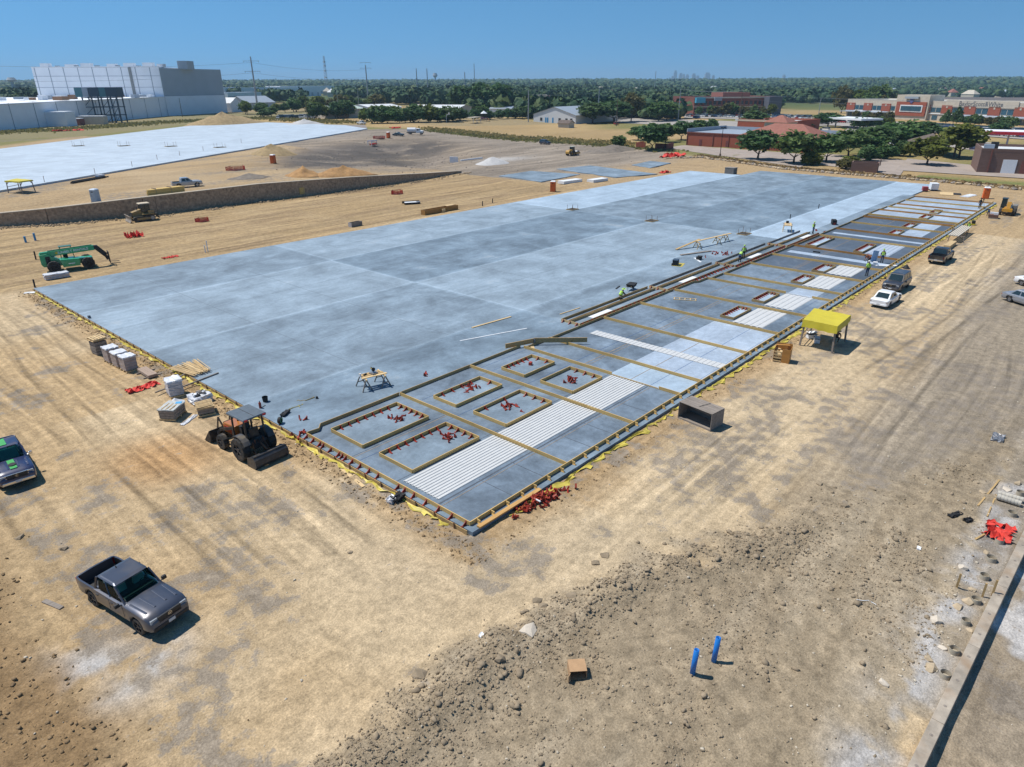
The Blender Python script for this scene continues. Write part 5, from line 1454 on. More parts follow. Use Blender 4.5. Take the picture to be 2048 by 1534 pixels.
# canopies of yellow tarp on timber legs
def canopy(name, label, legs, z1, drop, seed):
    c = Vector((sum(p[0] for p in legs) / 4, sum(p[1] for p in legs) / 4)); c3 = (c.x, c.y, top(c.x, c.y))
    t = thing(name, label, 'canopy', c3); r = random.Random(seed)
    P = [Vector((p[0] - c.x, p[1] - c.y, 0)) for p in legs]
    for p in P:
        MB().bar(p * 1.04, Vector((p.x * .96, p.y * .96, z1)), .14, .14).build('leg', m_grey, t)
    for i in range(4):
        a, b_ = P[i], P[(i + 1) % 4]
        MB().bar((a.x, a.y, z1 - .12), (b_.x, b_.y, z1 - .12), .05, .16).build('beam', m_grey, t)
        MB().bar((a.x, a.y, z1 - .7), (lerp(a.x, b_.x, .22), lerp(a.y, b_.y, .22), z1 - .1), .06, .10).build('brace', m_grey, t)
    MB().bar((P[3].x, P[3].y, .6), (P[0].x, P[0].y, .6), .04, .09).build('rail', m_grey, t); MB().bar((P[3].x, P[3].y, 1.1), (P[0].x, P[0].y, 1.1), .04, .09).build('rail', m_grey, t)
    Q = [p * 1.08 for p in P]; n_ = 8; vs_ = []; fs_ = []
    for i in range(n_ + 1):
        for j in range(n_ + 1):
            u, v = i / n_, j / n_
            q = Q[0].lerp(Q[1], u).lerp(Q[3].lerp(Q[2], u), v)
            vs_.append((q.x, q.y, z1 + .02 - .06 * math.sin(PI * u) * math.sin(PI * v) + r.uniform(-.012, .012)))
    for i in range(n_):
        for j in range(n_):
            a = i * (n_ + 1) + j; fs_.append((a, a + n_ + 1, a + n_ + 2, a + 1))
    rim = [i * (n_ + 1) for i in range(n_ + 1)] + [n_ * (n_ + 1) + j for j in range(1, n_ + 1)] + [i * (n_ + 1) + n_ for i in range(n_ - 1, -1, -1)] + [j for j in range(n_ - 1, 0, -1)]
    base = len(vs_)
    for k, i in enumerate(rim):
        v = vs_[i]; o = r.uniform(1.0, 1.07)
        vs_.append((v[0] * 1.02, v[1] * 1.02, v[2] - drop * .5)); vs_.append((v[0] * o, v[1] * o, v[2] - drop * r.uniform(.85, 1.15)))
    m_ = len(rim)
    for k in range(m_):
        l = (k + 1) % m_
        fs_.append((rim[k], rim[l], base + 2 * l, base + 2 * k)); fs_.append((base + 2 * k, base + 2 * l, base + 2 * l + 1, base + 2 * k + 1))
    MB().add(vs_, fs_).build('tarp', m_tarp, t, True)
    return t
canopy('tarp_canopy', 'yellow tarp canopy on timber legs beside the dark bays', [(38.8, -2.4), (38.8, -5.05), (42.4, -4.95), (42.4, -2.0)], 2.45, .62, 1)
cl = [(15.61, 136.69), (17.01, 133.54), (19.23, 134.45), (17.95, 138.79)]
canopy('tarp_canopy', 'small yellow tarp canopy at the edge of the far slab', cl, 2.2, .25, 2)
for i, px in enumerate(((40.64, -3.16), (41.38, -2.41))):
    t = thing('cool_box', ['white cool box with dark band under the yellow canopy', 'white cool box with raised lid under the yellow canopy'][i], 'cool box', G(px), .4 - i)
    MB().box((0, 0, .22), (.85, .45, .40)).build('box', m_white, t, bevel=.03); MB().box((0, 0, .45 + .12 * i), (.87, .47, .06)).build('lid', m_white if i else m_wrap, t, bevel=.02)
    MB().box((0, 0, .41), (.88, .48, .03)).build('band', m_black, t)
o = heap('dark_bundle', (74.72, -2.24, -0.22), .55, .5, .55, m_black, 'dark rounded bundle between the suv and the black pickup', 'bundle', 3)

# saw table on sawhorses
def sawhorse(name, label, p, rz, L=1.3, h=.85, mat=None, grp='sawhorses on the slab'):
    t = thing(name, label, 'sawhorse', p, rz, grp)
    MB().box((0, 0, h - .05), (L, .10, .10)).build('top_rail', mat or m_pale, t)
    for s in (1, -1):
        for q in (1, -1):
            MB().bar((s * L * .38, 0, h - .05), (s * L * .46, q * .38, 0), .05, .09).build('leg', mat or m_grey, t)
        MB().bar((s * L * .43, -.22, .36), (s * L * .43, .22, .36), .03, .08).build('brace', mat or m_grey, t)
    return t
sc = Vector((8.25, 18.64)); sa = -0.270
ux = Vector((math.cos(sa), math.sin(sa)))
for i, k in enumerate((-.75, .75)):
    q = sc + ux * k
    sawhorse('sawhorse', ['sawhorse under the saw table, end nearer the tool clutter', 'sawhorse under the saw table, end nearer the corner forms'][i], (q.x, q.y, .004), sa + PI / 2, 1.5, .95)
t = thing('saw_table', 'rough plank table top with a mitre saw on two sawhorses', 'table', (sc.x, sc.y, .95), sa)
for k in range(3):
    MB().box((0, -.35 + .33 * k, .03), (2.0 - .3 * k, .26, .05)).build('plank', m_wood2 if k else m_pale, t)
t = thing('mitre_saw', 'black mitre saw on the plank table', 'saw', (sc.x + ux.x * .1, sc.y + ux.y * .1, 1.005), sa + .3)
MB().box((0, 0, .06), (.5, .45, .10)).build('base', m_steel, t); MB().cyl((0, -.05, .34), (0, .03, .34), .15, .15, 14).build('blade_guard', m_black, t); MB().cyl((0, .03, .36), (0, .25, .38), .09, .08, 10).build('motor', pmat('saw_yellow', (.3, .25, .06), .5), t); MB().bar((-.05, 0, .45), (-.22, 0, .60), .05, .05).build('handle', m_black, t)
for i, (dx, lb) in enumerate(((-.7, 'grinder lying on the plank table'), (-.95, 'white bottle standing on the plank table'))):
    o = (MB().cyl((0, 0, .06), (.3, .05, .08), .06, .05, 8) if i == 0 else MB().cyl((0, 0, .0), (0, 0, .24), .08, .06, 8)).build('table_clutter', [m_black, m_white][i], None, loc=(sc.x + ux.x * dx, sc.y + ux.y * dx, 1.005)); tag(o, lb, ['grinder', 'bottle'][i])

# tools on the slab beside the loader
t = thing('bucket', 'black bucket standing on the slab behind the loader canopy', 'bucket', (1.37, 22.35, 0.00)); MB().cyl((0, 0, 0), (0, 0, .38), .17, .21, 16, cap=False).build('pail', m_black, t); MB().cyl((0, 0, .01), (0, 0, .02), .165, .165, 16).build('bottom', m_black, t)
t = thing('fire_extinguisher', 'small red and black cylinder standing on the slab behind the loader', 'cylinder', (0.56, 21.63, 0.00)); MB().cyl((0, 0, 0), (0, 0, .42), .09, .09, 10).build('body', m_red, t); MB().cyl((0, 0, .42), (0, 0, .55), .04, .03, 8).build('valve', m_black, t); MB().bar((.1, 0, .02), (.45, .1, .02), .04, .03).build('hose', m_black, t)
t = thing('cord_reel', 'black and green cord reel on the slab beside the loader', 'reel', (0.18, 18.39, 0.00), .6); MB().ring((0, 0, .24), (0, 1, 0), .24, .12, .2, 16).build('drum', m_black, t); MB().ring((0, .0, .24), (0, 1, 0), .18, .13, .24, 16).build('cord', pmat('green_cord', (.05, .3, .1), .5), t)
for q, lb in (((1.16, 19.36, 0.00), 'black tool case next to the cord reel'), ):
    o = lump(MB(), (0, 0, .1), (.8, .3, .2), 2, .04, seed=4).build('tool_bag', m_black, None, loc=q, rz=.5); tag(o, lb, 'case')
def rope(name, c, rx, ry, k, label, m):
    r = random.Random(k); mb = MB(); pts = []
    a = 0; x, y = 0, 0
    for i in range(60):
        a += r.uniform(-.9, 1.1); x += math.cos(a) * .14; y += math.sin(a) * .14
        x = max(-rx, min(rx, x)); y = max(-ry, min(ry, y)); pts.append((x, y, .015 + r.uniform(0, .05)))
    mb.tube(pts, .018, 4)
    return tag(mb.build(name, m, None, loc=c), label, 'rope')
rope('yellow_rope', (2.29, 19.51, 0.00), .55, .35, 5, 'tangle of bright yellow rope on the slab', m_yel)
rope('yellow_rope', (2.78, 20.73, 0.00), 1.3, .5, 9, 'loose faded yellow rope spread on the slab', pmat('tan_rope', (.45, .33, .10), .8))
o = MB().cyl((0, 0, 0), (0, 0, .16), .10, .08, 10).build('small_can', m_black, None, loc=(4.12, 19.96, 0.00)); tag(o, 'small black can on the slab near the faded rope', 'can')
o = MB().box((0, 0, .13), (.22, .28, .26)).build('small_machine', pmat('grey_machine', (.10, .12, .15), .5), None, loc=(0.19, 53.13, 0.00), bevel=.02); tag(o, 'small dark box alone on the slab near its short end', 'box')

# materials beside the slab end
def pallet(parent, L=1.2, W_=1.0, z=0, mat=None):
    for k in range(5):
        MB().box((0, -W_ / 2 + W_ * (k + .5) / 5, z + .125), (L, W_ / 7, .022)).build('deck_board', mat or m_pale, parent)
    for k in (-1, 0, 1):
        MB().box((k * (L / 2 - .06), 0, z + .06), (.10, W_, .10)).build('stringer', mat or m_pale, parent)
RZ = math.radians(95)
t = thing('pallet_stack', 'stack of grey blocks with a wooden pallet tilted on top', 'pallet', G((-2.59, 42.62)), RZ)
for k in range(4):
    MB().box((random.uniform(-.04, .04), random.uniform(-.04, .04), .17 + .28 * k), (1.05, 1.0, .26)).build('block_layer', m_grey if k % 2 else m_paver, t, bevel=.02)
MB().box((0, 0, 1.29), (1.2, 1.15, .04)).build('cover_board', m_pale, t); pallet(t, 1.2, 1.1, 1.32, m_pale)
for i, (px, h_) in enumerate((((-2.61, 39.80), 1.3), ((-2.54, 38.20), 1.25), ((-2.48, 36.65), 1.25))):
    t = thing('wrapped_pallet', ['tall wrapped pallet of blocks next to the tilted pallet stack', 'wrapped pallet of blocks in the middle of the row of three', 'wrapped pallet of blocks at the end of the row, before the low board stack'][i], 'pallet', G(px), RZ + random.uniform(-.05, .05), 'wrapped pallets by the slab end')
    pallet(t)
    for k in range(4):
        lump(MB(), (0, 0, .15 + (h_ - .2) * (k + .5) / 4), (1.02, .95, (h_ - .2) / 4 - .015), 2, .012, seed=i * 7 + k).build('block_layer', pmat('wrapped_block', (.36, .30, .28), .5, var=.2, scale=3) if (i == 0 and k == 0) else bpy.data.materials['wrapped_block'], t)
    lump(MB(), (0, 0, h_), (1.06, 1.0, .12), 5, .03, seed=i + 20).build('wrap', m_wrapw, t)
t = thing('board_stack', 'low stack of boards on two sticks beyond the wrapped pallets', 'boards', G((-1.95, 34.46)), -1.590)
for k in range(4):
    MB().box((0, -.27 + .18 * k, .22), (2.2, .17, .22)).build('board', pmat('dusty_board', (.36, .27, .21), .85, var=.2, stretch=(.5, 5, 5)) if k == 0 else bpy.data.materials['dusty_board'], t)
for x in (-.7, .7):
    MB().box((x, .1, .05), (.1, 1.4, .1)).build('bearer', m_grey, t)
def netting(name, c, L, W_, label, seed, h=.22):
    r = random.Random(seed); n_, k_ = 14, 7; vs_ = []; fs_ = []
    for i in range(n_ + 1):
        for j in range(k_ + 1):
            u, v = i / n_ - .5, j / k_ - .5
            w = W_ * (.6 + .6 * r.random())
            x = u * L + r.uniform(-.06, .06); y = v * w + r.uniform(-.06, .06)
            vs_.append((x, y, top(c[0] + x, c[1] + y) - c[2] + .03 + h * r.random() ** 2))
    for i in range(n_):
        for j in range(k_):
            if r.random() < .88:
                a = i * (k_ + 1) + j; fs_.append((a, a + k_ + 1, a + k_ + 2, a + 1))
    return tag(MB().add(vs_, fs_).build(name, m_mesh, None, loc=c), label, 'netting')
netting('red_netting', G((-3.29, 32.12)), 2.3, .9, 'crumpled red netting on the dirt beside the board stack', 3)
t = thing('wrapped_pallet', 'tall wrapped stack of grey bags behind the block pallet', 'pallet', G((-2.21, 28.91)), 1.4)
pallet(t)
for k in range(4):
    lump(MB(), (0, 0, .27 + .26 * k), (1.05, 1.0, .24), 4, .03, seed=30 + k).build('bag_layer', m_wrap, t)
lump(MB(), (0, 0, 1.25), (1.1, 1.05, .16), 5, .05, seed=35).build('wrap', m_wrapw, t)
o = heap('plastic_heap', G((-2.91, 27.34)), .7, .6, .55, m_wrapw, 'heap of white plastic sheeting between the bag stack and the block pallet', 'plastic', 12, rough=.5)
t = thing('bulk_bag', 'slumped white bulk bag full of dark scrap beside the slab end', 'bag', G((-1.54, 26.41)))
lump(MB(), (0, 0, .25), (1.3, 1.2, .5), 5, .09, seed=41).build('bag', m_wrapw, t)
for k in range(9):
    o = lump(MB(), (random.uniform(-.4, .4), random.uniform(-.4, .4), .55), (.3, .22, .2), 1, .05, rz=random.uniform(0, 3), seed=50 + k).build('scrap', [m_black, m_grey, m_wrapw][k % 3], t)
t = thing('block_pallet', 'low wrapped pallet of grey paving blocks with blue label', 'pallet', G((-3.95, 25.43)), .62)
pallet(t, 1.5, 1.2)
for k in range(3):
    for q in range(6):
        MB().box((-.6 + .24 * q, 0, .24 + .2 * k), (.22, 1.12, .18)).build('paving_block', m_paver, t, bevel=.01)
lump(MB(), (0, 0, .80), (1.5, 1.2, .08), 4, .02, seed=61).build('wrap', pmat('pale_wrap', (.48, .48, .45), .4, var=.15), t); MB().box((.45, -.3, .855), (.35, .4, .02), rz=.3).build('label', pmat('blue_label', (.08, .35, .62), .5), t)
for y in (-.3, .0, .3):
    MB().box((-.2, y, .855), (.95, .07, .02)).build('strap', m_wood2, t)
t = thing('block_pallet', 'low stack of tan blocks with a slatted pallet on top', 'pallet', G((-2.18, 24.25)), 1.25)
pallet(t, 1.3, 1.2)
for k in range(2):
    MB().box((0, 0, .28 + .2 * k), (1.15, 1.1, .19)).build('block_layer', m_paver, t, bevel=.01)
pallet(t, 1.25, 1.15, .55, m_pale)
for k in range(6):
    MB().box((-.5 + .2 * k, .05, .735), (.10, 1.1, .03), rz=.12).build('slat', m_pale, t)
o = tag(lump(MB(), (0, 0, .03), (1.5, .3, .06), 5, .05, seed=66).build('plastic_wrap_tail', m_wrapw, None, loc=G((-3.48, 24.07)), rz=.5), 'torn white wrap trailing on the dirt between the two low pallets', 'plastic')

# stakes spread over bearers across the slab end
c = Vector((0.68, 32.20)); a = -1.501
for k in range(42):
    q = k / 41; l = random.uniform(2.6, 3.3); aa = a + lerp(.16, -.18, q) + random.uniform(-.05, .05)
    off = lerp(-1.0, 1.0, q)
    x = c.x - math.sin(a) * off + random.uniform(-.12, .12); y = c.y + math.cos(a) * off
    o = MB().box((0, 0, 0), (l, .05, .04)).build('wooden_stake', m_pale, None, loc=(x, y, .12 + .05 * (k % 3) + random.uniform(0, .03)), rz=aa)
    o.rotation_euler.x = random.uniform(0, 1.5); tag(o, 'thin pale wooden stake in the spread pile on bearers at the slab end', 'stake', 'stakes piled at the slab end')
pts = [((-1.32, 31.15), (-0.10, 31.76)), ((-1.63, 29.35), (1.68, 29.94)), ((-3.27, 29.87), (-2.32, 30.01))]
for i, (p0, p1) in enumerate(pts):
    plank('bearer', p0, p1, .09, .09, m_grey, ['short bearer stick under the pile of stakes', 'long bearer stick under the pile of stakes', 'lone stick on the dirt before the bag stack'][i], .02)
# bundle behind the telehandler wheel
t = thing('wrapped_bundle', 'long grey wrapped bundle lying in front of the green telehandler', 'bundle', G((3.58, 73.68)), -0.049)
lump(MB(), (0, 0, .32), (2.5, 1.2, .5), 5, .05, seed=71).build('goods', m_wrap, t); lump(MB(), (0, 0, .60), (2.5, 1.1, .10), 5, .04, seed=72).build('cover', m_wrapw, t)
for x in (-.8, .8):
    MB().box((x, 0, .04), (.12, 1.2, .09)).build('skid', m_grey, t)
for px, h_, lb in (((5.02, 86.53), 1.1, 'black post standing behind the telehandler'), ((0.47, 70.89), .95, 'black post at the left slab corner'), ((75.02, 70.99), .9, 'black post at the back edge of the slab, nearer the form box'), ((78.86, 71.96), .85, 'black post at the back edge of the slab, nearer the orange toilet')):
    o = MB().cyl((0, 0, -.1), (.04, 0, h_), .09, .09, 10).build('black_post', m_black, None, loc=G(px)); tag(o, lb, 'post')
for px, h_ in (((21.82, 73.22), 1.0), ((22.34, 73.55), 1.5)):
    o = MB().cyl((0, 0, -.1), (0, 0, h_), .07, .07, 8).build('white_pipe', m_white, None, loc=G(px)); tag(o, 'white pipe stub standing in the dirt beside the slab long edge', 'pipe', 'white pipe stubs')
o = MB().box((0, 0, .03), (1.1, .6, .05)).build('white_board', m_white, None, loc=G((-0.64, 68.72)), rz=-.6); tag(o, 'white board lying at the left slab corner', 'board')

# column pockets in the slab with rebar
def pocket(c, w, label, rods=4, h=.95):
    t = thing('column_pocket', label, 'column pocket', c, -SK)
    MB().box((0, 0, .012), (w, w * .8, .012)).build('pocket_shade', pmat('painted_hole_shade', (.05, .045, .04), .95) if 'painted_hole_shade' not in bpy.data.materials else bpy.data.materials['painted_hole_shade'], t)  # flat dark plate; its colour paints the shade inside the pocket
    for s in (1, -1):
        MB().box((s * w / 2, 0, .05), (.06, w * .8, .09)).build('frame_board', m_wood2, t); MB().box((0, s * w * .4, .05), (w, .06, .09)).build('frame_board', m_wood2, t)
    for k in range(rods):
        x, y = ((-.42, -.3), (.42, -.3), (.42, .3), (-.42, .3))[k]
        MB().cyl((x * w, y * w, 0), (x * w, y * w, h * random.uniform(.8, 1.1)), .03, .03, 6).build('rebar', m_rebar, t)
for px, lb in (((81.81, 54.77), 'column pocket with rebar in the pale back strip of the slab'), ((81.19, 37.91), 'column pocket with rebar in the middle of the slab'), ((80.91, 21.66), 'column pocket with rebar beside the trestle planks')):
    pocket((px[0], px[1], .006), 1.9, lb)
# trestles with planks
tr = [((67.27, 22.31), 0), ((71.71, 21.57), 1), ((74.34, 21.61), 2)]
for p_, i in tr:
    sawhorse('trestle', 'timber trestle under the long planks on the slab, %s from the sloping end' % names[i], (p_[0], p_[1], .004), .9, 1.4, .9, m_wood2, 'trestles under the long planks')
plank('long_plank', (64.50, 24.11), (68.85, 22.90), .35, .07, m_wood2, 'sloping end plank leaning on the first trestle', za=.05, zb=.93)
plank('long_plank', (67.42, 22.61), (75.46, 21.36), .35, .06, m_pale, 'long plank resting on the trestles', za=.93, zb=.95)
c = (87.39, 17.59)
for i, dx in enumerate((-.7, .7)):
    sawhorse('trestle', ['trestle of the far work table, end away from the pilaster forms', 'trestle of the far work table, end by the pilaster forms'][i], (c[0] + dx, c[1] + dx * .4, .004), 1.9, 1.4, 1.0, m_pale, 'trestles of the far work table')
t = thing('work_table', 'plank table with saw on trestles near the far pilaster form', 'table', (c[0], c[1], 1.0), .38)
for k in range(3):
    MB().box((0, -.35 + .35 * k, .04), (2.6, .3, .06)).build('plank', m_pale, t)
MB().box((.9, .1, .22), (.4, .4, .32)).build('saw', m_black, t)
t = thing('generator', 'dark portable generator on a patch of yellow film', 'generator', (56.89, 19.96, 0.00), .3)
MB().box((0, 0, .36), (1.0, .65, .6)).build('engine', m_black, t, bevel=.05); MB().box((0, 0, .70), (1.05, .7, .06)).build('fuel_tank', pmat('blue_grey_tank', (.05, .07, .10), .4), t, bevel=.02); MB().box((.3, -.3, .015), (1.9, 1.3, .012)).build('film', m_yel, t)
MB().cyl((-.4, .36, .15), (-.4, .42, .15), .15, .15, 10).build('wheel', m_tyre, t)
t = thing('air_compressor', 'dark red and black machine on the pale strip near the far forms', 'machine', (97.48, 13.93, 0.00), .5); MB().box((0, 0, .45), (1.2, .7, .7)).build('engine', m_black, t, bevel=.05); MB().cyl((-.6, 0, .25), (.6, 0, .25), .22, .22, 12).build('tank', m_red, t)
t = thing('plate_compactor', 'yellow and black machine on the dirt beyond the sawhorses', 'machine', (112.79, -2.97, -0.22), .2); MB().box((0, 0, .15), (.9, .6, .14)).build('base', m_tarp, t); MB().box((0, 0, .45), (.6, .5, .5)).build('engine', m_black, t, bevel=.04)
t = thing('tool_bag', 'black tool bag on the slab near the short white strip', 'bag', (61.50, 19.10, 0.00)); lump(MB(), (0, 0, .22), (.8, .5, .42), 3, .06, seed=80).build('bag', m_black, t)
# wheelbarrow
t = thing('wheelbarrow', 'black wheelbarrow standing on the slab behind the crouching worker', 'wheelbarrow', (43.51, 18.06, 0.00), .2)
MB().box((.1, 0, .55), (1.0, .7, .34), taper=1.25).build('tray', m_black, t); MB().ring((.75, 0, .2), (0, 1, 0), .2, .09, .1, 14).build('wheel', m_tyre, t)
for s in (1, -1):
    MB().bar((.7, s * .08, .22), (-.95, s * .3, .62), .05, .05).build('handle', m_wood2, t); MB().bar((-.3, s * .25, .45), (-.35, s * .28, .0), .04, .04).build('leg', m_steel, t)
o = MB().bar((0, 0, .04), (1.2, .3, .04), .14, .06).build('black_board', m_black, None, loc=(42.76, 19.54, 0.00)); tag(o, 'black board lying behind the crouching worker', 'board')
for px, lb in (((111.59, 21.17), 'short dark stub standing on the middle of the slab'), ((97.82, 21.11), 'short dark stub standing on the slab near the far table')):
    o = MB().cyl((0, 0, 0), (0, 0, .8), .07, .07, 8).build('pipe_stub', m_black, None, loc=(px[0], px[1], 0)); tag(o, lb, 'pipe')

# portable toilets
def toilet(c, rz, label, m, roofm):
    t = thing('portable_toilet', label, 'portable toilet', c, rz, None)
    MB().box((0, 0, 1.06), (1.1, 1.1, 2.02), taper=.97).build('cabin', m, t, bevel=.03); MB().box((0, 0, 2.16), (1.14, 1.14, .18), taper=.72).build('roof', roofm, t, bevel=.03)
    d = MB().box((-.555, 0, 1.08), (.03, .75, 1.8)).build('door', m, t, bevel=.01); MB().box((-.58, .25, 1.1), (.03, .06, .16)).build('handle', m_black, d); MB().box((-.575, 0, 1.75), (.02, .4, .12)).build('vent', m_black, d)
    for s in (1, -1):
        MB().box((0, s * .55, .04), (1.2, .1, .1)).build('skid', m_black, t)
    return t
toilet(G((98.59, 72.53)), .5, 'orange portable toilet with white roof at the back edge of the slab', m_orng, m_white)
toilet((146.20, 0.65, -0.22), .3, 'orange portable toilet with white roof beyond the end of the bays', m_orng, m_white)
toilet((158.13, 200.82, 1.98), .2, 'orange portable toilet next to the blue green sedan', m_orng, m_white)
toilet((76.87, 147.43, 2.40), .4, 'orange portable toilet beside the tan dirt pile', m_orng, m_white)
toilet((22.72, 113.87, 2.45), .6, 'pale grey blue portable toilet above the retaining wall', pmat('grey_blue_plastic', (.36, .43, .50), .5), pmat('pale_roof', (.55, .62, .70), .5))

# timber and boxes near the retaining wall
t = thing('lumber_bundle', 'long bundle of yellow lumber lying above the retaining wall', 'lumber', (33.62, 111.66, 2.81), 0.069)
Lb = 6.9; yl = pmat('fresh_yellow_lumber', (.58, .40, .13), .7, var=.12, stretch=(.4, 5, 5))
for i in range(4):
    for k in range(3):
        MB().box((random.uniform(-.1, .1) + .15 * i, -.55 + .36 * i, .25 + .34 * k), (Lb - .5 * i, .34, .32)).build('timber_pack', yl, t)
for x in (-1.8, 1.0):
    MB().box((x, .05, .68), (.05, 1.6, 1.15)).build('strap', m_grey, t)
t = thing('lumber_cube', 'small strapped cube of yellow lumber at the foot of the wall', 'lumber', G((60.04, 108.70)), .1)
for k in range(4):
    MB().box((0, 0, .2 + .33 * k), (1.7, 1.1, .31)).build('timber_pack', yl, t)
MB().box((.1, 0, .68), (.05, 1.14, 1.36)).build('strap', m_grey, t)
def bundle(name, label, cat, p, rz, parts):
    t = thing(name, label, cat, p, rz)
    for nm, c, s, m in parts:
        MB().box(c, s).build(nm, m, t)
    return t
brn = pmat('brown_form_panel', (.33, .17, .045), .7, var=.2, stretch=(.5, 5, 5))
bundle('form_box', 'long brown timber form box at the back edge of the slab', 'form box', G((65.24, 72.31)), 0.002, [('long_side', (0, -.5, .4), (8.2, .08, .85), brn), ('long_side', (0, .5, .4), (8.2, .08, .85), brn), ('end', (-4.05, 0, .4), (.08, .9, .8), brn), ('end', (4.05, 0, .4), (.08, .9, .8), brn), ('cap_board', (2.6, .2, .87), (1.9, .9, .06), m_pale), ('scrap', (.2, -.75, .35), (.7, .3, .5), m_pale)])
bundle('form_box', 'small dark timber form box at the back edge of the slab', 'form box', G((47.11, 73.11)), 0.072, [('side', (0, -.4, .35), (2.2, .07, .7), m_grey), ('side', (0, .4, .35), (2.2, .07, .7), m_grey), ('end', (-1.1, 0, .35), (.07, .8, .7), m_wrap), ('end', (1.1, 0, .35), (.07, .8, .7), m_grey)])
bundle('steel_panel_stack', 'white panel on black steel frames lying on the left pad', 'panel', G((67.85, 83.16)), -0.505, [('panel', (0, 0, .35), (2.6, 1.2, .10), m_white), ('frame', (0, -.65, .2), (3.0, .10, .35), m_black), ('frame', (0, .65, .3), (3.4, .10, .45), m_black), ('scrap', (1.3, -.1, .3), (.7, .8, .3), m_steel)])
bundle('pipe_stack', 'bundle of black pipes lying along the edge of the far slab', 'pipes', (32.94, 145.10, 2.68), 0.565, [('pipe', (-1.0, -.3 + .3 * k, .2 + .1 * (k % 2)), (11 - k, .22, .22), m_black) for k in range(4)] + [('cap', (3, .5, .5), (2, .8, .5), m_wrapw)])
for i, px in enumerate(((111.92, 77.99), (118.21, 74.60))):
    bundle('white_panel_crate', ['low white panel crate behind the slab, nearer the orange toilet', 'low white panel crate behind the slab, farther from the orange toilet'][i], 'crate', G(px), -.1, [('crate', (0, 0, .35), (6.3 - i, 2.0, .6), m_white), ('skid', (-1.5, 0, .04), (.2, 2.0, .08), m_grey), ('skid', (1.5, 0, .04), (.2, 2.0, .08), m_grey)])
bundle('grey_skip', 'dark grey brown box on the far edge of the slab', 'box', (150.88, 56.50, -0.22), -SK, [('box', (0, 0, .85), (2.0, 2.4, 1.6), pmat('grey_brown_box', (.16, .14, .125), .9, var=.2)), ('lid', (0, 0, 1.70), (2.1, 2.5, .10), m_grey)])
bundle('white_machine', 'white boxy machine at the far corner of the slab', 'machine', (151.97, 11.07, -0.22), .4, [('housing', (0, 0, .9), (2.2, 1.4, 1.3), m_white), ('base', (0, 0, .15), (2.4, 1.3, .3), m_black)])
bundle('red_machine', 'small red machine beside the white one at the far slab corner', 'machine', (149.19, 12.09, -0.22), .4, [('housing', (0, 0, .6), (1.2, 1.0, .8), pmat('dull_red', (.35, .05, .05), .5)), ('base', (0, 0, .12), (1.3, .9, .24), m_black)])
bundle('sheet_stack', 'tan and dark sheets lying beyond the far slab corner', 'sheets', G((148.13, 7.77)), .2, [('sheet', (0, 0, .06), (4.5, 2.4, .1), m_pale), ('sheet', (.6, -1.9, .05), (2.4, 1.4, .1), m_black)])
bundle('white_sheet_stack', 'flat white sheets lying before the far orange toilet', 'sheets', G((147.88, 3.78)), -.2, [('sheet', (0, 0, .04), (4.5, 1.6, .06), m_wrapw), ('sheet', (1.2, .2, .08), (3.0, 1.2, .02), m_white)])
bundle('brick_pallet', 'brown brick pallet with white bags beside the yellow telehandler', 'pallet', G((122.18, -4.31)), .1, [('brick_layer', (0, 0, .3 + .24 * k), (1.6, 1.4, .22), pmat('brown_brick_pack', (.16, .085, .06), .9)) for k in range(2)] + [('bag', (-.3, -.3, .78), (.7, .6, .4), m_wrapw), ('bag', (.3, .3, .75), (.7, .6, .35), m_wrapw), ('pallet', (0, 0, .1), (1.6, 1.4, .14), m_grey)])
# lumber on sawhorse frames by the haul road
for i, px in enumerate(((96.27, -3.58), (102.22, -2.87))):
    t = thing('steel_trestle', ['dark U shaped trestle at the near end of the white lumber', 'dark U shaped trestle at the far end of the white lumber'][i], 'trestle', G(px), -SK + PI / 2, 'trestles by the haul road')
    MB().box((0, 0, .85), (2.0, .10, .12)).build('top_rail', m_grey, t)
    for s in (1, -1):
        MB().bar((s * .9, 0, .85), (s * 1.0, 0, -.05), .10, .10).build('leg', m_grey, t); MB().bar((s * 1.0, -.3, .0), (s * 1.0, .3, .0), .08, .06).build('foot', m_grey, t)
for k in range(5):
    plank('white_lumber', (95.99 - .5, -3.26 + .6 - .28 * k), (95.99 + 9, -3.26 + .55 - .28 * k), .2, .12, pmat('white_lumber_paint', (.55, .50, .42), .7, var=.1) if k == 0 else bpy.data.materials['white_lumber_paint'], 'pale lumber length lying on the trestles by the haul road', za=.72, zb=.72)['group'] = 'pale lumber on the trestles'
bundle('lumber_pack', 'pale lumber pack on the dirt right before the black pickup', 'lumber', G((91.98, -3.65)), .0, [('pack', (0, 0, .3), (4.2, .8, .5), m_pale)])

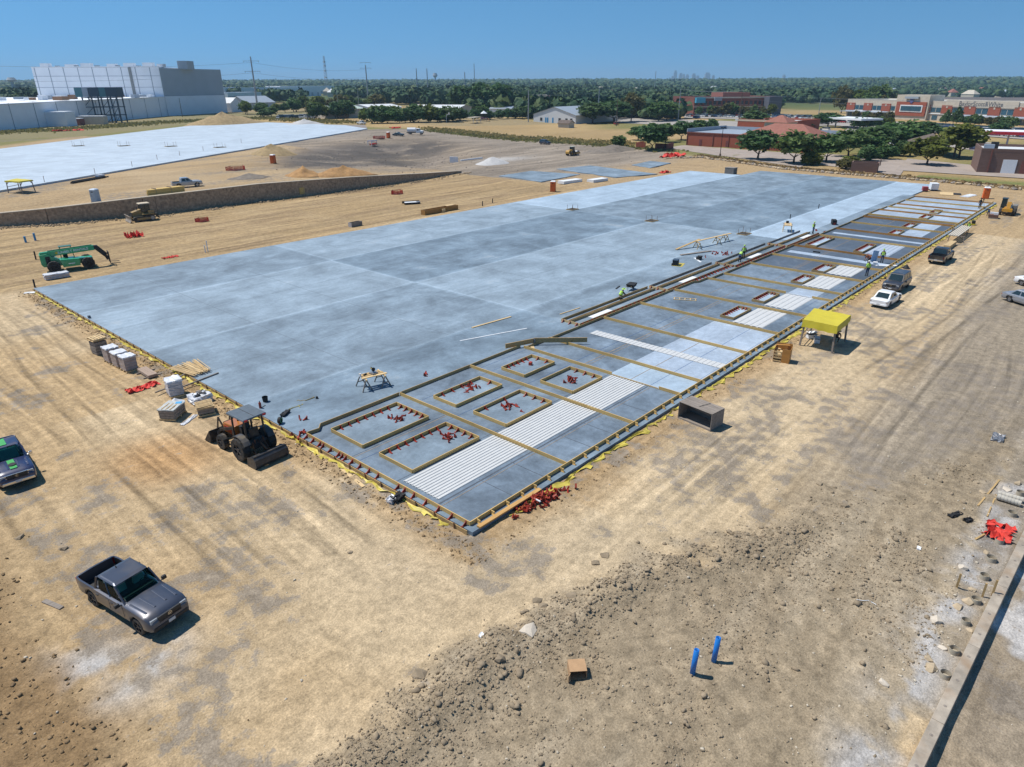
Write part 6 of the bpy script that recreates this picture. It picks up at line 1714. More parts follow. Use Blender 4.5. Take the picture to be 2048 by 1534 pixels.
# red fenced pits, dirt piles
def pit(c, r_, label, seed, h=.9):
    t = thing('fenced_pit', label, 'fence', c); rr_ = random.Random(seed)
    P = [Vector((math.cos(a) * r_, math.sin(a) * r_ * .8, 0)) for a in (.4, 1.7, 3.0, 4.2, 5.4)]
    for p in P:
        MB().cyl((p.x, p.y, 0), (p.x, p.y, h), .025, .025, 5).build('post', m_rebar, t)
    for p, q in zip(P, P[1:] + P[:1]):
        nn = MB()
        n_ = 6
        for k in range(n_):
            z = h * (.08 + .84 * k / (n_ - 1)) * rr_.uniform(.75, 1.0); nn.bar((p.x, p.y, z), (q.x, q.y, z - .1), .012, .06)
        for k in range(8):
            u = (k + .5) / 8; x, y = lerp(p.x, q.x, u), lerp(p.y, q.y, u); nn.bar((x, y, .02), (x, y, h * .85), .012, .05)
        nn.build('netting', m_mesh, t)
    MB().cyl((0, 0, .02), (0, 0, .04), r_ * .8, r_ * .8, 12).build('pit_shade', bpy.data.materials['painted_hole_shade'], t)  # nothing is dug: dark disc painted as the shade down the pit
pit(G((32.65, 96.35)), 1.2, 'red netted pit on the left pad in front of the bulldozer tracks', 1, .7)
pit(G((74.55, 95.55)), 1.4, 'red netted pit on the left pad behind the white panel', 2, .9)
pit((62.02, 138.89, 2.66), 2.4, 'red netting fence beside the silver pickup hill', 3, 1.0)
pit((153.30, 200.57, 2.07), 2.6, 'red netting fence beside the hilltop orange toilet', 4, 1.1)
netting('red_netting', G((19.68, 91.83)), 2.4, 1.6, 'red netting slumped over stakes on the left pad', 8, .9)
netting('red_netting', G((17.26, 73.98)), 2.0, 1.0, 'flat red netting beside the slab long edge', 9, .15)
netting('red_netting', G((181.67, 90.22)), 10, 5, 'wide red netting around a trench beyond the small pads', 10, 1.2)
netting('red_netting', G((143.15, 70.83)), 4, 2, 'red netting at the far back corner of the slab', 11, .6)
netting('red_netting', (89.88, 338.96, 2.68), 12, 4, 'red netting below the white warehouse', 12, .8)
netting('red_netting', G((192.22, 237.66)), 5, 3, 'red netting behind the blue green sedan', 13, .9)
m_or = pmat('orange_clay', (.36, .205, .085), .95, var=.3, scale=.8, bump=.5, bscale=3); m_tn = pmat('tan_clay', (.33, .24, .125), .95, var=.3, scale=.8, bump=.5, bscale=3)
m_dk = pmat('dark_clay', (.19, .16, .13), .95, var=.3, scale=.8, bump=.5, bscale=3); m_gv = pmat('pale_gravel', (.48, .47, .46), .95, var=.15, scale=2, bump=.5, bscale=6)
heap('dirt_pile', (66.74, 117.79, 2.47), 4.5, 4, 2.1, m_or, 'pointed orange clay pile behind the wall, nearer the toilet', 'dirt pile', 2)
heap('dirt_pile', (74.08, 113.20, 2.15), 8.5, 4.5, 2.3, m_or, 'broad orange clay pile behind the wall', 'dirt pile', 5, rz=-.4)
heap('dirt_pile', (89.98, 169.95, 2.55), 7.5, 6, 3.0, m_tn, 'tan clay pile at the edge of the far slab', 'dirt pile', 7)
heap('dirt_pile', (159.90, 333.65, 2.69), 24, 13, 5.5, m_tn, 'large tan clay pile beyond the far slab', 'dirt pile', 9)
heap('dirt_pile', (187.00, 116.90, -0.22), 14, 6, 2.2, m_dk, 'dark soil bank at the edge of the dry field', 'dirt pile', 11)
heap('dirt_pile', (56.11, 121.88, 2.72), 5, 3.5, 1.0, m_dk, 'low dark soil pile above the wall beside the orange pile', 'dirt pile', 13)
heap('gravel_pile', (131.71, 121.12, -0.23), 6, 4.5, 2.0, m_gv, 'pale gravel pile on the grey pad', 'gravel pile', 15)
heap('gravel_pile', (185.56, 300.30, 2.68), 11, 6, 2.6, m_gv, 'pale gravel pile beyond the far slab end', 'gravel pile', 17)
t = thing('culvert_headwall', 'concrete headwall with a pale pipe end in the basin', 'culvert', (131.15, 136.70, -0.91), .4); MB().box((0, 0, .8), (.5, 2.6, 1.7)).build('headwall', m_wrapw, t); MB().bar((.5, -2, .6), (6, -7, 1.0), .5, .4).build('wing', m_wrapw, t)
bundle('equipment_frame', 'red and white steel frame standing on the basin slope', 'frame', (140.59, 188.41, 0.90), .3, [('leg', (x, y, .8), (.15, .15, 1.6), m_white) for x in (-1.6, 1.6) for y in (-.8, .8)] + [('beam', (0, -.8, 1.6), (3.4, .25, .4), m_wrapw), ('beam', (0, .8, 1.6), (3.4, .25, .4), m_wrapw), ('tray', (0, -.4, .5), (2.8, 1.4, .4), m_mesh), ('rail', (0, -.8, .9), (3.3, .12, .2), m_rebar)])
# small concrete pads behind the slab
for pts, lb in ((((110.32, 99.01), (123.59, 99.66), (125.74, 85.22), (108.27, 83.75)), 'blue grey concrete pad beside the orange toilet'), (((131.42, 97.40), (144.26, 95.30), (139.13, 70.68), (126.50, 74.87)), 'long blue grey concrete pad behind the slab'), (((152.74, 87.01), (165.43, 88.61), (164.45, 81.06), (149.57, 79.12)), 'small blue grey concrete pad by the red netting')):
    zt = max(top(*p) for p in pts) + .12
    mb = MB(); vs_ = [(p[0], p[1], zt - .6) for p in pts] + [(p[0], p[1], zt) for p in pts]
    mb.add(vs_, [(0, 1, 2, 3), (7, 6, 5, 4), (4, 5, 1, 0), (5, 6, 2, 1), (6, 7, 3, 2), (7, 4, 0, 3)])
    struct(mb.build('concrete_pad', m_slab), lb)
# far slab
pts = [(-4.31, 138.37), (14.67, 138.65), (179.29, 241.38), (189.92, 272.75), (177.32, 359.49), (98.57, 296.08), (41.87, 247.98), (7.30, 222.26)]
zt = 3.05
mb = MB(); n_ = len(pts)
vs_ = [(p[0], p[1], zt - 1.2) for p in pts] + [(p[0], p[1], zt) for p in pts]
mb.add(vs_, [tuple(range(n_)), tuple(range(2 * n_ - 1, n_ - 1, -1))] + [(i, n_ + i, n_ + (i + 1) % n_, (i + 1) % n_) for i in range(n_)])
far_slab = struct(mb.build('far_concrete_slab', m_slab2), 'pale concrete slab of the second building on the upland')
for i, px in enumerate(((61.68, 240.10), (71.22, 228.24), (80.14, 214.10), (88.35, 197.97))):
    pocket((px[0], px[1], zt + .01), 3.2, 'rebar pocket in the far slab, %s from the tarp canopy end' % names[i], 4, 1.5)
for k, px in enumerate(((59.04, 174.60), (67.86, 180.84), (79.44, 190.75), (102.09, 209.94), (36.34, 153.14), (47.88, 162.37), (24.22, 145.71))):
    o = MB().cyl((0, 0, 0), (.05, 0, 1.6), .05, .05, 6).build('edge_stake', m_rebar, None, loc=px + (gz(*px),)); tag(o, 'thin stake standing along the near edge of the far slab', 'stake', 'stakes along the far slab')

# ------------------------------------------------------------------ stone retaining wall
t = thing('retaining_wall', 'long curved tan stone retaining wall between the left pad and the upland', 'wall', (8.8, 118, -.2))
wx = np.concatenate([np.linspace(-40, 8, 14), np.linspace(9, 110, 52)])
for i in range(len(wx) - 1):
    x0, x1 = wx[i], wx[i + 1]
    y0, y1 = np.interp((x0, x1), WALLX, WALLY); h0, h1 = np.interp((x0, x1), WALLX, WALLH)
    mb = MB(); d = Vector((x1 - x0, y1 - y0)).normalized(); nn = Vector((-d.y, d.x)); o_ = t.location
    A = Vector((x0, y0)) - nn * .45; B = Vector((x1, y1)) - nn * .45; Cc = Vector((x1, y1)) + nn * .55; Dd_ = Vector((x0, y0)) + nn * .55
    vs_ = [(A.x, A.y, -.8), (B.x, B.y, -.8), (Cc.x, Cc.y, -.8), (Dd_.x, Dd_.y, -.8), (A.x, A.y, h0 - .12), (B.x, B.y, h1 - .12), (Cc.x, Cc.y, h1 - .12), (Dd_.x, Dd_.y, h0 - .12)]
    mb.add([Vector(v) - o_ for v in vs_], [(3, 2, 1, 0), (4, 5, 6, 7), (0, 1, 5, 4), (1, 2, 6, 5), (2, 3, 7, 6), (3, 0, 4, 7)]).build('wall_section', m_stonew, t)
    mb = MB(); k = 1.06
    A = Vector((x0, y0)) - nn * .52; B = Vector((x1, y1)) - nn * .52; Cc = Vector((x1, y1)) + nn * .6; Dd_ = Vector((x0, y0)) + nn * .6
    vs_ = [(p.x, p.y, z) for dz in (-.115, .02) for p, z in ((A, h0 + dz), (B, h1 + dz), (Cc, h1 + dz), (Dd_, h0 + dz))]
    mb.add([Vector(v) - o_ for v in vs_], [(3, 2, 1, 0), (4, 5, 6, 7), (0, 1, 5, 4), (1, 2, 6, 5), (2, 3, 7, 6), (3, 0, 4, 7)]).build('cap', pmat('wall_cap_stone', (.40, .34, .26), .9, var=.2) if 'wall_cap_stone' not in bpy.data.materials else bpy.data.materials['wall_cap_stone'], t)

# ------------------------------------------------------------------ low wall at the right with tubes
t = thing('low_wall', 'low concrete wall with tan top along the lower ground by the tube forms', 'wall', (5, -20.55, -.22))
m_lw = pmat('rough_wall_concrete', (.36, .31, .25), .9, var=.3, scale=1.5, bump=.3, bscale=8, dirt=(.30, .2, .12))
for k in range(14):
    x0 = -12 + k * 5.0
    y = lambda x: -20.55 - .055 * (x - 5) + .02
    a = math.atan2(-.055, 1)
    MB().box((x0 + 2.5 - 5, y(x0 + 2.5) + 20.55 - .05, -.57), (4.99, .42, 1.55), rz=a).build('wall_section', m_lw, t, bevel=.02)
    for q in range(3):
        MB().cyl((x0 + .9 + q * 1.65 - 5, y(x0 + .9 + q * 1.65) + 20.55 - .05, .19), (x0 + .9 + q * 1.65 - 5, y(x0 + .9 + q * 1.65) + 20.55 - .05, .215), .06, .06, 8).build('tie_hole', m_grey, t)
m_tube = pmat('tube_cardboard', (.38, .335, .26), .9, var=.2)
for i, (px, r_) in enumerate((((5.66, -20.21), .19), ((7.29, -20.21), .19), ((9.45, -20.22), .17), ((11.23, -20.30), .2), ((13.35, -20.29), .2), ((15.10, -20.30), .22), ((17.02, -20.35), .2), ((20.33, -20.46), .22), ((22.93, -20.49), .2))):
    mb = MB().cyl((0, 0, -.15), (.02, .01, .22), r_, r_, 16, cap=False); mb.cyl((0, 0, .0), (0, 0, .02), r_ * .96, r_ * .96, 16)
    o = mb.build('tube_form', m_tube, None, True, loc=G(px)); tag(o, 'short round tube form standing in the lime stained strip by the low wall', 'tube form', 'tube forms along the low wall')
for i, (p0, p1) in enumerate((((21.95, -19.52), (22.05, -20.69)), ((21.52, -19.56), (21.57, -20.66)))):
    A = Vector(G(p0)) + Vector((0, 0, .17)); B = Vector(G(p1)) + Vector((0, 0, .17)); mb = MB(); n_ = 14
    for k in range(n_):
        mb.cyl((B - A) * (k / n_), (B - A) * ((k + 1) / n_), .17 if k % 2 else .155, None, 14)
    o = mb.build('corrugated_pipe', pmat('pale_corrugated', (.46, .43, .37), .7) if i == 0 else bpy.data.materials['pale_corrugated'], None, True, loc=A); tag(o, ['pale corrugated pipe lying by the low wall, the upper of two', 'pale corrugated pipe lying by the low wall, the lower of two'][i], 'pipe')
netting('red_netting', G((18.00, -20.21)), 1.9, 1.3, 'bright red netting bunched on top of the low wall', 21, .3)
for p0, p1, w, lb in (((20.13, -18.93), (23.90, -19.36), .09, 'bent board leaning near the corrugated pipes'), ((19.24, -19.49), (22.05, -19.48), .07, 'straight stake lying near the corrugated pipes'), ((16.41, -19.41), (17.93, -19.87), .09, 'short board under the red netting by the low wall'), ((10.63, -20.98), (11.51, -20.90), .07, 'stake leaning on the lower side of the low wall')):
    plank('timber_stake', p0, p1, w, .06, m_wood2, lb)
t = thing('string_stakes', 'two wooden stakes with a string line beside the low wall', 'stakes', G((11.71, -19.46)))
for px, h_ in (((11.71, -19.46), .75), ((11.87, -20.45), .75), ((12.24, -20.77), .9)):
    q = Vector(G(px)) - t.location; MB().box((q.x, q.y, q.z + h_ / 2 - .1), (.06, .09, h_ + .2)).build('stake', m_wood2, t)
q = Vector(G((12.24, -20.77))) - t.location; MB().cyl((0, 0, .45), (q.x, q.y, q.z + .55), .008, .008, 5).build('string', m_white, t)
m_rock = pmat('tan_rock', (.42, .33, .22), .92, var=.35, scale=1.5, bump=.5, bscale=8); m_rockw = pmat('pale_rock', (.56, .49, .40), .92, var=.2, scale=1.5, bump=.5, bscale=8)
def rock(px, s, m, label, group=None, seed=0):
    r = random.Random(seed); vs_ = [Vector(v) * s * r.uniform(.55, 1.3) for v in IV]
    vs_ = [Vector((v.x * 1.2, v.y, v.z * .6)) for v in vs_]
    o = MB().add(vs_, [tuple(f) for f in IF]).build('rock', m, None, loc=Vector(G(px)) + Vector((0, 0, s * .12)), rz=r.uniform(0, 6))
    return tag(o, label, 'rock', group)
for i, (px, s) in enumerate((((13.43, -19.40), .24), ((11.02, -20.01), .26), ((10.37, -19.80), .22), ((8.73, -19.26), .3), ((6.24, -19.50), .2), ((5.75, -19.64), .24), ((7.27, -19.79), .16), ((15.66, -20.01), .2), ((21.85, -18.87), .2), ((23.06, -19.86), .25), ((24.19, -20.19), .22), ((9.12, -20.46), .15), ((3.71, -18.53), .2), ((12.08, -19.98), .18))):
    rock(px, s, m_rock if i % 3 else m_rockw, 'rough tan rock lying beside the low wall', 'rocks by the low wall', i)
rock((-3.41, -6.63), .34, m_rockw, 'pale slab of rock on the dark clods below the slab corner', None, 77)
rock((-0.42, -6.60), .24, m_clod, 'biggest grey clod on the bank behind the pale rock', None, 78)
for i, (px, s) in enumerate((((-14.26, 14.76), .22), ((-15.39, 17.42), .2), ((-6.21, -5.95), .2), ((-7.77, -4.73), .3), ((-1.58, -5.61), .22), ((3.19, -5.98), .22), ((2.40, -5.94), .2), ((15.21, -13.51), .22), ((14.60, -11.85), .16), ((18.06, -14.12), .2), ((-1.68, -5.98), .2), ((-4.96, 3.64), .14), ((-5.33, -6.76), .22), ((16.64, -11.69), .2))):
    rock(px, s, m_clod, 'big grey brown clod lying on the dirt', 'big clods', 100 + i)
for px, lb, k in (((18.34, -18.17), 'black plastic scrap on the dirt left of the low wall', 1), ((18.21, -18.79), 'small black plastic scrap beside the bigger one', 2)):
    o = tag(lump(MB(), (0, 0, .05), (.8 if k == 1 else .45, .25, .1), 4, .06, seed=90 + k).build('plastic_scrap', m_black, None, loc=G(px), rz=-.5), lb, 'scrap')
o = MB().tube([(0, 0, .03), (.25, -.12, .05), (.5, -.1, .03), (.68, -.4, .04)], .014, 5).build('white_rope', m_white, None, loc=G((7.84, -16.28)), rz=-.75); tag(o, 'thin white rope lying on the churned soil', 'rope')
for px, lb in (((-4.79, -5.22), 'white paper scrap on the clods below the corner'), ((13.89, -17.44), 'white scrap on the churned soil left of the low wall')):
    o = tag(lump(MB(), (0, 0, .04), (.22, .16, .08), 2, .03, seed=95).build('paper_scrap', m_white, None, loc=G(px)), lb, 'scrap')
for px, m, lb in (((29.85, -18.42), m_steel, 'grey tarp scrap on the dirt at the right'), ):
    o = tag(lump(MB(), (0, 0, .08), (1.1, .6, .15), 4, .07, seed=97).build('tarp_scrap', m, None, loc=G(px)), lb, 'scrap')
for k, px in enumerate(((47.16, -1.23), (46.11, -1.87), (45.19, -2.59), (46.07, -1.13))):
    o = tag(MB().box((0, 0, .06), (.5, .25, .1)).build('wood_offcut', m_wood2, None, loc=G(px), rz=k), 'dark wood offcut on the dirt behind the yellow canopy', 'offcut', 'offcuts behind the canopy')

# erosion barrier and low stones beyond the far end of the slab
bp_ = [(174.70, 88.89), (185.64, 82.83), (178.63, 68.08), (170.69, 51.64), (169.19, 39.36), (168.86, 28.45), (168.55, 18.37), (167.07, 7.81), (164.26, -3.61)]
t = thing('rock_berm', 'low berm of grey stones and stakes along the far edge of the site', 'berm', G(bp_[0]))
tot = []
for a, b_ in zip(bp_[:-1], bp_[1:]):
    k = max(2, int((Vector(b_) - Vector(a)).length / .8))
    tot += [Vector(a).lerp(Vector(b_), q / k) for q in range(k)]
SM = [MB().add([Vector(v) * random.uniform(.7, 1.2) for v in IV], [tuple(f) for f in IF]).mesh('stone', [m_rock, m_clod, m_grey][i]) for i in range(3)]
for i, q in enumerate(tot[:290]):
    o = put('stone', SM[i % 3 if i % 5 else 0], t, (q.x + random.uniform(-.4, .4) - t.location.x, q.y + random.uniform(-.4, .4) - t.location.y, top(q.x, q.y) + .12 - t.location.z), random.uniform(0, 6)); o.scale = [random.uniform(.45, .8)] * 2 + [random.uniform(.35, .6)]
for i in range(0, len(tot), 7):
    q = tot[i]; MB().box((q.x - t.location.x, q.y - t.location.y, top(q.x, q.y) + .35 - t.location.z), (.12, .12, .9)).build('stake', m_grey, t)

# ------------------------------------------------------------------ people
skinm = pmat('skin', (.30, .16, .10), .6, var=.08)
def person(label, loc, rz, pose, shirt, legs, vest=None, hat=None, hatkind='hard', sc=1.0):
    J = dict(stand=dict(pel=(0, 0, .95), chest=(0, 0, 1.38), neck=(0, 0, 1.50), head=(.02, 0, 1.66), lk=(.03, .11, .50), rk=(.03, -.11, .50), la=(0, .12, .07), ra=(0, -.12, .07), le=(-.02, .28, 1.12), re=(-.02, -.28, 1.12), lw=(.08, .30, .86), rw=(.08, -.30, .86)),
             walk=dict(pel=(0, 0, .93), chest=(.04, 0, 1.36), neck=(.06, 0, 1.48), head=(.10, 0, 1.64), lk=(.20, .10, .52), rk=(-.02, -.10, .48), la=(.30, .10, .07), ra=(-.30, -.10, .10), le=(-.14, .26, 1.12), re=(.14, -.26, 1.12), lw=(-.05, .28, .88), rw=(.34, -.26, 1.0)),
             bend=dict(pel=(-.12, 0, .88), chest=(.30, 0, 1.10), neck=(.42, 0, 1.14), head=(.56, 0, 1.13), lk=(.02, .12, .47), rk=(.02, -.12, .47), la=(-.03, .13, .07), ra=(-.03, -.13, .07), le=(.38, .24, .82), re=(.38, -.24, .82), lw=(.50, .16, .55), rw=(.50, -.16, .55)),
             crouch=dict(pel=(-.10, 0, .42), chest=(.16, 0, .82), neck=(.24, 0, .93), head=(.32, 0, 1.07), lk=(.32, .15, .50), rk=(.22, -.16, .18), la=(.10, .15, .07), ra=(-.22, -.16, .07), le=(.34, .28, .66), re=(.36, -.28, .64), lw=(.55, .18, .48), rw=(.56, -.16, .46)))[pose]
    V = lambda k: Vector(J[k])
    ax = (V('chest') - V('pel')).normalized()
    pts = [V('pel'), V('pel').lerp(V('chest'), .5), V('chest'), V('neck'), V('head') - (V('head') - V('neck')) * .25, V('head') + (V('head') - V('neck')).normalized() * .05]
    rad = [.155, .14, .17, .065, .095, .085]; ed = [(0, 1), (1, 2), (2, 3), (3, 4), (4, 5)]
    reg = [0, 1, 1, 2, 2, 2]
    def chain(root, ps, rs, rg):
        i0 = root
        for p, r_, g_ in zip(ps, rs, rg):
            pts.append(p); rad.append(r_); reg.append(g_); ed.append((i0, len(pts) - 1)); i0 = len(pts) - 1
        return i0
    for s, k in ((1, 'l'), (-1, 'r')):
        hip = V('pel') + Vector((0, s * .10, -.04))
        an = V(k + 'a')
        chain(0, [hip, V(k + 'k'), an, an + Vector((.17, 0, -.03))], [.105, .07, .052, .04], [0, 0, 3, 3])
        sh = V('chest') + Vector((0, s * .19, .03))
        chain(2, [sh, V(k + 'e'), V(k + 'w')], [.075, .052, .036], [1, 1, 2])
    me = bpy.data.meshes.new('skel'); me.from_pydata([p * sc for p in pts], ed, [])
    o = bpy.data.objects.new('skel', me); col.objects.link(o)
    md = o.modifiers.new('skin', 'SKIN'); md.use_smooth_shade = True
    sv = me.skin_vertices[0].data
    for i, r_ in enumerate(rad):
        sv[i].radius = (r_ * sc, r_ * sc * (1.15 if i in (0, 1, 2) else 1)); sv[i].use_root = i == 0
    o.modifiers.new('sub', 'SUBSURF').levels = 1
    dg = bpy.context.evaluated_depsgraph_get()
    bmsh = bpy.data.meshes.new_from_object(o.evaluated_get(dg)); bpy.data.objects.remove(o)
    t = thing('person', label, 'person', loc, rz)
    bmsh.materials.clear()
    for m in (legs, shirt, skinm, m_black):
        bmsh.materials.append(m)
    for f in bmsh.polygons:
        c = f.center; best = min(range(len(ed)), key=lambda i: (c - (pts[ed[i][0]] * sc).lerp(pts[ed[i][1]] * sc, .5)).length)
        f.material_index = reg[ed[best][1]]
    body = put('body', bmsh, t)
    hp = V('head') + (V('head') - V('neck')).normalized() * .07
    if hat:
        if hatkind == 'hard':
            mb = MB().cyl(hp * sc, (hp + Vector((0, 0, .10))) * sc, .125 * sc, .075 * sc, 12); mb.cyl((hp - Vector((0, 0, .012))) * sc, hp * sc, .15 * sc, .15 * sc, 12)
        else:
            mb = MB().cyl(hp * sc, (hp + Vector((0, 0, .10))) * sc, .105 * sc, .08 * sc, 12); mb.cyl((hp - Vector((0, 0, .015))) * sc, hp * sc, .26 * sc, .24 * sc, 14)
        mb.build('hat', hat, t)
    if vest:
        p0, p1 = V('pel').lerp(V('chest'), .22) * sc, (V('chest') + ax * .07) * sc
        mb = MB().cyl(p0, p1, .20 * sc, .215 * sc, 14, cap=False); vb = mb.build('vest', vest, t)
        md = vb.modifiers.new('t', 'SOLIDIFY'); md.thickness = .012
        MB().cyl(p0.lerp(p1, .35), p0.lerp(p1, .43), .213 * sc, .215 * sc, 14, cap=False).build('reflective_band', m_wrapw, vb)
    for k in 'lr':
        w, e = V(k + 'w') * sc, V(k + 'e') * sc; d = (w - e).normalized(); mb = MB(); side = Vector((1, 0, 0)) - d * d.x; side = side.normalized() if side.length > .1 else Vector((0, 1, 0))
        mb.bar(w, w + d * .08, .075, .03, up=side.cross(d))
        for q in range(4):
            b0 = w + d * .08 + side * (-.028 + .019 * q); mb.tube([b0, b0 + d * (.035 + .005 * (q in (1, 2))), b0 + d * .06 + side.cross(d) * .02], .009, 5)
        b0 = w + d * .03 + side * .04; mb.tube([b0, b0 + d * .03 + side * .025, b0 + d * .06 + side * .02], .010, 5)
        mb.build('hand', m_black if vest else skinm, t)
    return t
hv = pmat('hi_vis_yellow', (.45, .75, .08), .6, var=.1); hvo = pmat('hi_vis_orange', (.70, .16, .03), .6, var=.1)
jeans = pmat('blue_jeans', (.035, .065, .15), .85, var=.2); dkp = pmat('dark_trousers', (.03, .035, .045), .85, var=.2); tanp = pmat('tan_trousers', (.36, .27, .18), .85); blk = pmat('dark_shirt', (.022, .025, .03), .85, var=.2)
hatw = pmat('white_hat', (.66, .67, .62), .5); hatg = pmat('green_hat', (.42, .62, .14), .5); hatt = pmat('straw_hat', (.45, .34, .18), .8); hatb = pmat('black_hat', (.02, .02, .02), .7)
person('worker in yellow vest and pale wide hat crouching inside the first pilaster form', (39.67, 16.94, 0.00), -.4, 'crouch', blk, tanp, hv, hatg, 'wide')
person('worker in yellow vest and green helmet standing behind a bent colleague', (65.47, 14.89, 0.00), .3, 'stand', blk, dkp, hv, hatg, sc=1.02)
person('worker bending over the pilaster form in front of a green helmeted colleague', (63.62, 14.53, 0.00), .1, 'bend', jeans, jeans, hv, None)
person('worker in yellow vest and green helmet standing at the far pilaster form', (87.61, 13.79, 0.00), -.9, 'stand', blk, jeans, hv, hatg, sc=1.02)
person('worker in hi vis jacket and blue jeans standing beside the wide white sheets', (66.80, 0.16, 0.00), .9, 'stand', hv, jeans, hv, hatw, sc=1.03)
person('worker with yellow hood and vest standing on the dark bay near the pickup', (74.80, 0.66, 0.00), .6, 'stand', blk, jeans, hv, hatg, sc=1.0)
person('worker in orange vest and dark cap behind the jacketed worker', (72.86, 1.71, 0.00), 2.4, 'bend', blk, dkp, hvo, hatb)
person('worker in green vest standing at the end of the white lumber', (104.77, -3.53, -0.22), .8, 'stand', blk, dkp, hv, hatt, 'wide')
person('surveyor in dark clothes and black hat with a tripod on the far bays', (130.20, -0.90, 0.00), 2.6, 'stand', blk, dkp, None, hatb, 'wide')
person('worker in dark clothes leaning over beside the brick pallet', (123.81, -3.26, -0.22), .4, 'bend', blk, jeans, None, hatb, 'wide')
person('person in dark clothes crouching in the shade of the yellow canopy', G((41.9, -4.4)), 3.6, 'crouch', blk, dkp, None, hatb, 'wide')
t = thing('survey_tripod', 'survey tripod standing before the surveyor on the far bays', 'tripod', (130.49, -1.24, 0.00))
for k in range(3):
    a = 2 * PI * k / 3 + .4; MB().bar((0, 0, 1.45), (math.cos(a) * .45, math.sin(a) * .45, 0), .05, .05).build('leg', m_wood2, t)
MB().box((0, 0, 1.58), (.18, .18, .24)).build('instrument', m_black, t)
o = MB().box((0, 0, .7), (.04, .9, 1.4)).build('blue_board', pmat('pale_blue_board', (.30, .45, .66), .5), None, loc=(74.95, 1.71, 0.00), rz=1.0); o.rotation_euler.x = .15; tag(o, 'upright pale blue board held beside the orange vest worker', 'board')
o = MB().box((0, 0, .2), (.5, .5, .4)).build('white_box', m_white, None, loc=(73.16, 0.97, 0.00), rz=.3, bevel=.02); tag(o, 'white box standing on the bay between the workers', 'box')
o = MB().box((0, 0, .02), (2.6, .5, .03)).build('white_sheet', m_white, None, loc=(73.77, -0.14, 0.00), rz=-.9); tag(o, 'white sheet lying on the dark bay at the yellow hooded worker', 'sheet')
for px, lb in (((75.44, 8.97), 'black clips on the pale strip in the dark bay'),):
    o = MB().box((0, 0, .08), (.9, .18, .14)).build('black_clips', m_black, None, loc=(px[0], px[1], .01), rz=-1.5); tag(o, lb, 'clips')

# ------------------------------------------------------------------ buildings beyond the site
m_brick = pmat('red_brick', (.30, .085, .050), .9, var=.2, scale=1.2, stretch=(.4, .4, 6))
m_brickd = pmat('dark_red_brick', (.20, .075, .058), .9, var=.2, scale=1.2, stretch=(.4, .4, 6))
m_brickb = pmat('brown_brick', (.17, .105, .085), .9, var=.22, scale=1.2, stretch=(.4, .4, 6))
m_cream = pmat('cream_wall', (.50, .45, .37), .9, var=.12, scale=.6)
m_wh = pmat('white_wall_panel', (.74, .77, .81), .6, var=.05, scale=.2)
m_wh2 = pmat('pale_blue_white_panel', (.80, .83, .87), .6, var=.05, scale=.2)
m_greyp = pmat('grey_wall_panel', (.40, .45, .50), .7, var=.05, scale=.2)
m_roofg = pmat('grey_metal_roof', (.30, .345, .40), .5, var=.08, scale=.5)
m_roofw = pmat('white_membrane_roof', (.60, .62, .64), .7, var=.08, scale=.5)
m_tile = pmat('red_roof_tile', (.27, .11, .08), .85, var=.18, scale=1.0)
m_dkroof = pmat('brown_shingle', (.13, .10, .085), .9, var=.2, scale=1)
m_win = glass_mat('dark_window', (.02, .03, .045), .12)
m_winb = glass_mat('blue_window', (.04, .10, .14), .12)
m_asph = pmat('pale_road_concrete', (.33, .30, .27), .95, var=.12, scale=.25)
m_lot = pmat('lot_concrete', (.33, .275, .235), .95, var=.14, scale=.2)
m_linew = pmat('white_line_paint', (.62, .62, .60), .9, var=.2)
m_pole = pmat('pole_concrete', (.33, .35, .37), .8, var=.1)
m_polew = pmat('pole_timber', (.12, .09, .07), .9, var=.2)
def bldg(name, label, A, B, depth, h, wall, roof, parapet=.6, wins=(), doors=(), bands=(), wmat=None, cat='building', z0=None, side=1):
    """box building: front from A to B on the ground, depth to its left; returns the root and its frame"""
    A = Vector(A[:2]); B = Vector(B[:2]); d = B - A; L = d.length; rz = math.atan2(d.y, d.x)
    if z0 is None:
        z0 = min(gz(*A), gz(*B))
    t = thing(name, label, cat, (A.x, A.y, z0), rz)
    MB().box((L / 2, depth / 2, h / 2 - .5), (L, depth, h + 1)).build('wall', wall, t)
    MB().box((L / 2, depth / 2, h + .02), (L - .6, depth - .6, .06)).build('roof', roof, t)
    if parapet:
        for c, s in (((L / 2, .15, h + parapet / 2), (L + .1, .35, parapet)), ((L / 2, depth - .15, h + parapet / 2), (L + .1, .35, parapet)), ((.15, depth / 2, h + parapet / 2), (.35, depth - .4, parapet)), ((L - .15, depth / 2, h + parapet / 2), (.35, depth - .4, parapet))):
            MB().box(c, s).build('parapet', wall, t)
    for (u, z, w, hh) in wins:
        f = MB().box((u * L, -.03, z), (w, .12, hh)).build('window', wmat or m_win, t)
        MB().box((u * L, -.06, z - hh / 2 - .08), (w + .3, .16, .14)).build('sill', m_cream, f)
    for (u, w, hh, m) in doors:
        MB().box((u * L, -.04, hh / 2), (w, .10, hh)).build('door', m, t)
    for z, hh, m in bands:
        MB().box((L / 2, -.02, z), (L + .08, .14, hh)).build('band', m, t)
    return t, L
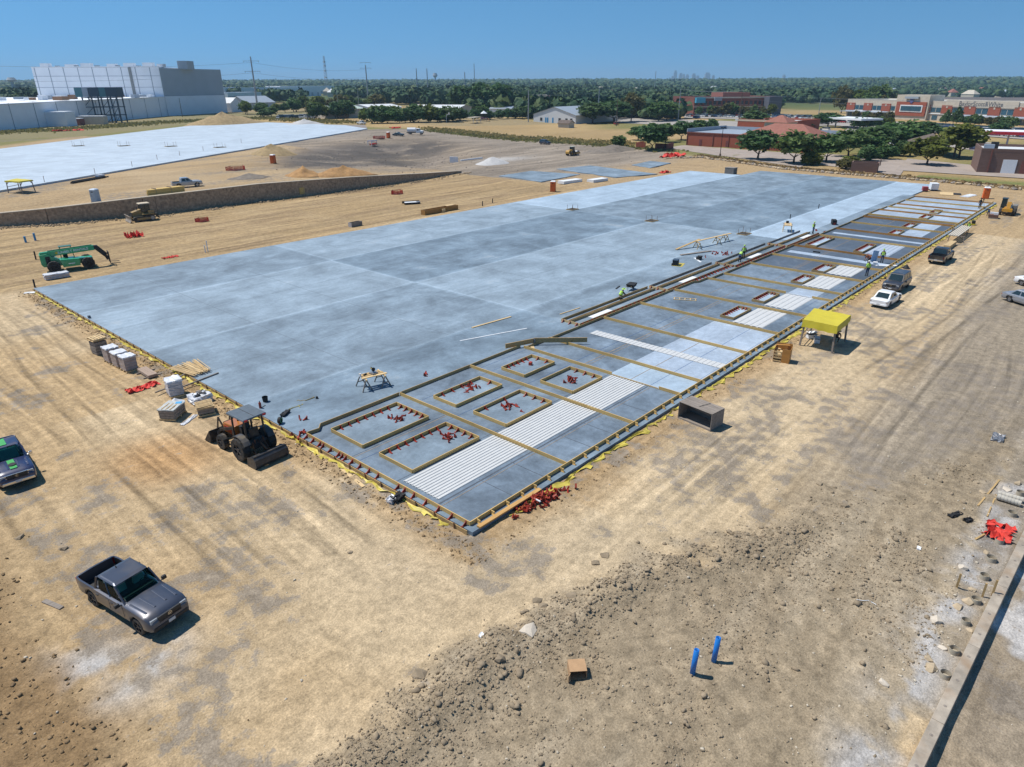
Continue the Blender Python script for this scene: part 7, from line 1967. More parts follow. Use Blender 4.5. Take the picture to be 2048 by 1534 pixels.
def gable(name, label, A, B, depth, eave, ridge, wall, roof, along='x', z0=None, cat='building'):
    A = Vector(A[:2]); B = Vector(B[:2]); d = B - A; L = d.length; rz = math.atan2(d.y, d.x)
    z0 = min(gz(*A), gz(*B)) if z0 is None else z0
    t = thing(name, label, cat, (A.x, A.y, z0), rz)
    w = MB()
    if along == 'x':
        w.extrude([(0, -.5), (depth, -.5), (depth, eave), (depth / 2, ridge), (0, eave)], L, axis='X', c=L / 2)
        w.build('wall', wall, t)
        for s in (0, 1):
            e0, e1 = (-.4, eave - .4 * (ridge - eave) / (depth / 2)), (depth / 2, ridge)
            P = [(-.4, e0[0], e0[1] + .06), (L + .4, e0[0], e0[1] + .06), (L + .4, e1[0], e1[1] + .06), (-.4, e1[0], e1[1] + .06)]
            if s:
                P = [(x, depth - y, z) for x, y, z in P][::-1]
            MB().panel(P, (0, -1 if not s else 1, 1), .15).build('roof', roof, t)
    else:
        w.extrude([(0, -.5), (L, -.5), (L, eave), (L / 2, ridge), (0, eave)], depth, c=depth / 2); w.build('wall', wall, t)
        for s in (0, 1):
            P = [(-.4, -.4, eave - .1), (L / 2, -.4, ridge + .06), (L / 2, depth + .4, ridge + .06), (-.4, depth + .4, eave - .1)]
            if s:
                P = [(L - x, y, z) for x, y, z in P][::-1]
            MB().panel(P[::-1], (-1 if not s else 1, 0, 1), .15).build('roof', roof, t)
    return t, L
def hip(name, label, c, rz, L, W_, eave, ridge, wall, roof, open_=False, cat='building'):
    t = thing(name, label, cat, c, rz)
    if not open_:
        MB().box((0, 0, eave / 2), (L - 1, W_ - 1, eave)).build('wall', wall, t)
    else:
        for x in (-1, 1):
            for y in (-1, 1):
                MB().box((x * (L / 2 - .5), y * (W_ / 2 - .5), eave / 2), (.5, .5, eave)).build('post', wall, t)
    k = max(.1, (L - W_) / 2)
    vs_ = [(-L / 2, -W_ / 2, eave), (L / 2, -W_ / 2, eave), (L / 2, W_ / 2, eave), (-L / 2, W_ / 2, eave), (-k, 0, ridge), (k, 0, ridge)]
    MB().add(vs_, [(3, 2, 1, 0), (0, 1, 5, 4), (1, 2, 5), (2, 3, 4, 5), (3, 0, 4)]).build('roof', roof, t)
    return t
def sheet(name, pts, m, dz=.06, label=None):
    k = 10
    """paved area: follows the ground"""
    P = [Vector(p[:2]) for p in pts]
    mb = MB(); n_ = 14; vs_ = []; fs_ = []
    for i in range(n_ + 1):
        for j in range(n_ + 1):
            q = P[0].lerp(P[1], i / n_).lerp(P[3].lerp(P[2], i / n_), j / n_); vs_.append((q.x, q.y, top(q.x, q.y) + dz))
    for i in range(n_):
        for j in range(n_):
            a = i * (n_ + 1) + j; fs_.append((a, a + n_ + 1, a + n_ + 2, a + 1) if (P[1] - P[0]).cross(P[3] - P[0]) > 0 else (a, a + 1, a + n_ + 2, a + n_ + 1))
    return struct(mb.add(vs_, fs_).build(name, m), label)

# ---- white cold store on the left, in a frame of depth (away from the site) and lateral metres
FW = Vector((.7488, .6628)); RT = Vector((.6628, -.7488)); CM = Vector((-20.189, -20.614))
def DL(d, l):
    q = CM + FW * d + RT * l; return (q.x, q.y)
zb = 3.0
P1 = DL(469, -220)
t = thing('cold_store', 'huge white and grey windowless cold store with rooftop units', 'building', P1 + (zb,), math.atan2(RT.y, RT.x))
# local x = right, y = depth
a_ = math.atan2(52, 18)
MB().box((-40, 27, 14.3), (79.5, 54, 28.6)).build('tall_block', m_wh2, t)
sk = MB(); sk.add([(-.3, .2, -2), (18, 52, -2), (-60, 52, -2), (-60, .2, -2), (-.3, .2, 27.9), (18, 52, 27.9), (-60, 52, 27.9), (-60, .2, 27.9)], [(3, 2, 1, 0), (4, 5, 6, 7), (0, 1, 5, 4), (1, 2, 6, 5), (2, 3, 7, 6), (3, 0, 4, 7)]); sk.build('end_wall', m_greyp, t)
ld = MB(); ld.add([(.3, 0, -2), (18.6, 52, -2), (18.4, 52, 11.7), (.1, 0, 11.7)], [(0, 1, 2, 3)]); ld.build('end_wall_base', m_wh2, t)
MB().bar((.15, .4, 11.9), (18.4, 52, 11.9), .12, .35).build('wall_joint', m_roofg, t)
for k in range(9):
    MB().box((-6 - 9 * k, -.06, 20), (.4, .14, 16.8)).build('panel_joint', m_roofg, t)
for z in (17.0, 23.5):
    MB().box((-40, -.05, z), (79.4, .12, .22)).build('panel_joint', m_roofg, t)
MB().box((-18.5, -.25, 20), (1.6, .6, 16.9)).build('downpipe_chase', pmat('chase_grey', (.24, .25, .25), .7), t)
MB().box((-40, .1, 28.75), (79.8, .5, .5)).build('roof_edge', m_wh, t)
for k, (x, w, h_) in enumerate(((-74, 5, 2.4), (-58, 6, 1.8), (-48, 6, 2.4), (-32, 5, 2.0), (-21, 6, 2.4), (-9, 6, 2.6), (-1, 4, 1.8))):
    MB().box((x, 6, 28.6 + h_ / 2), (w, 4, h_)).build('rooftop_unit', m_wh, t)
MB().box((7.5, 22, 30.0), (6.5, 10, 5)).build('stair_tower', m_greyp, t)
for k, (x, w, h_) in enumerate(((-65, 2, 1.0), (-53, 2, 1.2), (-40, 2.4, 1.1), (-27, 2, 1.2), (-14, 2.4, .9))):
    MB().box((x, 3, 28.6 + h_ / 2), (w, 2, h_)).build('roof_fan', m_roofg, t)
# low wing
lo = [(0, 0), (-12, -190), (-140, -190), (-110, 0)]
mb = MB(); mb.add([(x, y, -3) for x, y in lo] + [(x, y, 11.4 - (1.2 if y < 0 else 0)) for x, y in lo], [(4, 5, 6, 7)[::-1], (1, 0, 4, 5)[::-1], (2, 1, 5, 6)[::-1], (3, 2, 6, 7)[::-1], (0, 3, 7, 4)[::-1]])
mb.build('low_wing', m_wh2, t)
for k in range(12):
    u = (k + .5) / 12; MB().box((-12 * u + .06, -190 * u, 4), (.14, .35, 14)).build('panel_joint', m_roofg, t)
MB().bar((.1, 0, 11.3), (-11.9, -190, 10.2), .5, .5).build('roof_edge', m_wh, t)
rs = random.Random(4)
for k in range(26):
    u = rs.uniform(.02, .95); x = -12 * u - rs.uniform(4, 40)
    MB().box((x, -190 * u, 11.6 + .5), (rs.uniform(1.5, 5), rs.uniform(2, 7), rs.uniform(.8, 2.6))).build('rooftop_unit', [m_wh, m_roofg, pmat('rust_unit', (.3, .17, .1), .8) if k == 0 else bpy.data.materials['rust_unit'], m_wh][k % 4], t)
# steel tower with blue green boxes
tw = Vector(DL(392, -217)); t = thing('steel_tower', 'dark steel frame tower carrying blue green boxes beside the cold store', 'tower', (tw.x, tw.y, 2.6), math.atan2(RT.y, RT.x))
dks = pmat('dark_blue_steel', (.045, .07, .10), .6)
for x in (-9, -4, 1, 6, 9):
    for y in (-3, 3):
        MB().box((x, y, 6.5), (.5, .5, 13)).build('column', dks, t)
for z in (4, 8, 12.6):
    for y in (-3, 3):
        MB().box((0, y, z), (19, .35, .4)).build('beam', dks, t)
for x0, x1 in ((-9, -4), (1, 6), (6, 9)):
    for z0, z1 in ((0, 4), (4, 8), (8, 12.6)):
        MB().bar((x0, -3, z0), (x1, -3, z1), .2, .2).build('brace', dks, t)
tq = pmat('teal_box', (.06, .17, .20), .5, var=.15)
for x, w, m in ((-10, 4, tq), (-6.5, 3, m_roofg), (-2, 5, dks), (2.5, 3.5, tq), (7, 6, dks)):
    MB().box((x, 0, 15.3), (w, 7, 4.6)).build('cooling_box', m, t)
for nm, lb, d_, l_, s_, h_, m in (('storage_tank', 'squat white tank beside the cold store wall', 360, -222, (10, 8), 6.5, m_wh), ('container', 'beige container standing in front of the steel tower', 376, -216, (14, 4), 3.8, m_cream), ('skid_unit', 'dark plant skid between the white tank and the container', 368, -219, (5, 4), 3.0, m_brickd)):
    q = DL(d_, l_); t = thing(nm, lb, 'container' if nm == 'container' else 'tank', q + (gz(*q),), math.atan2(RT.y, RT.x)); MB().box((0, 0, h_ / 2), (s_[0], s_[1], h_)).build('shell', m, t); MB().box((0, 0, h_ + .15), (s_[0] * .96, s_[1] * .96, .3)).build('lid', m_wh, t)

# ---- far white warehouses in the left distance
for lb, p0, p1, dep, h_ in (('long white distribution warehouse far behind the tall transmission pole', (439.8, 867.3), (624.3, 931.8), 90, 12), ('white warehouse with grey end farther behind the long one', (705.8, 1176.5), (802.1, 1149.3), 120, 13), ('low white depot in the far left distance', (358.7, 706.6), (402.7, 716.7), 40, 8)):
    t, L = bldg('warehouse', lb, p0, p1, dep, h_, m_wh, m_roofw, .5, [], [((k + .5) / 14, 4, 5, m_greyp) for k in range(14)])
for lb, A, B, dep, e, r_, w, rf, al in (
        ('white metal shed with pale green roof and open bay behind the tree line', (227.5, 343.0), (252.4, 340.0), 22, 5, 6.6, m_cream, pmat('pale_green_roof', (.42, .50, .45), .6), 'x'),
        ('long low white roofed shop behind the tree line', (266.4, 351.9), (288.4, 347.1), 30, 5, 6.4, m_wh, m_roofw, 'x'), ('wide white roofed shop behind the field hedge', (271.8, 321.8), (287.5, 293.9), 30, 5, 6.6, m_cream, m_roofw, 'x'),
        ('blue white shop with dark doorway behind the playground', (322.4, 301.1), (330.3, 289.5), 22, 5, 6.2, m_wh2, m_roofg, 'x'), ('grey white shop beside the dark hedge', (340.1, 296.5), (344.9, 287.9), 22, 4.6, 5.8, m_wh2, m_roofw, 'x'),
        ('small white gabled barn far behind the cold store', (239.5, 475.6), (250.0, 479.0), 14, 6, 9.5, m_wh, m_roofw, 'y'), ('grey roofed long barn far behind the cold store', (268.3, 505.5), (293.9, 508.1), 24, 5, 9.5, m_greyp, m_roofg, 'x')):
    t, L = gable('shed', lb, A, B, dep, e, r_, w, rf, al)
    if 'open bay' in lb or 'doorway' in lb:
        MB().box((L * .45, -.08, 1.8), (L * .3, .2, 3.6)).build('bay_shade', m_win, t)  # dark plate coloured as the shade inside the opening
# strip centre roofs in the middle distance
for lb, A, B, h_, m in (('tan and brown shopping strip in the middle distance behind the sheds', (445.5, 418.4), (479.4, 379.5), 9, m_cream), ('low tan shopping block left of the brick school', (512.5, 417.9), (519.8, 408.9), 7, m_brickb)):
    t, L = bldg('shop_strip', lb, A, B, 30, h_, m, m_roofw, 1.2, [((k + .5) / 10, 3.2, L_ * .0 + 3, 3) for k, L_ in enumerate([30] * 10)])

# ---- grey roofed gable hall in the dry field
A, B = (317.02, 259.79), (318.01, 229.13)
t, L = gable('gable_hall', 'pale grey gabled hall with blue doors in the dry field', A, B, 46, 4.6, 8.8, pmat('pale_grey_siding', (.66, .68, .70), .7, var=.05), m_roofg, 'y')
for u, w in ((.19, 1.6), (.63, 1.6), (.79, 1.5), (.90, 1.5)):
    f_ = MB().box((u * L, -.04, 2.0), (w, .1, 1.7)).build('window', m_win, t)
for u in (.30, .345, .47):
    MB().box((u * L, -.04, 1.5), (.9, .1, 3.0)).build('door', pmat('blue_door', (.03, .25, .50), .5) if 'blue_door' not in bpy.data.materials else bpy.data.materials['blue_door'], t)
t, L = gable('small_shed', 'small dark roofed garden shed before the gable hall', (284.69, 215.96), (284.67, 208.65), 4.5, 2.2, 3.6, m_cream, m_dkroof, 'x')
# playground
t = thing('play_tower', 'purple playground tower with pointed white roof at the hedge', 'playground', (280.25, 265.88, 1.77), .3)
for x in (-1.2, 1.2):
    for y in (-1.2, 1.2):
        MB().box((x, y, 2), (.15, .15, 4)).build('post', pmat('purple_plastic', (.12, .03, .12), .5) if 'purple_plastic' not in bpy.data.materials else bpy.data.materials['purple_plastic'], t)
MB().box((0, 0, 1.6), (2.8, 2.8, .6)).build('deck', bpy.data.materials['purple_plastic'], t); MB().cyl((0, 0, 4), (0, 0, 5.4), 2.2, .1, 4).build('roof', m_wh2, t); MB().bar((1.4, -1, 1.6), (4, -1.6, .2), .7, .15).build('slide', m_lampr, t)
t = thing('play_tower', 'small tan playground slide set before the hedge', 'playground', (334.63, 291.72, 1.43), .3); MB().box((0, 0, 1.3), (2, 2, 2.2)).build('deck', m_cream, t); MB().bar((1, 0, 2), (4, 0, .2), .8, .15).build('slide', m_orng, t); MB().cyl((0, 0, 2.6), (0, 0, 4), 1.8, .1, 4).build('roof', m_wh2, t)
t = thing('sun_shelter', 'low white flat shade roof on posts in the dry field', 'shelter', (260.79, 254.80, 1.79), .35)
MB().box((0, 0, 2.9), (11, 4, .2)).build('roof', m_cream, t)
for x in (-5, 0, 5):
    MB().box((x, -1.8, 1.45), (.2, .2, 2.9)).build('post', m_white, t)
t = thing('basketball_hoop', 'white basketball hoop standing at the hedge', 'hoop', (246.10, 260.79, 2.44), -.5); MB().tube([(0, 0, 0), (0, 0, 3.2), (.5, 0, 4), (1.4, 0, 4.2)], .10, 6).build('pole', m_wh2, t); MB().box((1.5, 0, 4.4), (.1, 1.8, 1.2)).build('backboard', m_white, t)

# ---- long red brick building with grey roof
A, B = (225.59, 108.92), (221.63, 62.46)
t, L = bldg('brick_building', 'long low red brick building with grey roof behind the site edge', A, B, 27, 4.5, m_brick, m_roofg, 0, [], [(.125, 1.1, 2.3, pmat('maroon_door', (.16, .05, .05), .6)), (.36, 1.1, 2.3, bpy.data.materials['maroon_door'])])
for c, s in (((-.05, 13.5, 5.1), (.4, 27.4, 1.5)), ((L / 2, 27, 5.0), (L + .4, .4, 1.3)), ((L + .05, 13.5, 4.8), (.4, 27.4, .8))):
    MB().box(c, s).build('parapet', m_roofg, t)
MB().box((L / 2, -.12, 4.55), (L + .3, .3, .35)).build('eave', m_brickd, t)
for u in (.0, .235, .37, .53, .70, .86, 1.0):
    MB().box((u * L, -.10, 2.2), (.22, .22, 4.5)).build('downpipe', m_brickd, t)
t = thing('bin_enclosure', 'low red brick bin enclosure under the round trees', 'enclosure', (202.39, 110.33, -0.22), -1.462)
for c, s in (((-4.0, 0, 1.0), (3.6, .3, 2.0)), ((3.6, 0, 1.0), (4.2, .3, 2.0)), ((-5.8, 3, 1.0), (.3, 6, 2.0)), ((5.7, 3, 1.0), (.3, 6, 2.0))):
    MB().box(c, s).build('wall', m_brick if c[0] < 0 else m_brickd, t)
# second brick block with red hip roofs
A = (315.84, 128.21); A = (A[0] + 4, A[1] + 4); dv = Vector((math.cos(-1.656), math.sin(-1.656)))
t, L = bldg('brick_hall', 'red brick hall with white flat roof behind the long brick building', A, (A[0] + dv.x * 30, A[1] + dv.y * 30), 24, 4.4, m_brick, m_roofw, .9, bands=[(4.7, .8, m_cream)])
for px, D, L_, W_, e, r_, lb in ((1590, 268, 27, 17, 4.6, 8.4, 'wide red tiled hip roof house behind the long brick building'), (1573, 330, 11, 10, 6.0, 8.8, 'small red tiled hip roof tower behind the brick hall')):
    q = (230.7, 73.6) if px == 1590 else (287.6, 98.5)
    hip('tiled_house', lb, q + (gz(*q),), -1.656, L_, W_, e, r_, m_cream if px == 1573 else m_brick, m_tile)
# ---- two storey brick school in the middle distance
A, B = (476.5, 238.1), (527.9, 197.8)
t, L = bldg('brick_school', 'two storey dark brick school with flat roof in the middle distance', A, B, 40, 11, m_brickd, m_roofw, 1.2, [(u, z, 2.2, 2.6) for u in [(k + .5) / 18 for k in range(18)] for z in (3.0, 8.0)], bands=[(11.6, 1.0, m_cream), (5.4, .6, m_cream)])
MB().box((L * .06, -1.2, 9.8), (L * .11, 3, 3.4)).build('entrance_canopy', pmat('teal_fascia', (.08, .36, .50), .5), t); MB().box((L * .28, -.6, 10.6), (L * .09, 1.4, 2.4)).build('bay_roof', m_roofg, t)
MB().box((L * .60, 22, 13.2), (L * .34, 20, 3.4)).build('upper_storey', m_brickd, t); MB().box((L * .93, -4, 6), (L * .16, 8, 12.4)).build('corner_block', pmat('dark_blue_grey_wall', (.10, .11, .14), .7), t)
# ---- long school at the right
A, B = (515.6, 142.2), (448.2, 18.5)
t, L = bldg('long_school', 'long two storey cream and brick clinic with central tower and flags', A, B, 36, 10.5, m_cream, m_roofw, .8)
for k in range(19):
    u = (k + .5) / 19
    if k % 2 == 0:
        MB().box((u * L, -.25, 6.6), (L / 19 * .95, .6, 4.6)).build('brick_panel', m_brick, t); MB().box((u * L, -.6, 8.0), (1.0, .1, 1.0)).build('panel_lamp', m_cream, t)
    else:
        f_ = MB().box((u * L, -.06, 6.2), (L / 19 * .9, .2, 2.6)).build('window', m_winb, t); MB().box((u * L, -.2, 6.2), (.25, .1, 2.6)).build('mullion', m_cream, f_)
    f_ = MB().box((u * L, -.06, 1.9), (L / 19 * .5, .2, 2.4)).build('window', m_winb, t)
MB().box((L / 2, -.2, 4.1), (L, .5, .5)).build('band', m_white, t)
for u0, u1 in ((0, .25), (.6, 1)):
    MB().box(((u0 + u1) / 2 * L, -3, 3.6), ((u1 - u0) * L, 6, .4)).build('walkway_roof', m_roofg, t)
tc = .385
MB().box((tc * L, 4, 7.2), (L * .17, 12, 14.4)).build('tower', m_cream, t); MB().box((tc * L, -2.3, 6.4), (L * .155, .6, 8.0)).build('tower_front', m_brick, t); MB().box((tc * L, -2.8, 12.8), (L * .07, 1.2, 1.2)).build('tower_canopy', m_roofg, t)
for du in (-.022, .03):
    MB().box(((tc + du) * L, -2.75, 6.6), (9, .2, 4.0)).build('tower_window_frame', m_white, t); MB().box(((tc + du) * L, -2.9, 6.6), (7.6, .2, 2.8)).build('tower_window', m_winb, t)
MB().cyl((tc * L, -2.75, 11), (tc * L, -2.9, 11), 1.5, 1.5, 5).build('star_emblem', pmat('emblem_blue', (.10, .10, .25), .5), t)
text_mesh('wall_lettering', 'BaylorScott&White', 3.4, pmat('dark_lettering', (.06, .07, .10), .5), t, Matrix.Translation((L * .70, -.62, 10.0)) @ Matrix.Rotation(PI / 2, 4, 'X'))
MB().box((L * .70, -.35, 10.0), (44, .4, 3.6)).build('sign_band', m_cream, t)
for i, (px, m) in enumerate((((527.90, 95.66), (.5, .05, .06)), ((540.46, 92.36), (.05, .06, .3)))):
    t = thing('flag_pole', ['white flagpole with a red and white flag before the clinic', 'white flagpole with a dark blue flag before the clinic'][i], 'flagpole', px + (gz(*px),)); MB().cyl((0, 0, 0), (0, 0, 13.5), .12, .08, 8).build('pole', m_white, t); MB().box((1.4, 0, 12), (2.6, .06, 1.7)).build('flag', pmat('flag_%d' % i, m, .7), t)
# ---- brown building with shutter and red fuel canopy at the right edge
A, B = (194.65, 10.27), (198.55, -5.80)
t, L = bldg('brown_building', 'brown brick shop with white shutter door at the right of the road', A, B, 18, 5.2, m_brickb, m_roofw, .7, [], [(.40, 3.0, 3.4, m_white), (.62, 2.4, 3.2, m_brickd)])
MB().box((L * .12, 6, 5.9), (2.2, 1.6, 1.2)).build('roof_unit', m_roofg, t); MB().box((L * .2, 8, 6.2), (1.6, 1.6, 1.6)).build('roof_unit', m_black, t); MB().bar((L * .14, -.2, .2), (L * .14, -.2, 5.6), .25, .25).build('downpipe', m_brickd, t)
q = Vector((274.28, 15.05)); t = thing('fuel_canopy', 'white fuel station canopy with a red fascia behind the brown shop', 'canopy', (q.x, q.y, gz(q.x, q.y)), -1.421)
MB().box((0, 0, 5.6), (26, 12, .9)).build('fascia', pmat('red_fascia', (.50, .02, .03), .5), t); MB().box((0, 0, 6.1), (25, 11, .2)).build('roof', m_wh2, t)
for x in (-9, 0, 9):
    MB().box((x, 0, 2.6), (.6, .6, 5.2)).build('column', m_white, t)
t = thing('white_canopy', 'flat white roofed canopy standing before the cream clinic', 'canopy', (372.67, 95.38, -0.25), -2.062); MB().box((0, 0, 4.6), (26, 14, .9)).build('roof', m_wh, t)
for x in (-10, 10):
    MB().box((x, 0, 2.1), (.5, .5, 4.2)).build('column', m_white, t)
hip('gazebo', 'brown hip roofed gazebo among the trees by the lot', (242.43, 31.30, -0.22), .3, 17, 13, 3.6, 6.2, m_brickb, m_dkroof, True, 'gazebo')
t = thing('stone_enclosure', 'low grey stone box enclosure at the far edge of the site', 'enclosure', (178.90, 32.74, -0.22), -1.356)
for c, s in (((0, -2, 1.2), (6.2, .3, 2.4)), ((0, 2, 1.2), (6.2, .3, 2.4)), ((-3, 0, 1.2), (.3, 3.7, 2.4)), ((3, 0, 1.2), (.3, 3.7, 2.4)), ((3.4, .4, 2.4), (.2, 1.6, 1.6))):
    MB().box(c, s).build('wall', m_brickb, t)

# ---- pavements beyond the site
sheet('parking_lot', ((209.08, 108.58), (223.45, 107.97), (214.77, 54.70), (177.64, 48.86)), m_lot, .10, 'pale concrete parking lot before the long brick building')
sheet('parking_lot', ((187.41, 46.86), (221.77, 56.73), (214.95, 30.39), (174.58, 23.11)), m_lot, .12, 'pale concrete drive between trees and site edge')
sheet('parking_lot', ((186.36, 27.22), (220.81, 32.45), (205.19, -4.15), (187.52, -5.87)), m_lot, .14, 'pale concrete yard before the brown shop')
sheet('parking_lot', ((346.07, 89.54), (391.53, 101.14), (283.63, 3.47), (238.62, 1.48)), m_asph, .10, 'pale road behind the right hand trees')
sheet('road', ((340.03, 218.44), (406.41, 260.68), (399.59, 160.39), (340.20, 137.04)), m_asph, .12, 'pale main road beyond the gable hall')
sheet('road', ((340.20, 137.04), (405.25, 162.87), (465.17, 117.66), (403.33, 102.13)), m_asph, .13, 'pale main road behind the brick buildings')
sheet('school_lot', ((420.7, 215.2), (468.7, 242.0), (490.7, 154.4), (433.0, 137.6)), m_asph, .25, 'parking lot of the brick school')
sheet('school_lot', ((396.1, 122.0), (476.3, 133.9), (408.2, 17.0), (328.5, 10.0)), m_asph, .25, 'parking lot of the cream clinic')
sheet('car_yard', ((198.3, 349.8), (219.8, 383.5), (239.5, 371.1), (219.0, 342.7)), m_asph, .2, 'small vehicle yard at the left tree line')
sheet('upland_track', ((143.49, 293.64), (165.82, 333.60), (201.41, 272.13), (183.98, 247.47)), pmat('grey_track', (.24, .21, .19), .95, var=.2), .05, 'grey dirt track beyond the far slab')
for k in range(12):
    a = Vector((209.56, 95.14)).lerp(Vector((193.76, 56.28)), k / 11)
    n_ = Vector((-dv.y, dv.x)); b_ = a + n_ * 5
    mb = MB().bar((a.x, a.y, top(a.x, a.y) + .13), (b_.x, b_.y, top(b_.x, b_.y) + .13), .12, .01); o = mb.build('bay_line', m_linew); struct(o, 'white parking bay line')

# ---- parked cars far off
CC = [('white', (.75, .76, .77)), ('black', (.02, .02, .024)), ('silver', (.40, .42, .44)), ('blue', (.03, .07, .20)), ('red', (.28, .02, .02)), ('grey', (.13, .14, .16))]
FC = [[(cn, simple_car_mesh(k, paint('far_%s_%s' % (cn, k), c, .35, dirt=None))) for cn, c in CC] for k in ('sedan', 'suv', 'pickup')]
def park(p0, p1, k, rz, place, grp, skip=.12, seed=0):
    r = random.Random(seed)
    for i in range(k):
        if r.random() < skip: continue
        q = Vector(p0).lerp(Vector(p1), (i + .5) / k)
        cn, me = r.choice([r.choice(FC[r.randrange(3)][:6]), FC[r.randrange(3)][r.choice((0, 0, 1, 2, 5))]])
        o = put('parked_car', me, None, (q.x, q.y, top(q.x, q.y) + .22), rz + r.uniform(-.03, .03) + (PI if r.random() < .5 else 0))
        tag(o, '%s car parked %s' % (cn, place), 'car', grp + ', ' + cn)
sch = -1.656
for j, (x0, x1, D, k) in enumerate(((((439.1, 223.1)), ((456.6, 145.8)), 0, 40), (((456.5, 233.1)), ((476.0, 151.0)), 0, 40))):
    park(x0, x1, k, sch + 1.57, 'in the lot of the dark brick school', 'cars at the brick school', .25, j)
for j, (x0, x1, k) in enumerate((((370.5, 65.0), (340.3, 12.6), 30), ((395.0, 70.4), (363.2, 14.7), 30), ((424.4, 131.7), (416.5, 107.3), 10), ((417.2, 76.4), (383.1, 16.6), 26))):
    park(x0, x1, k, 1.1, 'in the lot of the cream clinic', 'cars at the clinic', .2, 10 + j)
park((208.6, 364.6), (228.9, 356.6), 16, .9, 'in the yard at the left tree line', 'cars in the left yard', .1, 20)
park((215.4, 374.5), (234.9, 365.8), 14, .9, 'in the yard at the left tree line', 'cars in the left yard', .1, 21)
for px, ci, k, rz, lb in (((420.98, 206.45), 3, 1, sch, 'dark blue suv driving on the main road'), ((408.42, 234.08), 4, 2, sch, 'red pickup standing by the round roadside trees'), ((403.30, 240.65), 1, 1, sch, 'black suv parked right of the gable hall'), ((452.68, 267.42), 0, 0, sch, 'white car passing behind the gable hall'), ((340.29, 96.93), 0, 1, 1.2, 'white suv parked beside the red tiled house'), ((268.74, 48.03), 0, 0, 1.0, 'white car under the big right hand trees'), ((275.96, 46.12), 2, 0, 1.0, 'silver car under the big right hand trees'), ((323.43, 205.02), 4, 1, .8, 'red car parked under the trees of the gable hall'), ((401.57, 167.55), 0, 2, sch, 'white box truck on the road left of the brick hall'), ((398.30, 116.98), 1, 1, sch, 'black suv beside the white flat canopy')):
    cn, me = FC[k][ci]; o = put('parked_car', me, None, (px[0], px[1], top(*px) + .12), rz); tag(o, lb, 'car')

# ------------------------------------------------------------------ trees
def leaf_mat(name, c, tr=.25):
    m, n, b = _nodes(name)
    oi = N(n, 'ShaderNodeObjectInfo'); tc = N(n, 'ShaderNodeTexCoord'); nz = N(n, 'ShaderNodeTexNoise'); nz.inputs['Scale'].default_value = .9; nz.inputs['Detail'].default_value = 4
    n.links.new(tc.outputs['Object'], nz.inputs['Vector'])
    r = N(n, 'ShaderNodeMapRange'); r.inputs[1].default_value = .3; r.inputs[2].default_value = .7; r.inputs[3].default_value = .6; r.inputs[4].default_value = 1.5
    n.links.new(nz.outputs['Fac'], r.inputs[0])
    hs = N(n, 'ShaderNodeHueSaturation'); hs.inputs['Color'].default_value = tuple(c) + (1,)
    r2 = N(n, 'ShaderNodeMapRange'); r2.inputs[3].default_value = .485; r2.inputs[4].default_value = .525; n.links.new(oi.outputs['Random'], r2.inputs[0]); n.links.new(r2.outputs[0], hs.inputs['Hue'])
    n.links.new(r.outputs[0], hs.inputs['Value']); n.links.new(hs.outputs[0], b.inputs['Base Color'])
    b.inputs['Roughness'].default_value = .6; b.inputs['Specular IOR Level'].default_value = .25
    tl = N(n, 'ShaderNodeBsdfTranslucent'); n.links.new(hs.outputs[0], tl.inputs['Color']); ms = N(n, 'ShaderNodeMixShader'); ms.inputs[0].default_value = .38
    n.links.new(b.outputs[0], ms.inputs[1]); n.links.new(tl.outputs[0], ms.inputs[2]); n.links.new(ms.outputs[0], [q for q in n.nodes if q.type == 'OUTPUT_MATERIAL'][0].inputs[0])
    return m
m_leaf = leaf_mat('oak_leaf', (.105, .170, .050)); m_leafy = leaf_mat('yellow_green_leaf', (.125, .155, .028)); m_leafb = leaf_mat('brownish_leaf', (.12, .11, .035)); m_leafd = leaf_mat('dark_leaf', (.085, .145, .050))
m_bark = pmat('bark', (.10, .075, .055), .95, var=.3)
def crown_mesh(seed, shape='round', clumps=105, leaves=15, ls=.13):
    """unit crown: radius 1 across, height 1 (0..1 in z is scaled later); leaf faces grouped in clumps"""
    r = np.random.default_rng(seed); V_ = []; 
    cs = []
    for i in range(clumps):
        for _ in range(30):
            p = r.uniform(-1, 1, 3); d = np.linalg.norm(p)
            if shape == 'round' and (d > 1 or d < .45 or p[2] < -.75): continue
            if shape == 'cone' and (np.hypot(p[0], p[1]) > (1 - p[2]) / 2 + .08 or np.hypot(p[0], p[1]) < ((1 - p[2]) / 2) * .4): continue
            break
        lob = 1 + .16 * math.sin(3 * math.atan2(p[1], p[0]) + seed) + .10 * math.sin(5 * math.atan2(p[1], p[0]) + 2 * seed)
        cs.append(p * np.array([lob, lob, 1]))
    P = []
    for c in cs:
        k = leaves
        off = r.normal(0, .115, (k, 3))
        for o in off:
            ctr = c + o; nrm = r.normal(0, 1, 3) + c * 1.2 + np.array([0, 0, .5]); nrm /= np.linalg.norm(nrm)
            u = np.cross(nrm, r.normal(0, 1, 3)); u /= np.linalg.norm(u) + 1e-6; v = np.cross(nrm, u); s = ls * r.uniform(.6, 1.3)
            P += [ctr - u * s - v * s * .6, ctr + u * s - v * s * .6, ctr + u * s * .7 + v * s * .6, ctr - u * s * .7 + v * s * .6]
    Q = np.array(P); F = np.arange(len(Q)).reshape(-1, 4)
    # dark inner body so that only the rim is open
    b = IV / np.linalg.norm(IV, axis=1)[:, None] * .62 * r.uniform(.8, 1.15, (len(IV), 1))
    if shape == 'cone':
        b = b * np.array([.5, .5, 1.3]); b[:, 2] -= .15
    return Q, F, b
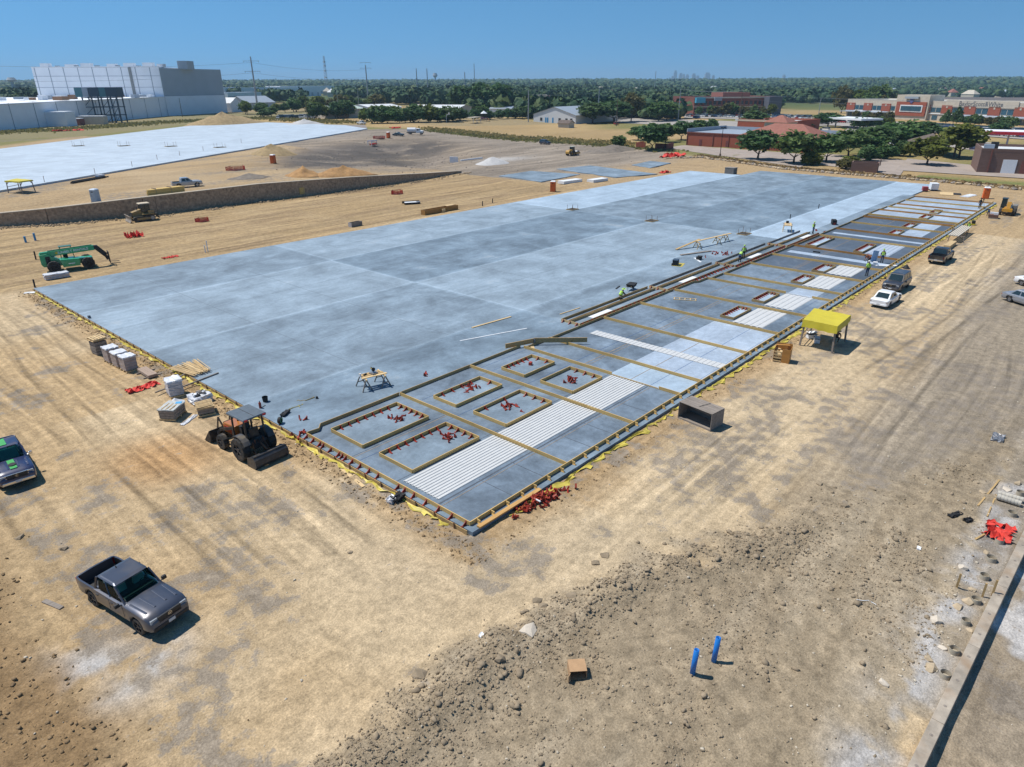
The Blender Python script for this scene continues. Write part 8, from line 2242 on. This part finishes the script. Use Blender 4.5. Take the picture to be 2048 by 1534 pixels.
def tree_meshes(seed, shape, leafm, name):
    Q, F, b = crown_mesh(seed, shape)
    me = bpy.data.meshes.new(name)
    vs_ = np.concatenate([Q, b]); nf = [tuple(f) for f in F] + [tuple(f + len(Q)) for f in IF]
    me.from_pydata(vs_.tolist(), [], nf); me.materials.append(leafm); me.update()
    tb = MB(); r = random.Random(seed)
    tb.cyl((0, 0, -1.9), (.02, 0, -.75), .085, .06, 8)
    for k in range(5):
        a = 2 * PI * k / 5 + r.random(); tb.cyl((.02, 0, -.85), (math.cos(a) * .5, math.sin(a) * .5, r.uniform(-.3, .1)), .05, .018, 6)
    return me, tb.mesh('trunk', m_bark)
TM = {}
for k, lm in (('oak', m_leaf), ('yellow', m_leafy), ('brown', m_leafb), ('dark', m_leafd)):
    TM[k] = [tree_meshes(10 * len(TM) + s, 'round', lm, k + '_crown') for s in range(3)]
TM['cone'] = [tree_meshes(77, 'cone', m_leafd, 'cone_crown')]
def tree(px, topz, hw, kind, label, group=None, name='tree', z=None, trunk=.30, idx=None):
    """px: ground spot, topz: tree height, hw: crown half width in metres"""
    z = gz(*px) if z is None else z
    cm, tm = random.choice(TM[kind]) if idx is None else TM[kind][idx]
    t = thing(name, label, 'tree' if name != 'shrub' else 'shrub', (px[0], px[1], z), random.uniform(0, 6.28), group)
    ch = topz * (1 - trunk) / 2
    c = put('crown', cm, t, (0, 0, topz - ch)); c.scale = (hw, hw * random.uniform(.9, 1.1), ch)
    k = put('trunk', tm, t, (0, 0, topz * trunk * 1.0)); s_ = topz * trunk / 1.25
    k.scale = (max(hw * .75, 1), max(hw * .75, 1), topz * trunk / 1.55); k.location.z = topz * trunk * 1.2
    return t
T1 = [(((190.99, 66.58)), 8.11, 31, 'dark', 'round dark tree standing alone before the long brick building'), (((186.64, 54.03)), 8.51, 31, 'oak', 'round mid green tree next to the lone dark tree by the brick building'), (((196.64, 48.31)), 7.43, 28, 'oak', 'round tree at the end corner of the long brick building'),
      (((215.97, 48.13)), 7.75, 28, 'oak', 'broad tree between brick building corner and stone enclosure'), (((223.84, 46.16)), 7.31, 26, 'oak', 'broad tree directly behind the stone enclosure'), (((229.13, 44.96)), 8.45, 30, 'dark', 'big dark tree right behind the stone enclosure'),
      (((250.15, 44.90)), 8.35, 27, 'oak', 'leaning broad tree between stone enclosure and gazebo'), (((258.82, 43.59)), 8.85, 29, 'oak', 'spreading tree just before the gazebo'), (((302.96, 47.35)), 6.89, 29, 'dark', 'spreading dark tree behind the gazebo'),
      (((206.11, 24.11)), 7.13, 27, 'yellow', 'light green young tree at the kerb before the gazebo'), (((233.76, 21.39)), 9.72, 33, 'yellow', 'tall light green tree between gazebo and brown shop'), (((369.34, 30.87)), 4.42, 13, 'dark', 'small blue green tree before the clinic lot'),
      (((197.47, 107.00)), 8.56, 24, 'dark', 'round dark tree before the brick bin enclosure'), (((235.64, 136.29)), 5.18, 17, 'oak', 'round tree left of the bin enclosure'), (((233.39, 122.27)), 6.65, 18, 'oak', 'round tree behind the bin enclosure'), (((246.51, 122.62)), 7.06, 18, 'dark', 'round tree at the left corner of the long brick building'),
      (((272.14, 127.82)), 6.35, 17, 'dark', 'tree behind the left end of the long brick building'), (((286.99, 130.01)), 6.17, 15, 'dark', 'second tree behind the left end of the long brick building'),
      (((328.37, 224.53)), 10.76, 26, 'dark', 'dense dark tree against the gable hall'), (((345.30, 220.89)), 11.55, 30, 'dark', 'dense dark tree beside the one against the gable hall'), (((361.43, 219.25)), 15.73, 17, 'brown', 'tall brownish tree right of the gable hall'), (((371.59, 206.10)), 10.69, 20, 'oak', 'round roadside tree, the one nearer the gable hall'), (((379.91, 205.34)), 10.26, 19, 'oak', 'round roadside tree, the one nearer the tall pole'),
      (((421.92, 62.33)), 8.63, 8, 'cone', 'narrow dark cypress before the clinic lot, the shorter'), (((420.00, 57.09)), 10.44, 9, 'cone', 'narrow dark cypress before the clinic lot, the taller'), (((334.40, 130.50)), 8.43, 20, 'dark', 'dark round tree before the brick hall'), (((374.79, 107.26)), 6.81, 20, 'dark', 'dark tree beside the red tiled house'), (((334.49, 104.33)), 4.27, 12, 'oak', 'small tree in front of the red tiled house')]
for px, h_, w, k, lb in T1:
    D = math.hypot(px[0] + 20.2, px[1] + 20.6)
    tree(px, h_, w * D / 1300, k, lb)
def row(p0, p1, k, h0, h1, w, kinds, label, group, seed, jit=2.0):
    r = random.Random(seed)
    for i in range(k):
        q = Vector(p0).lerp(Vector(p1), (i + r.uniform(.2, .8)) / k); h_ = r.uniform(h0, h1)
        tree((q.x + r.uniform(-jit, jit), q.y + r.uniform(-jit, jit)), h_, h_ * w * r.uniform(.85, 1.2), *(lambda kd: (kd, ({'oak': 'mid green ', 'dark': 'dark green ', 'yellow': 'yellow green ', 'brown': 'brownish '}[kd] if not ('dark ' in label or 'yellow' in label) or 'before the dark' in label else '') + label, group + (', ' + kd if not ('big dark' in label or 'yellow' in label) else '')))(r.choice(kinds)), trunk=.10 if 'hedge' in label else .2)
row((212.54, 280.47), (251.08, 263.31), 11, 5, 8.5, .62, ['oak', 'dark', 'yellow'], 'bushy tree in the hedge row along the dry field', 'hedge row trees by the dry field', 1)
row((248.82, 268.72), (345.13, 284.03), 11, 4.5, 7.5, .6, ['oak', 'dark', 'dark'], 'bushy tree in the hedge row behind the playground', 'hedge row trees behind the playground', 2)
row((222.88, 300.23), (245.41, 297.89), 5, 5, 8, .55, ['yellow', 'oak', 'brown'], 'yellow green tree at the left end of the hedge row', 'trees at the hedge row end', 3)
row((445.9, 221.1), (486.6, 180.0), 10, 6, 9, .42, ['yellow', 'oak', 'brown'], 'small tree before the dark brick school', 'trees before the brick school', 4)
row((364.0, 90.8), (382.7, 78.8), 9, 4, 5.5, .50, ['oak', 'yellow'], 'small round tree in the row in the clinic lot', 'row of small trees in the clinic lot', 5, .5)
row((458.9, 122.6), (451.3, 93.0), 6, 4, 6, .45, ['oak', 'brown'], 'tree before the left wing of the clinic', 'trees before the clinic left wing', 6)
row((431.2, 57.2), (416.9, 29.5), 8, 4.5, 6, .5, ['oak', 'dark', 'brown'], 'tree before the right wing of the clinic', 'trees before the clinic right wing', 7)
row((571.8, 163.6), (581.8, 127.8), 6, 14, 19, .42, ['brown', 'yellow', 'oak'], 'tall tree behind the left wing of the clinic', 'trees behind the clinic', 8)
row((343.5, 351.0), (364.1, 329.7), 5, 15, 19, .5, ['dark'], 'big dark tree behind the sheds', 'big dark trees behind the sheds', 9)
row((208.97, 384.34), (228.69, 401.69), 3, 4, 6, .7, ['oak'], 'low bush at the edge of the vehicle yard', 'bushes at the vehicle yard', 10)
row((214.0, 340.0), (246.1, 342.2), 7, 7, 10, .45, ['oak', 'yellow', 'dark'], 'tree before the pale green roofed shed', 'trees before the green roofed shed', 11)
row((223.6, 438.7), (287.8, 447.1), 10, 6, 9, .5, ['oak', 'yellow', 'dark'], 'tree behind the vehicle yard', 'trees behind the vehicle yard', 12, 6)
row((281.9, 450.9), (353.3, 448.9), 12, 7, 11, .5, ['oak', 'yellow', 'dark', 'brown'], 'tree behind the pale green roofed shed', 'trees behind the green roofed shed', 13, 6)
for px, s_, k, lb in (((185.65, 49.01), 3.6, 'yellow', 'light green shrub under the corner trees'), ((207.15, 39.92), 4.2, 'dark', 'dark shrub behind the stone enclosure'), ((186.22, 38.45), 3.0, 'yellow', 'olive shrub beside the stone enclosure'), ((216.58, 37.63), 4.0, 'oak', 'shrub bank before the gazebo'), ((229.46, 36.66), 4.5, 'dark', 'dark shrub under the spreading trees'), ((204.17, 124.89), 3.6, 'oak', 'round green bush at the edge of the dry field'), ((181.67, 38.34), 2.6, 'brown', 'small brown shrub at the enclosure')):
    tree(px, s_, s_ * .75, k, lb, name='shrub', trunk=.08)
# tall weeds in strips
def weeds(name, label, pts, k, h, spread, m):
    V_ = []; r = np.random.default_rng(k)
    P = [Vector(p) for p in pts]; seg = [(b - a).length for a, b in zip(P[:-1], P[1:])]; tot_ = sum(seg)
    for i in range(k):
        u = r.uniform(0, tot_); j = 0
        while u > seg[j]:
            u -= seg[j]; j += 1
        q = P[j].lerp(P[j + 1], u / seg[j]); x, y = q.x + r.normal(0, spread), q.y + r.normal(0, spread); z = top(x, y); a = r.uniform(0, 3.14); w = r.uniform(.3, .8); hh = h * r.uniform(.4, 1.2)
        c, s_ = math.cos(a) * w, math.sin(a) * w
        V_ += [(x - c, y - s_, z - .05), (x + c, y + s_, z - .05), (x + c * .6 + r.normal(0, .2), y + s_ * .6, z + hh), (x - c * .6, y - s_ * .6 + r.normal(0, .2), z + hh * .9)]
    V_ = np.array(V_); me = grid_mesh(name, V_, np.arange(len(V_)).reshape(-1, 4), [m]); struct(put(name, me), label, 'stuff')
m_weed = leaf_mat('weed_green', (.24, .23, .085)); m_weed2 = leaf_mat('dry_weed', (.36, .27, .12))
weeds('weeds', 'green weeds along the edge of the dry field', [(197.50, 220.31), (202.95, 194.70), (205.70, 161.11), (203.94, 128.69), (198.59, 102.57)], 1500, .6, 2.6, m_weed)
weeds('weeds', 'dry yellow weeds along the edge of the dry field', [(205.35, 228.92), (212.53, 203.92), (214.07, 167.86), (212.40, 125.37)], 2200, .8, 4.0, m_weed2)
weeds('weeds', 'green weeds below the cold store', [(60.56, 344.44), (109.44, 356.43), (149.61, 378.12), (208.97, 384.34), (208.40, 293.93)], 3200, .9, 6.0, m_weed)
weeds('weeds', 'dry weeds along the site berm', [(190.03, 85.08), (174.20, 53.03), (172.04, 29.35), (167.85, -3.18)], 1500, .5, 1.2, m_weed2)

# ------------------------------------------------------------------ the woods to the horizon
AZ0, AZ1 = 0.0236, 1.4218
HOLES = [(1.2907, 1.4218, 380, 720), (1.0895, 1.3171, 400, 640), (1.0408, 1.1044, 560, 1000), (0.9550, 1.0439, 850, 1430), (0.9809, 1.0408, 420, 480), (0.7876, 1.1044, 330, 620), (0.6916, 0.7876, 330, 480), (0.6677, 0.7602, 560, 690), (0.3646, 0.4965, 330, 680), (0.3116, 0.3828, 330, 600), (0.0236, 0.3232, 330, 640),
         (0.0236, 0.2338, 640, 1280), (0.4835, 0.6985, 330, 470), (0.0236, 0.2445, 760, 1200)]
def in_hole(az, D):
    b_ = np.zeros(az.shape, bool)
    for a0, a1, d0, d1 in HOLES:
        b_ |= (az > min(a0, a1)) & (az < max(a0, a1)) & (D > d0) & (D < d1)
    return b_
def forest(name, label, k, d0, d1, smin, smax, lq, seed, gapn=.42):
    r = np.random.default_rng(seed)
    az = r.uniform(AZ0, AZ1, k * 3); D = np.exp(r.uniform(math.log(d0), math.log(d1), k * 3))
    x = CM.x + np.cos(az) * D; y = CM.y + np.sin(az) * D
    ok = ~in_hole(az, D) & (fbm(x / 130, y / 130, 301, 3) > gapn)
    x, y, D = x[ok][:k], y[ok][:k], D[ok][:k]; k = len(x)
    z = ground_z(x, y); s = r.uniform(smin, smax, k) * (1 + .25 * (D > 1800))
    nv = len(IV)
    dirs = IV / np.linalg.norm(IV, axis=1)[:, None]
    v = dirs[None] * r.uniform(.7, 1.2, (k, nv, 1)) * s[:, None, None] * np.array([1, 1, .8]); v[..., 2] += s[:, None] * .85
    v = v + np.stack([x, y, z], -1)[:, None]
    f3 = (IF[None] + (np.arange(k) * nv)[:, None, None]).reshape(-1, 3)
    vs_ = v.reshape(-1, 3); tint = r.uniform(0, 1, k)
    tv = np.repeat(tint, nv)
    if lq:
        d = r.normal(0, 1, (k, lq, 3)); d[..., 2] = np.abs(d[..., 2]) * .9 - .25; d /= np.linalg.norm(d, axis=2)[..., None]
        c = d * s[:, None, None] * r.uniform(.85, 1.15, (k, lq, 1)) * np.array([1, 1, .8]); c[..., 2] += s[:, None] * .85
        c = c + np.stack([x, y, z], -1)[:, None]
        nn = d + r.normal(0, .6, d.shape); nn /= np.linalg.norm(nn, axis=2)[..., None]
        u = np.cross(nn, r.normal(0, 1, d.shape)); u /= np.linalg.norm(u, axis=2)[..., None]; w = np.cross(nn, u); q = (s[:, None, None] * r.uniform(.22, .42, (k, lq, 1)))
        qv = np.stack([c - u * q - w * q * .7, c + u * q - w * q * .7, c + u * q * .7 + w * q * .7, c - u * q * .7 + w * q * .7], 2).reshape(-1, 3)
        n0 = len(vs_); vs_ = np.concatenate([vs_, qv]); tv = np.concatenate([tv, np.repeat(tint, lq * 4) * .8 + .2 * r.uniform(0, 1, k * lq * 4)])
        f4 = np.arange(k * lq * 4).reshape(-1, 4) + n0
        f3 = np.concatenate([f3, f4[:, [0, 1, 2]], f4[:, [0, 2, 3]]])
    me = grid_mesh(name, vs_, f3, [m_wood_mass])
    at_ = me.attributes.new('tint', 'FLOAT', 'POINT'); at_.data.foreach_set('value', tv.astype(np.float32))
    return struct(put(name, me), label, 'stuff')
m_wood_mass, n, b = _nodes('woodland_leaf')
at = N(n, 'ShaderNodeAttribute', attribute_name='tint'); rp = N(n, 'ShaderNodeValToRGB'); e = rp.color_ramp.elements
e[0].color = (.030, .068, .030, 1); e[1].color = (.085, .112, .036, 1); e[0].position = .1; e[1].position = 1.0
x_ = rp.color_ramp.elements.new(.6); x_.color = (.048, .090, .034, 1)
n.links.new(at.outputs['Fac'], rp.inputs[0]); n.links.new(rp.outputs[0], b.inputs['Base Color']); b.inputs['Roughness'].default_value = .7; b.inputs['Specular IOR Level'].default_value = .2
forest('woods', 'suburban trees in the middle distance', 1500, 430, 1000, 4.0, 7.5, 30, 1, .46)
forest('woods', 'unbroken belt of woods behind the suburban trees', 5200, 900, 2600, 5, 8, 14, 2, .40)
forest('woods', 'far woods along the horizon', 9000, 2300, 6800, 7, 11, 3, 3, .30)
# scattered roofs among the trees
r_ = random.Random(12)
rf = [m_dkroof, m_roofg, m_cream, m_tile]
for i in range(34):
    az = r_.uniform(AZ0 + .1, AZ1 - .1); D = r_.uniform(1000, 1900); x = CM.x + math.cos(az) * D; y = CM.y + math.sin(az) * D
    hip('house', '%s roofed house half hidden among the distant trees' % ['brown', 'grey', 'cream', 'red'][i % 4], (x, y, gz(x, y)), r_.uniform(0, 3), r_.uniform(14, 26), 12, 6, 11.5, m_cream, rf[i % 4])['group'] = 'houses among the distant trees, %s' % ['brown', 'grey', 'cream', 'red'][i % 4]
# dark ploughed field and far roofs at the right
sheet('ploughed_field', ((716.7, 165.3), (1091.8, 272.6), (1228.0, 46.3), (738.7, 20.1)), pmat('ploughed_soil', (.12, .10, .09), .95, var=.15), 3.0, 'dark ploughed field behind the clinic')

# ------------------------------------------------------------------ poles, wires, masts
def pole(name, label, px, h_, r0, m, arms=(), z=None, group=None):
    z = gz(*px) if z is None else z
    t = thing(name, label, 'pole', (px[0], px[1], z), math.atan2(RT.y, RT.x), group)
    MB().cyl((0, 0, -1), (0, 0, h_), r0, r0 * .55, 8).build('shaft', m, t)
    for zz, w in arms:
        MB().bar((-w / 2, 0, zz), (w / 2, 0, zz), .25, .25).build('crossarm', m, t)
        for s in (-1, 0, 1):
            MB().cyl((s * w * .46, 0, zz + .1), (s * w * .46, 0, zz - 1.1), .10, .08, 6).build('insulator', m_polew, t)
    return Vector((px[0], px[1], z + h_))
T_ = [pole('transmission_pole', 'tall steel transmission pole with two crossarms right of the cold store', (272.29, 497.51), 37.00, .8, m_pole, ((34, 12), (27, 12))),
      pole('transmission_pole', 'tall steel transmission pole rising from the woods behind the green roofed shed', (442.8, 582.1), 38.8 - 3, .8, m_pole, ((38, 11), (33, 11)), 3),
      pole('transmission_pole', 'tall bare transmission pole in the distance, left of a close pair', (639.7, 730.8), 40.2 - 3, .9, m_pole, (), 3),
      pole('transmission_pole', 'tall bare transmission pole in the distance, right of a close pair', (650.1, 721.5), 40.2 - 3, .9, m_pole, (), 3),
      pole('transmission_pole', 'shorter grey pole before the thin antenna mast', (615.7, 616.3), 34.4 - 3, .8, m_pole, (), 3), pole('antenna_mast', 'thin antenna mast above the middle woods', (766.9, 747.9), 48.6 - 3, .7, m_pole, (), 3), pole('antenna_mast', 'small grey mast in front of the skyline', (927.3, 538.2), 37.4 - 3, .6, m_pole, (), 3)]
U = [pole('utility_pole', 'pale concrete utility pole behind the middle hedge', (308.5, 256.7), 17.5, .35, m_pole), pole('utility_pole', 'pale concrete utility pole behind the gable hall roof', (366.2, 247.0), 18.5, .35, m_pole), pole('utility_pole', 'tall pale utility pole at the roadside right of the round trees', (395.48, 206.01), 18.01, .35, m_pole), pole('utility_pole', 'thin dark utility pole before the dark brick school', (363.1, 151.0), 16.5, .30, m_polew), pole('utility_pole', 'slim utility pole right of the school lot', (377.7, 113.9), 14, .25, m_pole), pole('utility_pole', 'far right utility pole behind the clinic lot', (377.8, 19.6), 14, .25, m_pole)]
L_ = [pole('utility_pole', 'leaning dark timber pole before the cold store low wing', (90.33, 387.10), 9, .22, m_polew), pole('utility_pole', 'dark timber pole before the grey end wall of the cold store', (184.91, 434.35), 11, .22, m_polew), pole('utility_pole', 'thin pole at the left yard', (207.9, 332.0), 13, .2, m_polew), pole('utility_pole', 'thin pole behind the hedge row end', (279.9, 404.1), 15, .2, m_pole), pole('utility_pole', 'thin grey pole behind the sheds', (315.2, 427.9), 15, .22, m_pole), pole('utility_pole', 'pole left of the roadside trees', (314.3, 198.8), 15, .25, m_polew)]
def wire(label, pts, sag, r_=.035):
    mb = MB()
    o0 = pts[0]
    for a, b_ in zip(pts[:-1], pts[1:]):
        P = []
        for k in range(13):
            u = k / 12; q = a.lerp(b_, u); P.append(Vector((q.x, q.y, q.z - sag * 4 * u * (1 - u))) - o0)
        mb.tube(P, r_, 3)
    tag(mb.build('power_line', m_pole, None, loc=o0), label, 'power line')
lft = Vector((30.1, 396.4) + (31.0,))
for k, dz in enumerate((-4, -11)):
    wire(['upper power line running past the cold store to the woods', 'lower power line running past the cold store to the woods'][k], [lft + Vector((0, 0, dz + 4)), T_[0] + Vector((0, 0, dz)), T_[1] + Vector((0, 0, dz))], 3.0, .07)
wire('pale power line along the roadside poles', U[:3] + [U[3] + Vector((0, 0, 1))] + U[4:], 1.0, .055)
wire('second pale power line just below the roadside one', [u + Vector((0, 0, -2.2)) for u in U], 1.2, .04)
def mast(label, px, h_, w):
    t = thing('lattice_mast', label, 'mast', (px[0], px[1], 3))
    for k in range(3):
        a = 2 * PI * k / 3; MB().bar((math.cos(a) * w, math.sin(a) * w, 0), (math.cos(a) * w * .3, math.sin(a) * w * .3, h_), .5, .5).build('leg', m_pole, t)
    for i in range(14):
        z0, z1 = h_ * i / 14, h_ * (i + 1) / 14; k0, k1 = w * (1 - .7 * i / 14), w * (1 - .7 * (i + 1) / 14)
        MB().bar((k0, 0, z0), (-k1 * .5, k1 * .87, z1), .3, .3).build('lattice', m_pole, t)
    for z in (.45, .62, .75, .85):
        MB().box((0, 0, h_ * z), (3.2, 3.2, 2.2)).build('antenna', m_pole, t)
mast('tall lattice radio mast with antennas above the left woods', (830.6, 1214.7), 71.8 - 3, 4)
for lb, px, top_z in (('water tower far behind the left woods', (460.8, 1817.5), 37.5), ('small water tower on the horizon right of the pole pair', (2014.1, 2184.3), 62.3)):
    t = thing('water_tower', lb, 'water tower', (px[0], px[1], 8)); hh = top_z - 8; MB().cyl((0, 0, 0), (0, 0, hh * .75), 3, 3, 10).build('stem', m_pole, t); MB().cyl((0, 0, hh * .7), (0, 0, hh * .82), 4, 10, 14).build('bowl', m_pole, t); MB().cyl((0, 0, hh * .82), (0, 0, hh), 10, 6, 14).build('tank', m_pole, t)
for px, h_, lb in (((194.01, 80.19), 8.5, 'dark lot lamp with two heads before the long brick building'), ((338.34, 43.87), 8, 'dark street lamp beside the tall light green tree'), ((201.98, 104.51), 7, 'dark lamp post beside the bin enclosure')):
    t = thing('lot_lamp', lb, 'lamp post', px + (top(*px),)); MB().cyl((0, 0, 0), (0, 0, .8), .35, .3, 8).build('base', m_brickb, t); MB().cyl((0, 0, .8), (0, 0, h_), .12, .08, 8).build('post', m_black, t); MB().box((0, 0, h_), (2.0, .12, .12)).build('arm', m_black, t)
    for s in (-1, 1):
        MB().box((s * 1.0, 0, h_ + .1), (.6, .4, .25)).build('lamp_head', m_black, t)

# ------------------------------------------------------------------ the city far off
SKY = [((7830.4, 4380.3), 100.4, 26), ((7844.5, 4355.0), 159.2, 34), ((8050.6, 4395.5), 134.5, 40), ((7803.8, 4221.5), 120.0, 28), ((7910.8, 4233.7), 115.5, 34), ((8034.2, 4214.5), 126.9, 42), ((7878.1, 4081.4), 103.2, 34), ((8016.1, 4031.3), 135.3, 56), ((8136.1, 4014.9), 109.3, 30), ((8639.3, 3371.0), 111.1, 30)]
m_tow = pmat('far_tower', (.22, .25, .29), .6, var=.1, scale=.02)
for i, (px, tz, w) in enumerate(SKY):
    t = thing('skyscraper', 'hazy downtown tower on the horizon, %s in the line from the lone tower far side' % names[9 - i], 'skyscraper', (px[0], px[1], 30), math.atan2(RT.y, RT.x), 'downtown towers on the horizon')
    h_ = tz - 30
    MB().box((0, 0, h_ * .42), (w, w, h_ * .84)).build('shaft', m_tow, t); MB().box((0, 0, h_ * .91), (w * .7, w * .7, h_ * .18)).build('top', m_tow, t)

# ------------------------------------------------------------------ haze
hz = MB().box((5600, 5600, 108), (14600, 14600, 224)).build('haze', [])
hm = bpy.data.materials.new('haze_air'); hm.use_nodes = True
n = hm.node_tree; n.nodes.clear()
ou = N(n, 'ShaderNodeOutputMaterial'); pv = N(n, 'ShaderNodeVolumePrincipled')
pv.inputs['Color'].default_value = (.50, .76, 1.0, 1); pv.inputs['Density'].default_value = 1.15e-4; pv.inputs['Anisotropy'].default_value = .1
n.links.new(pv.outputs[0], ou.inputs['Volume'])
hz.data.materials.append(hm); struct(hz, None, 'stuff')
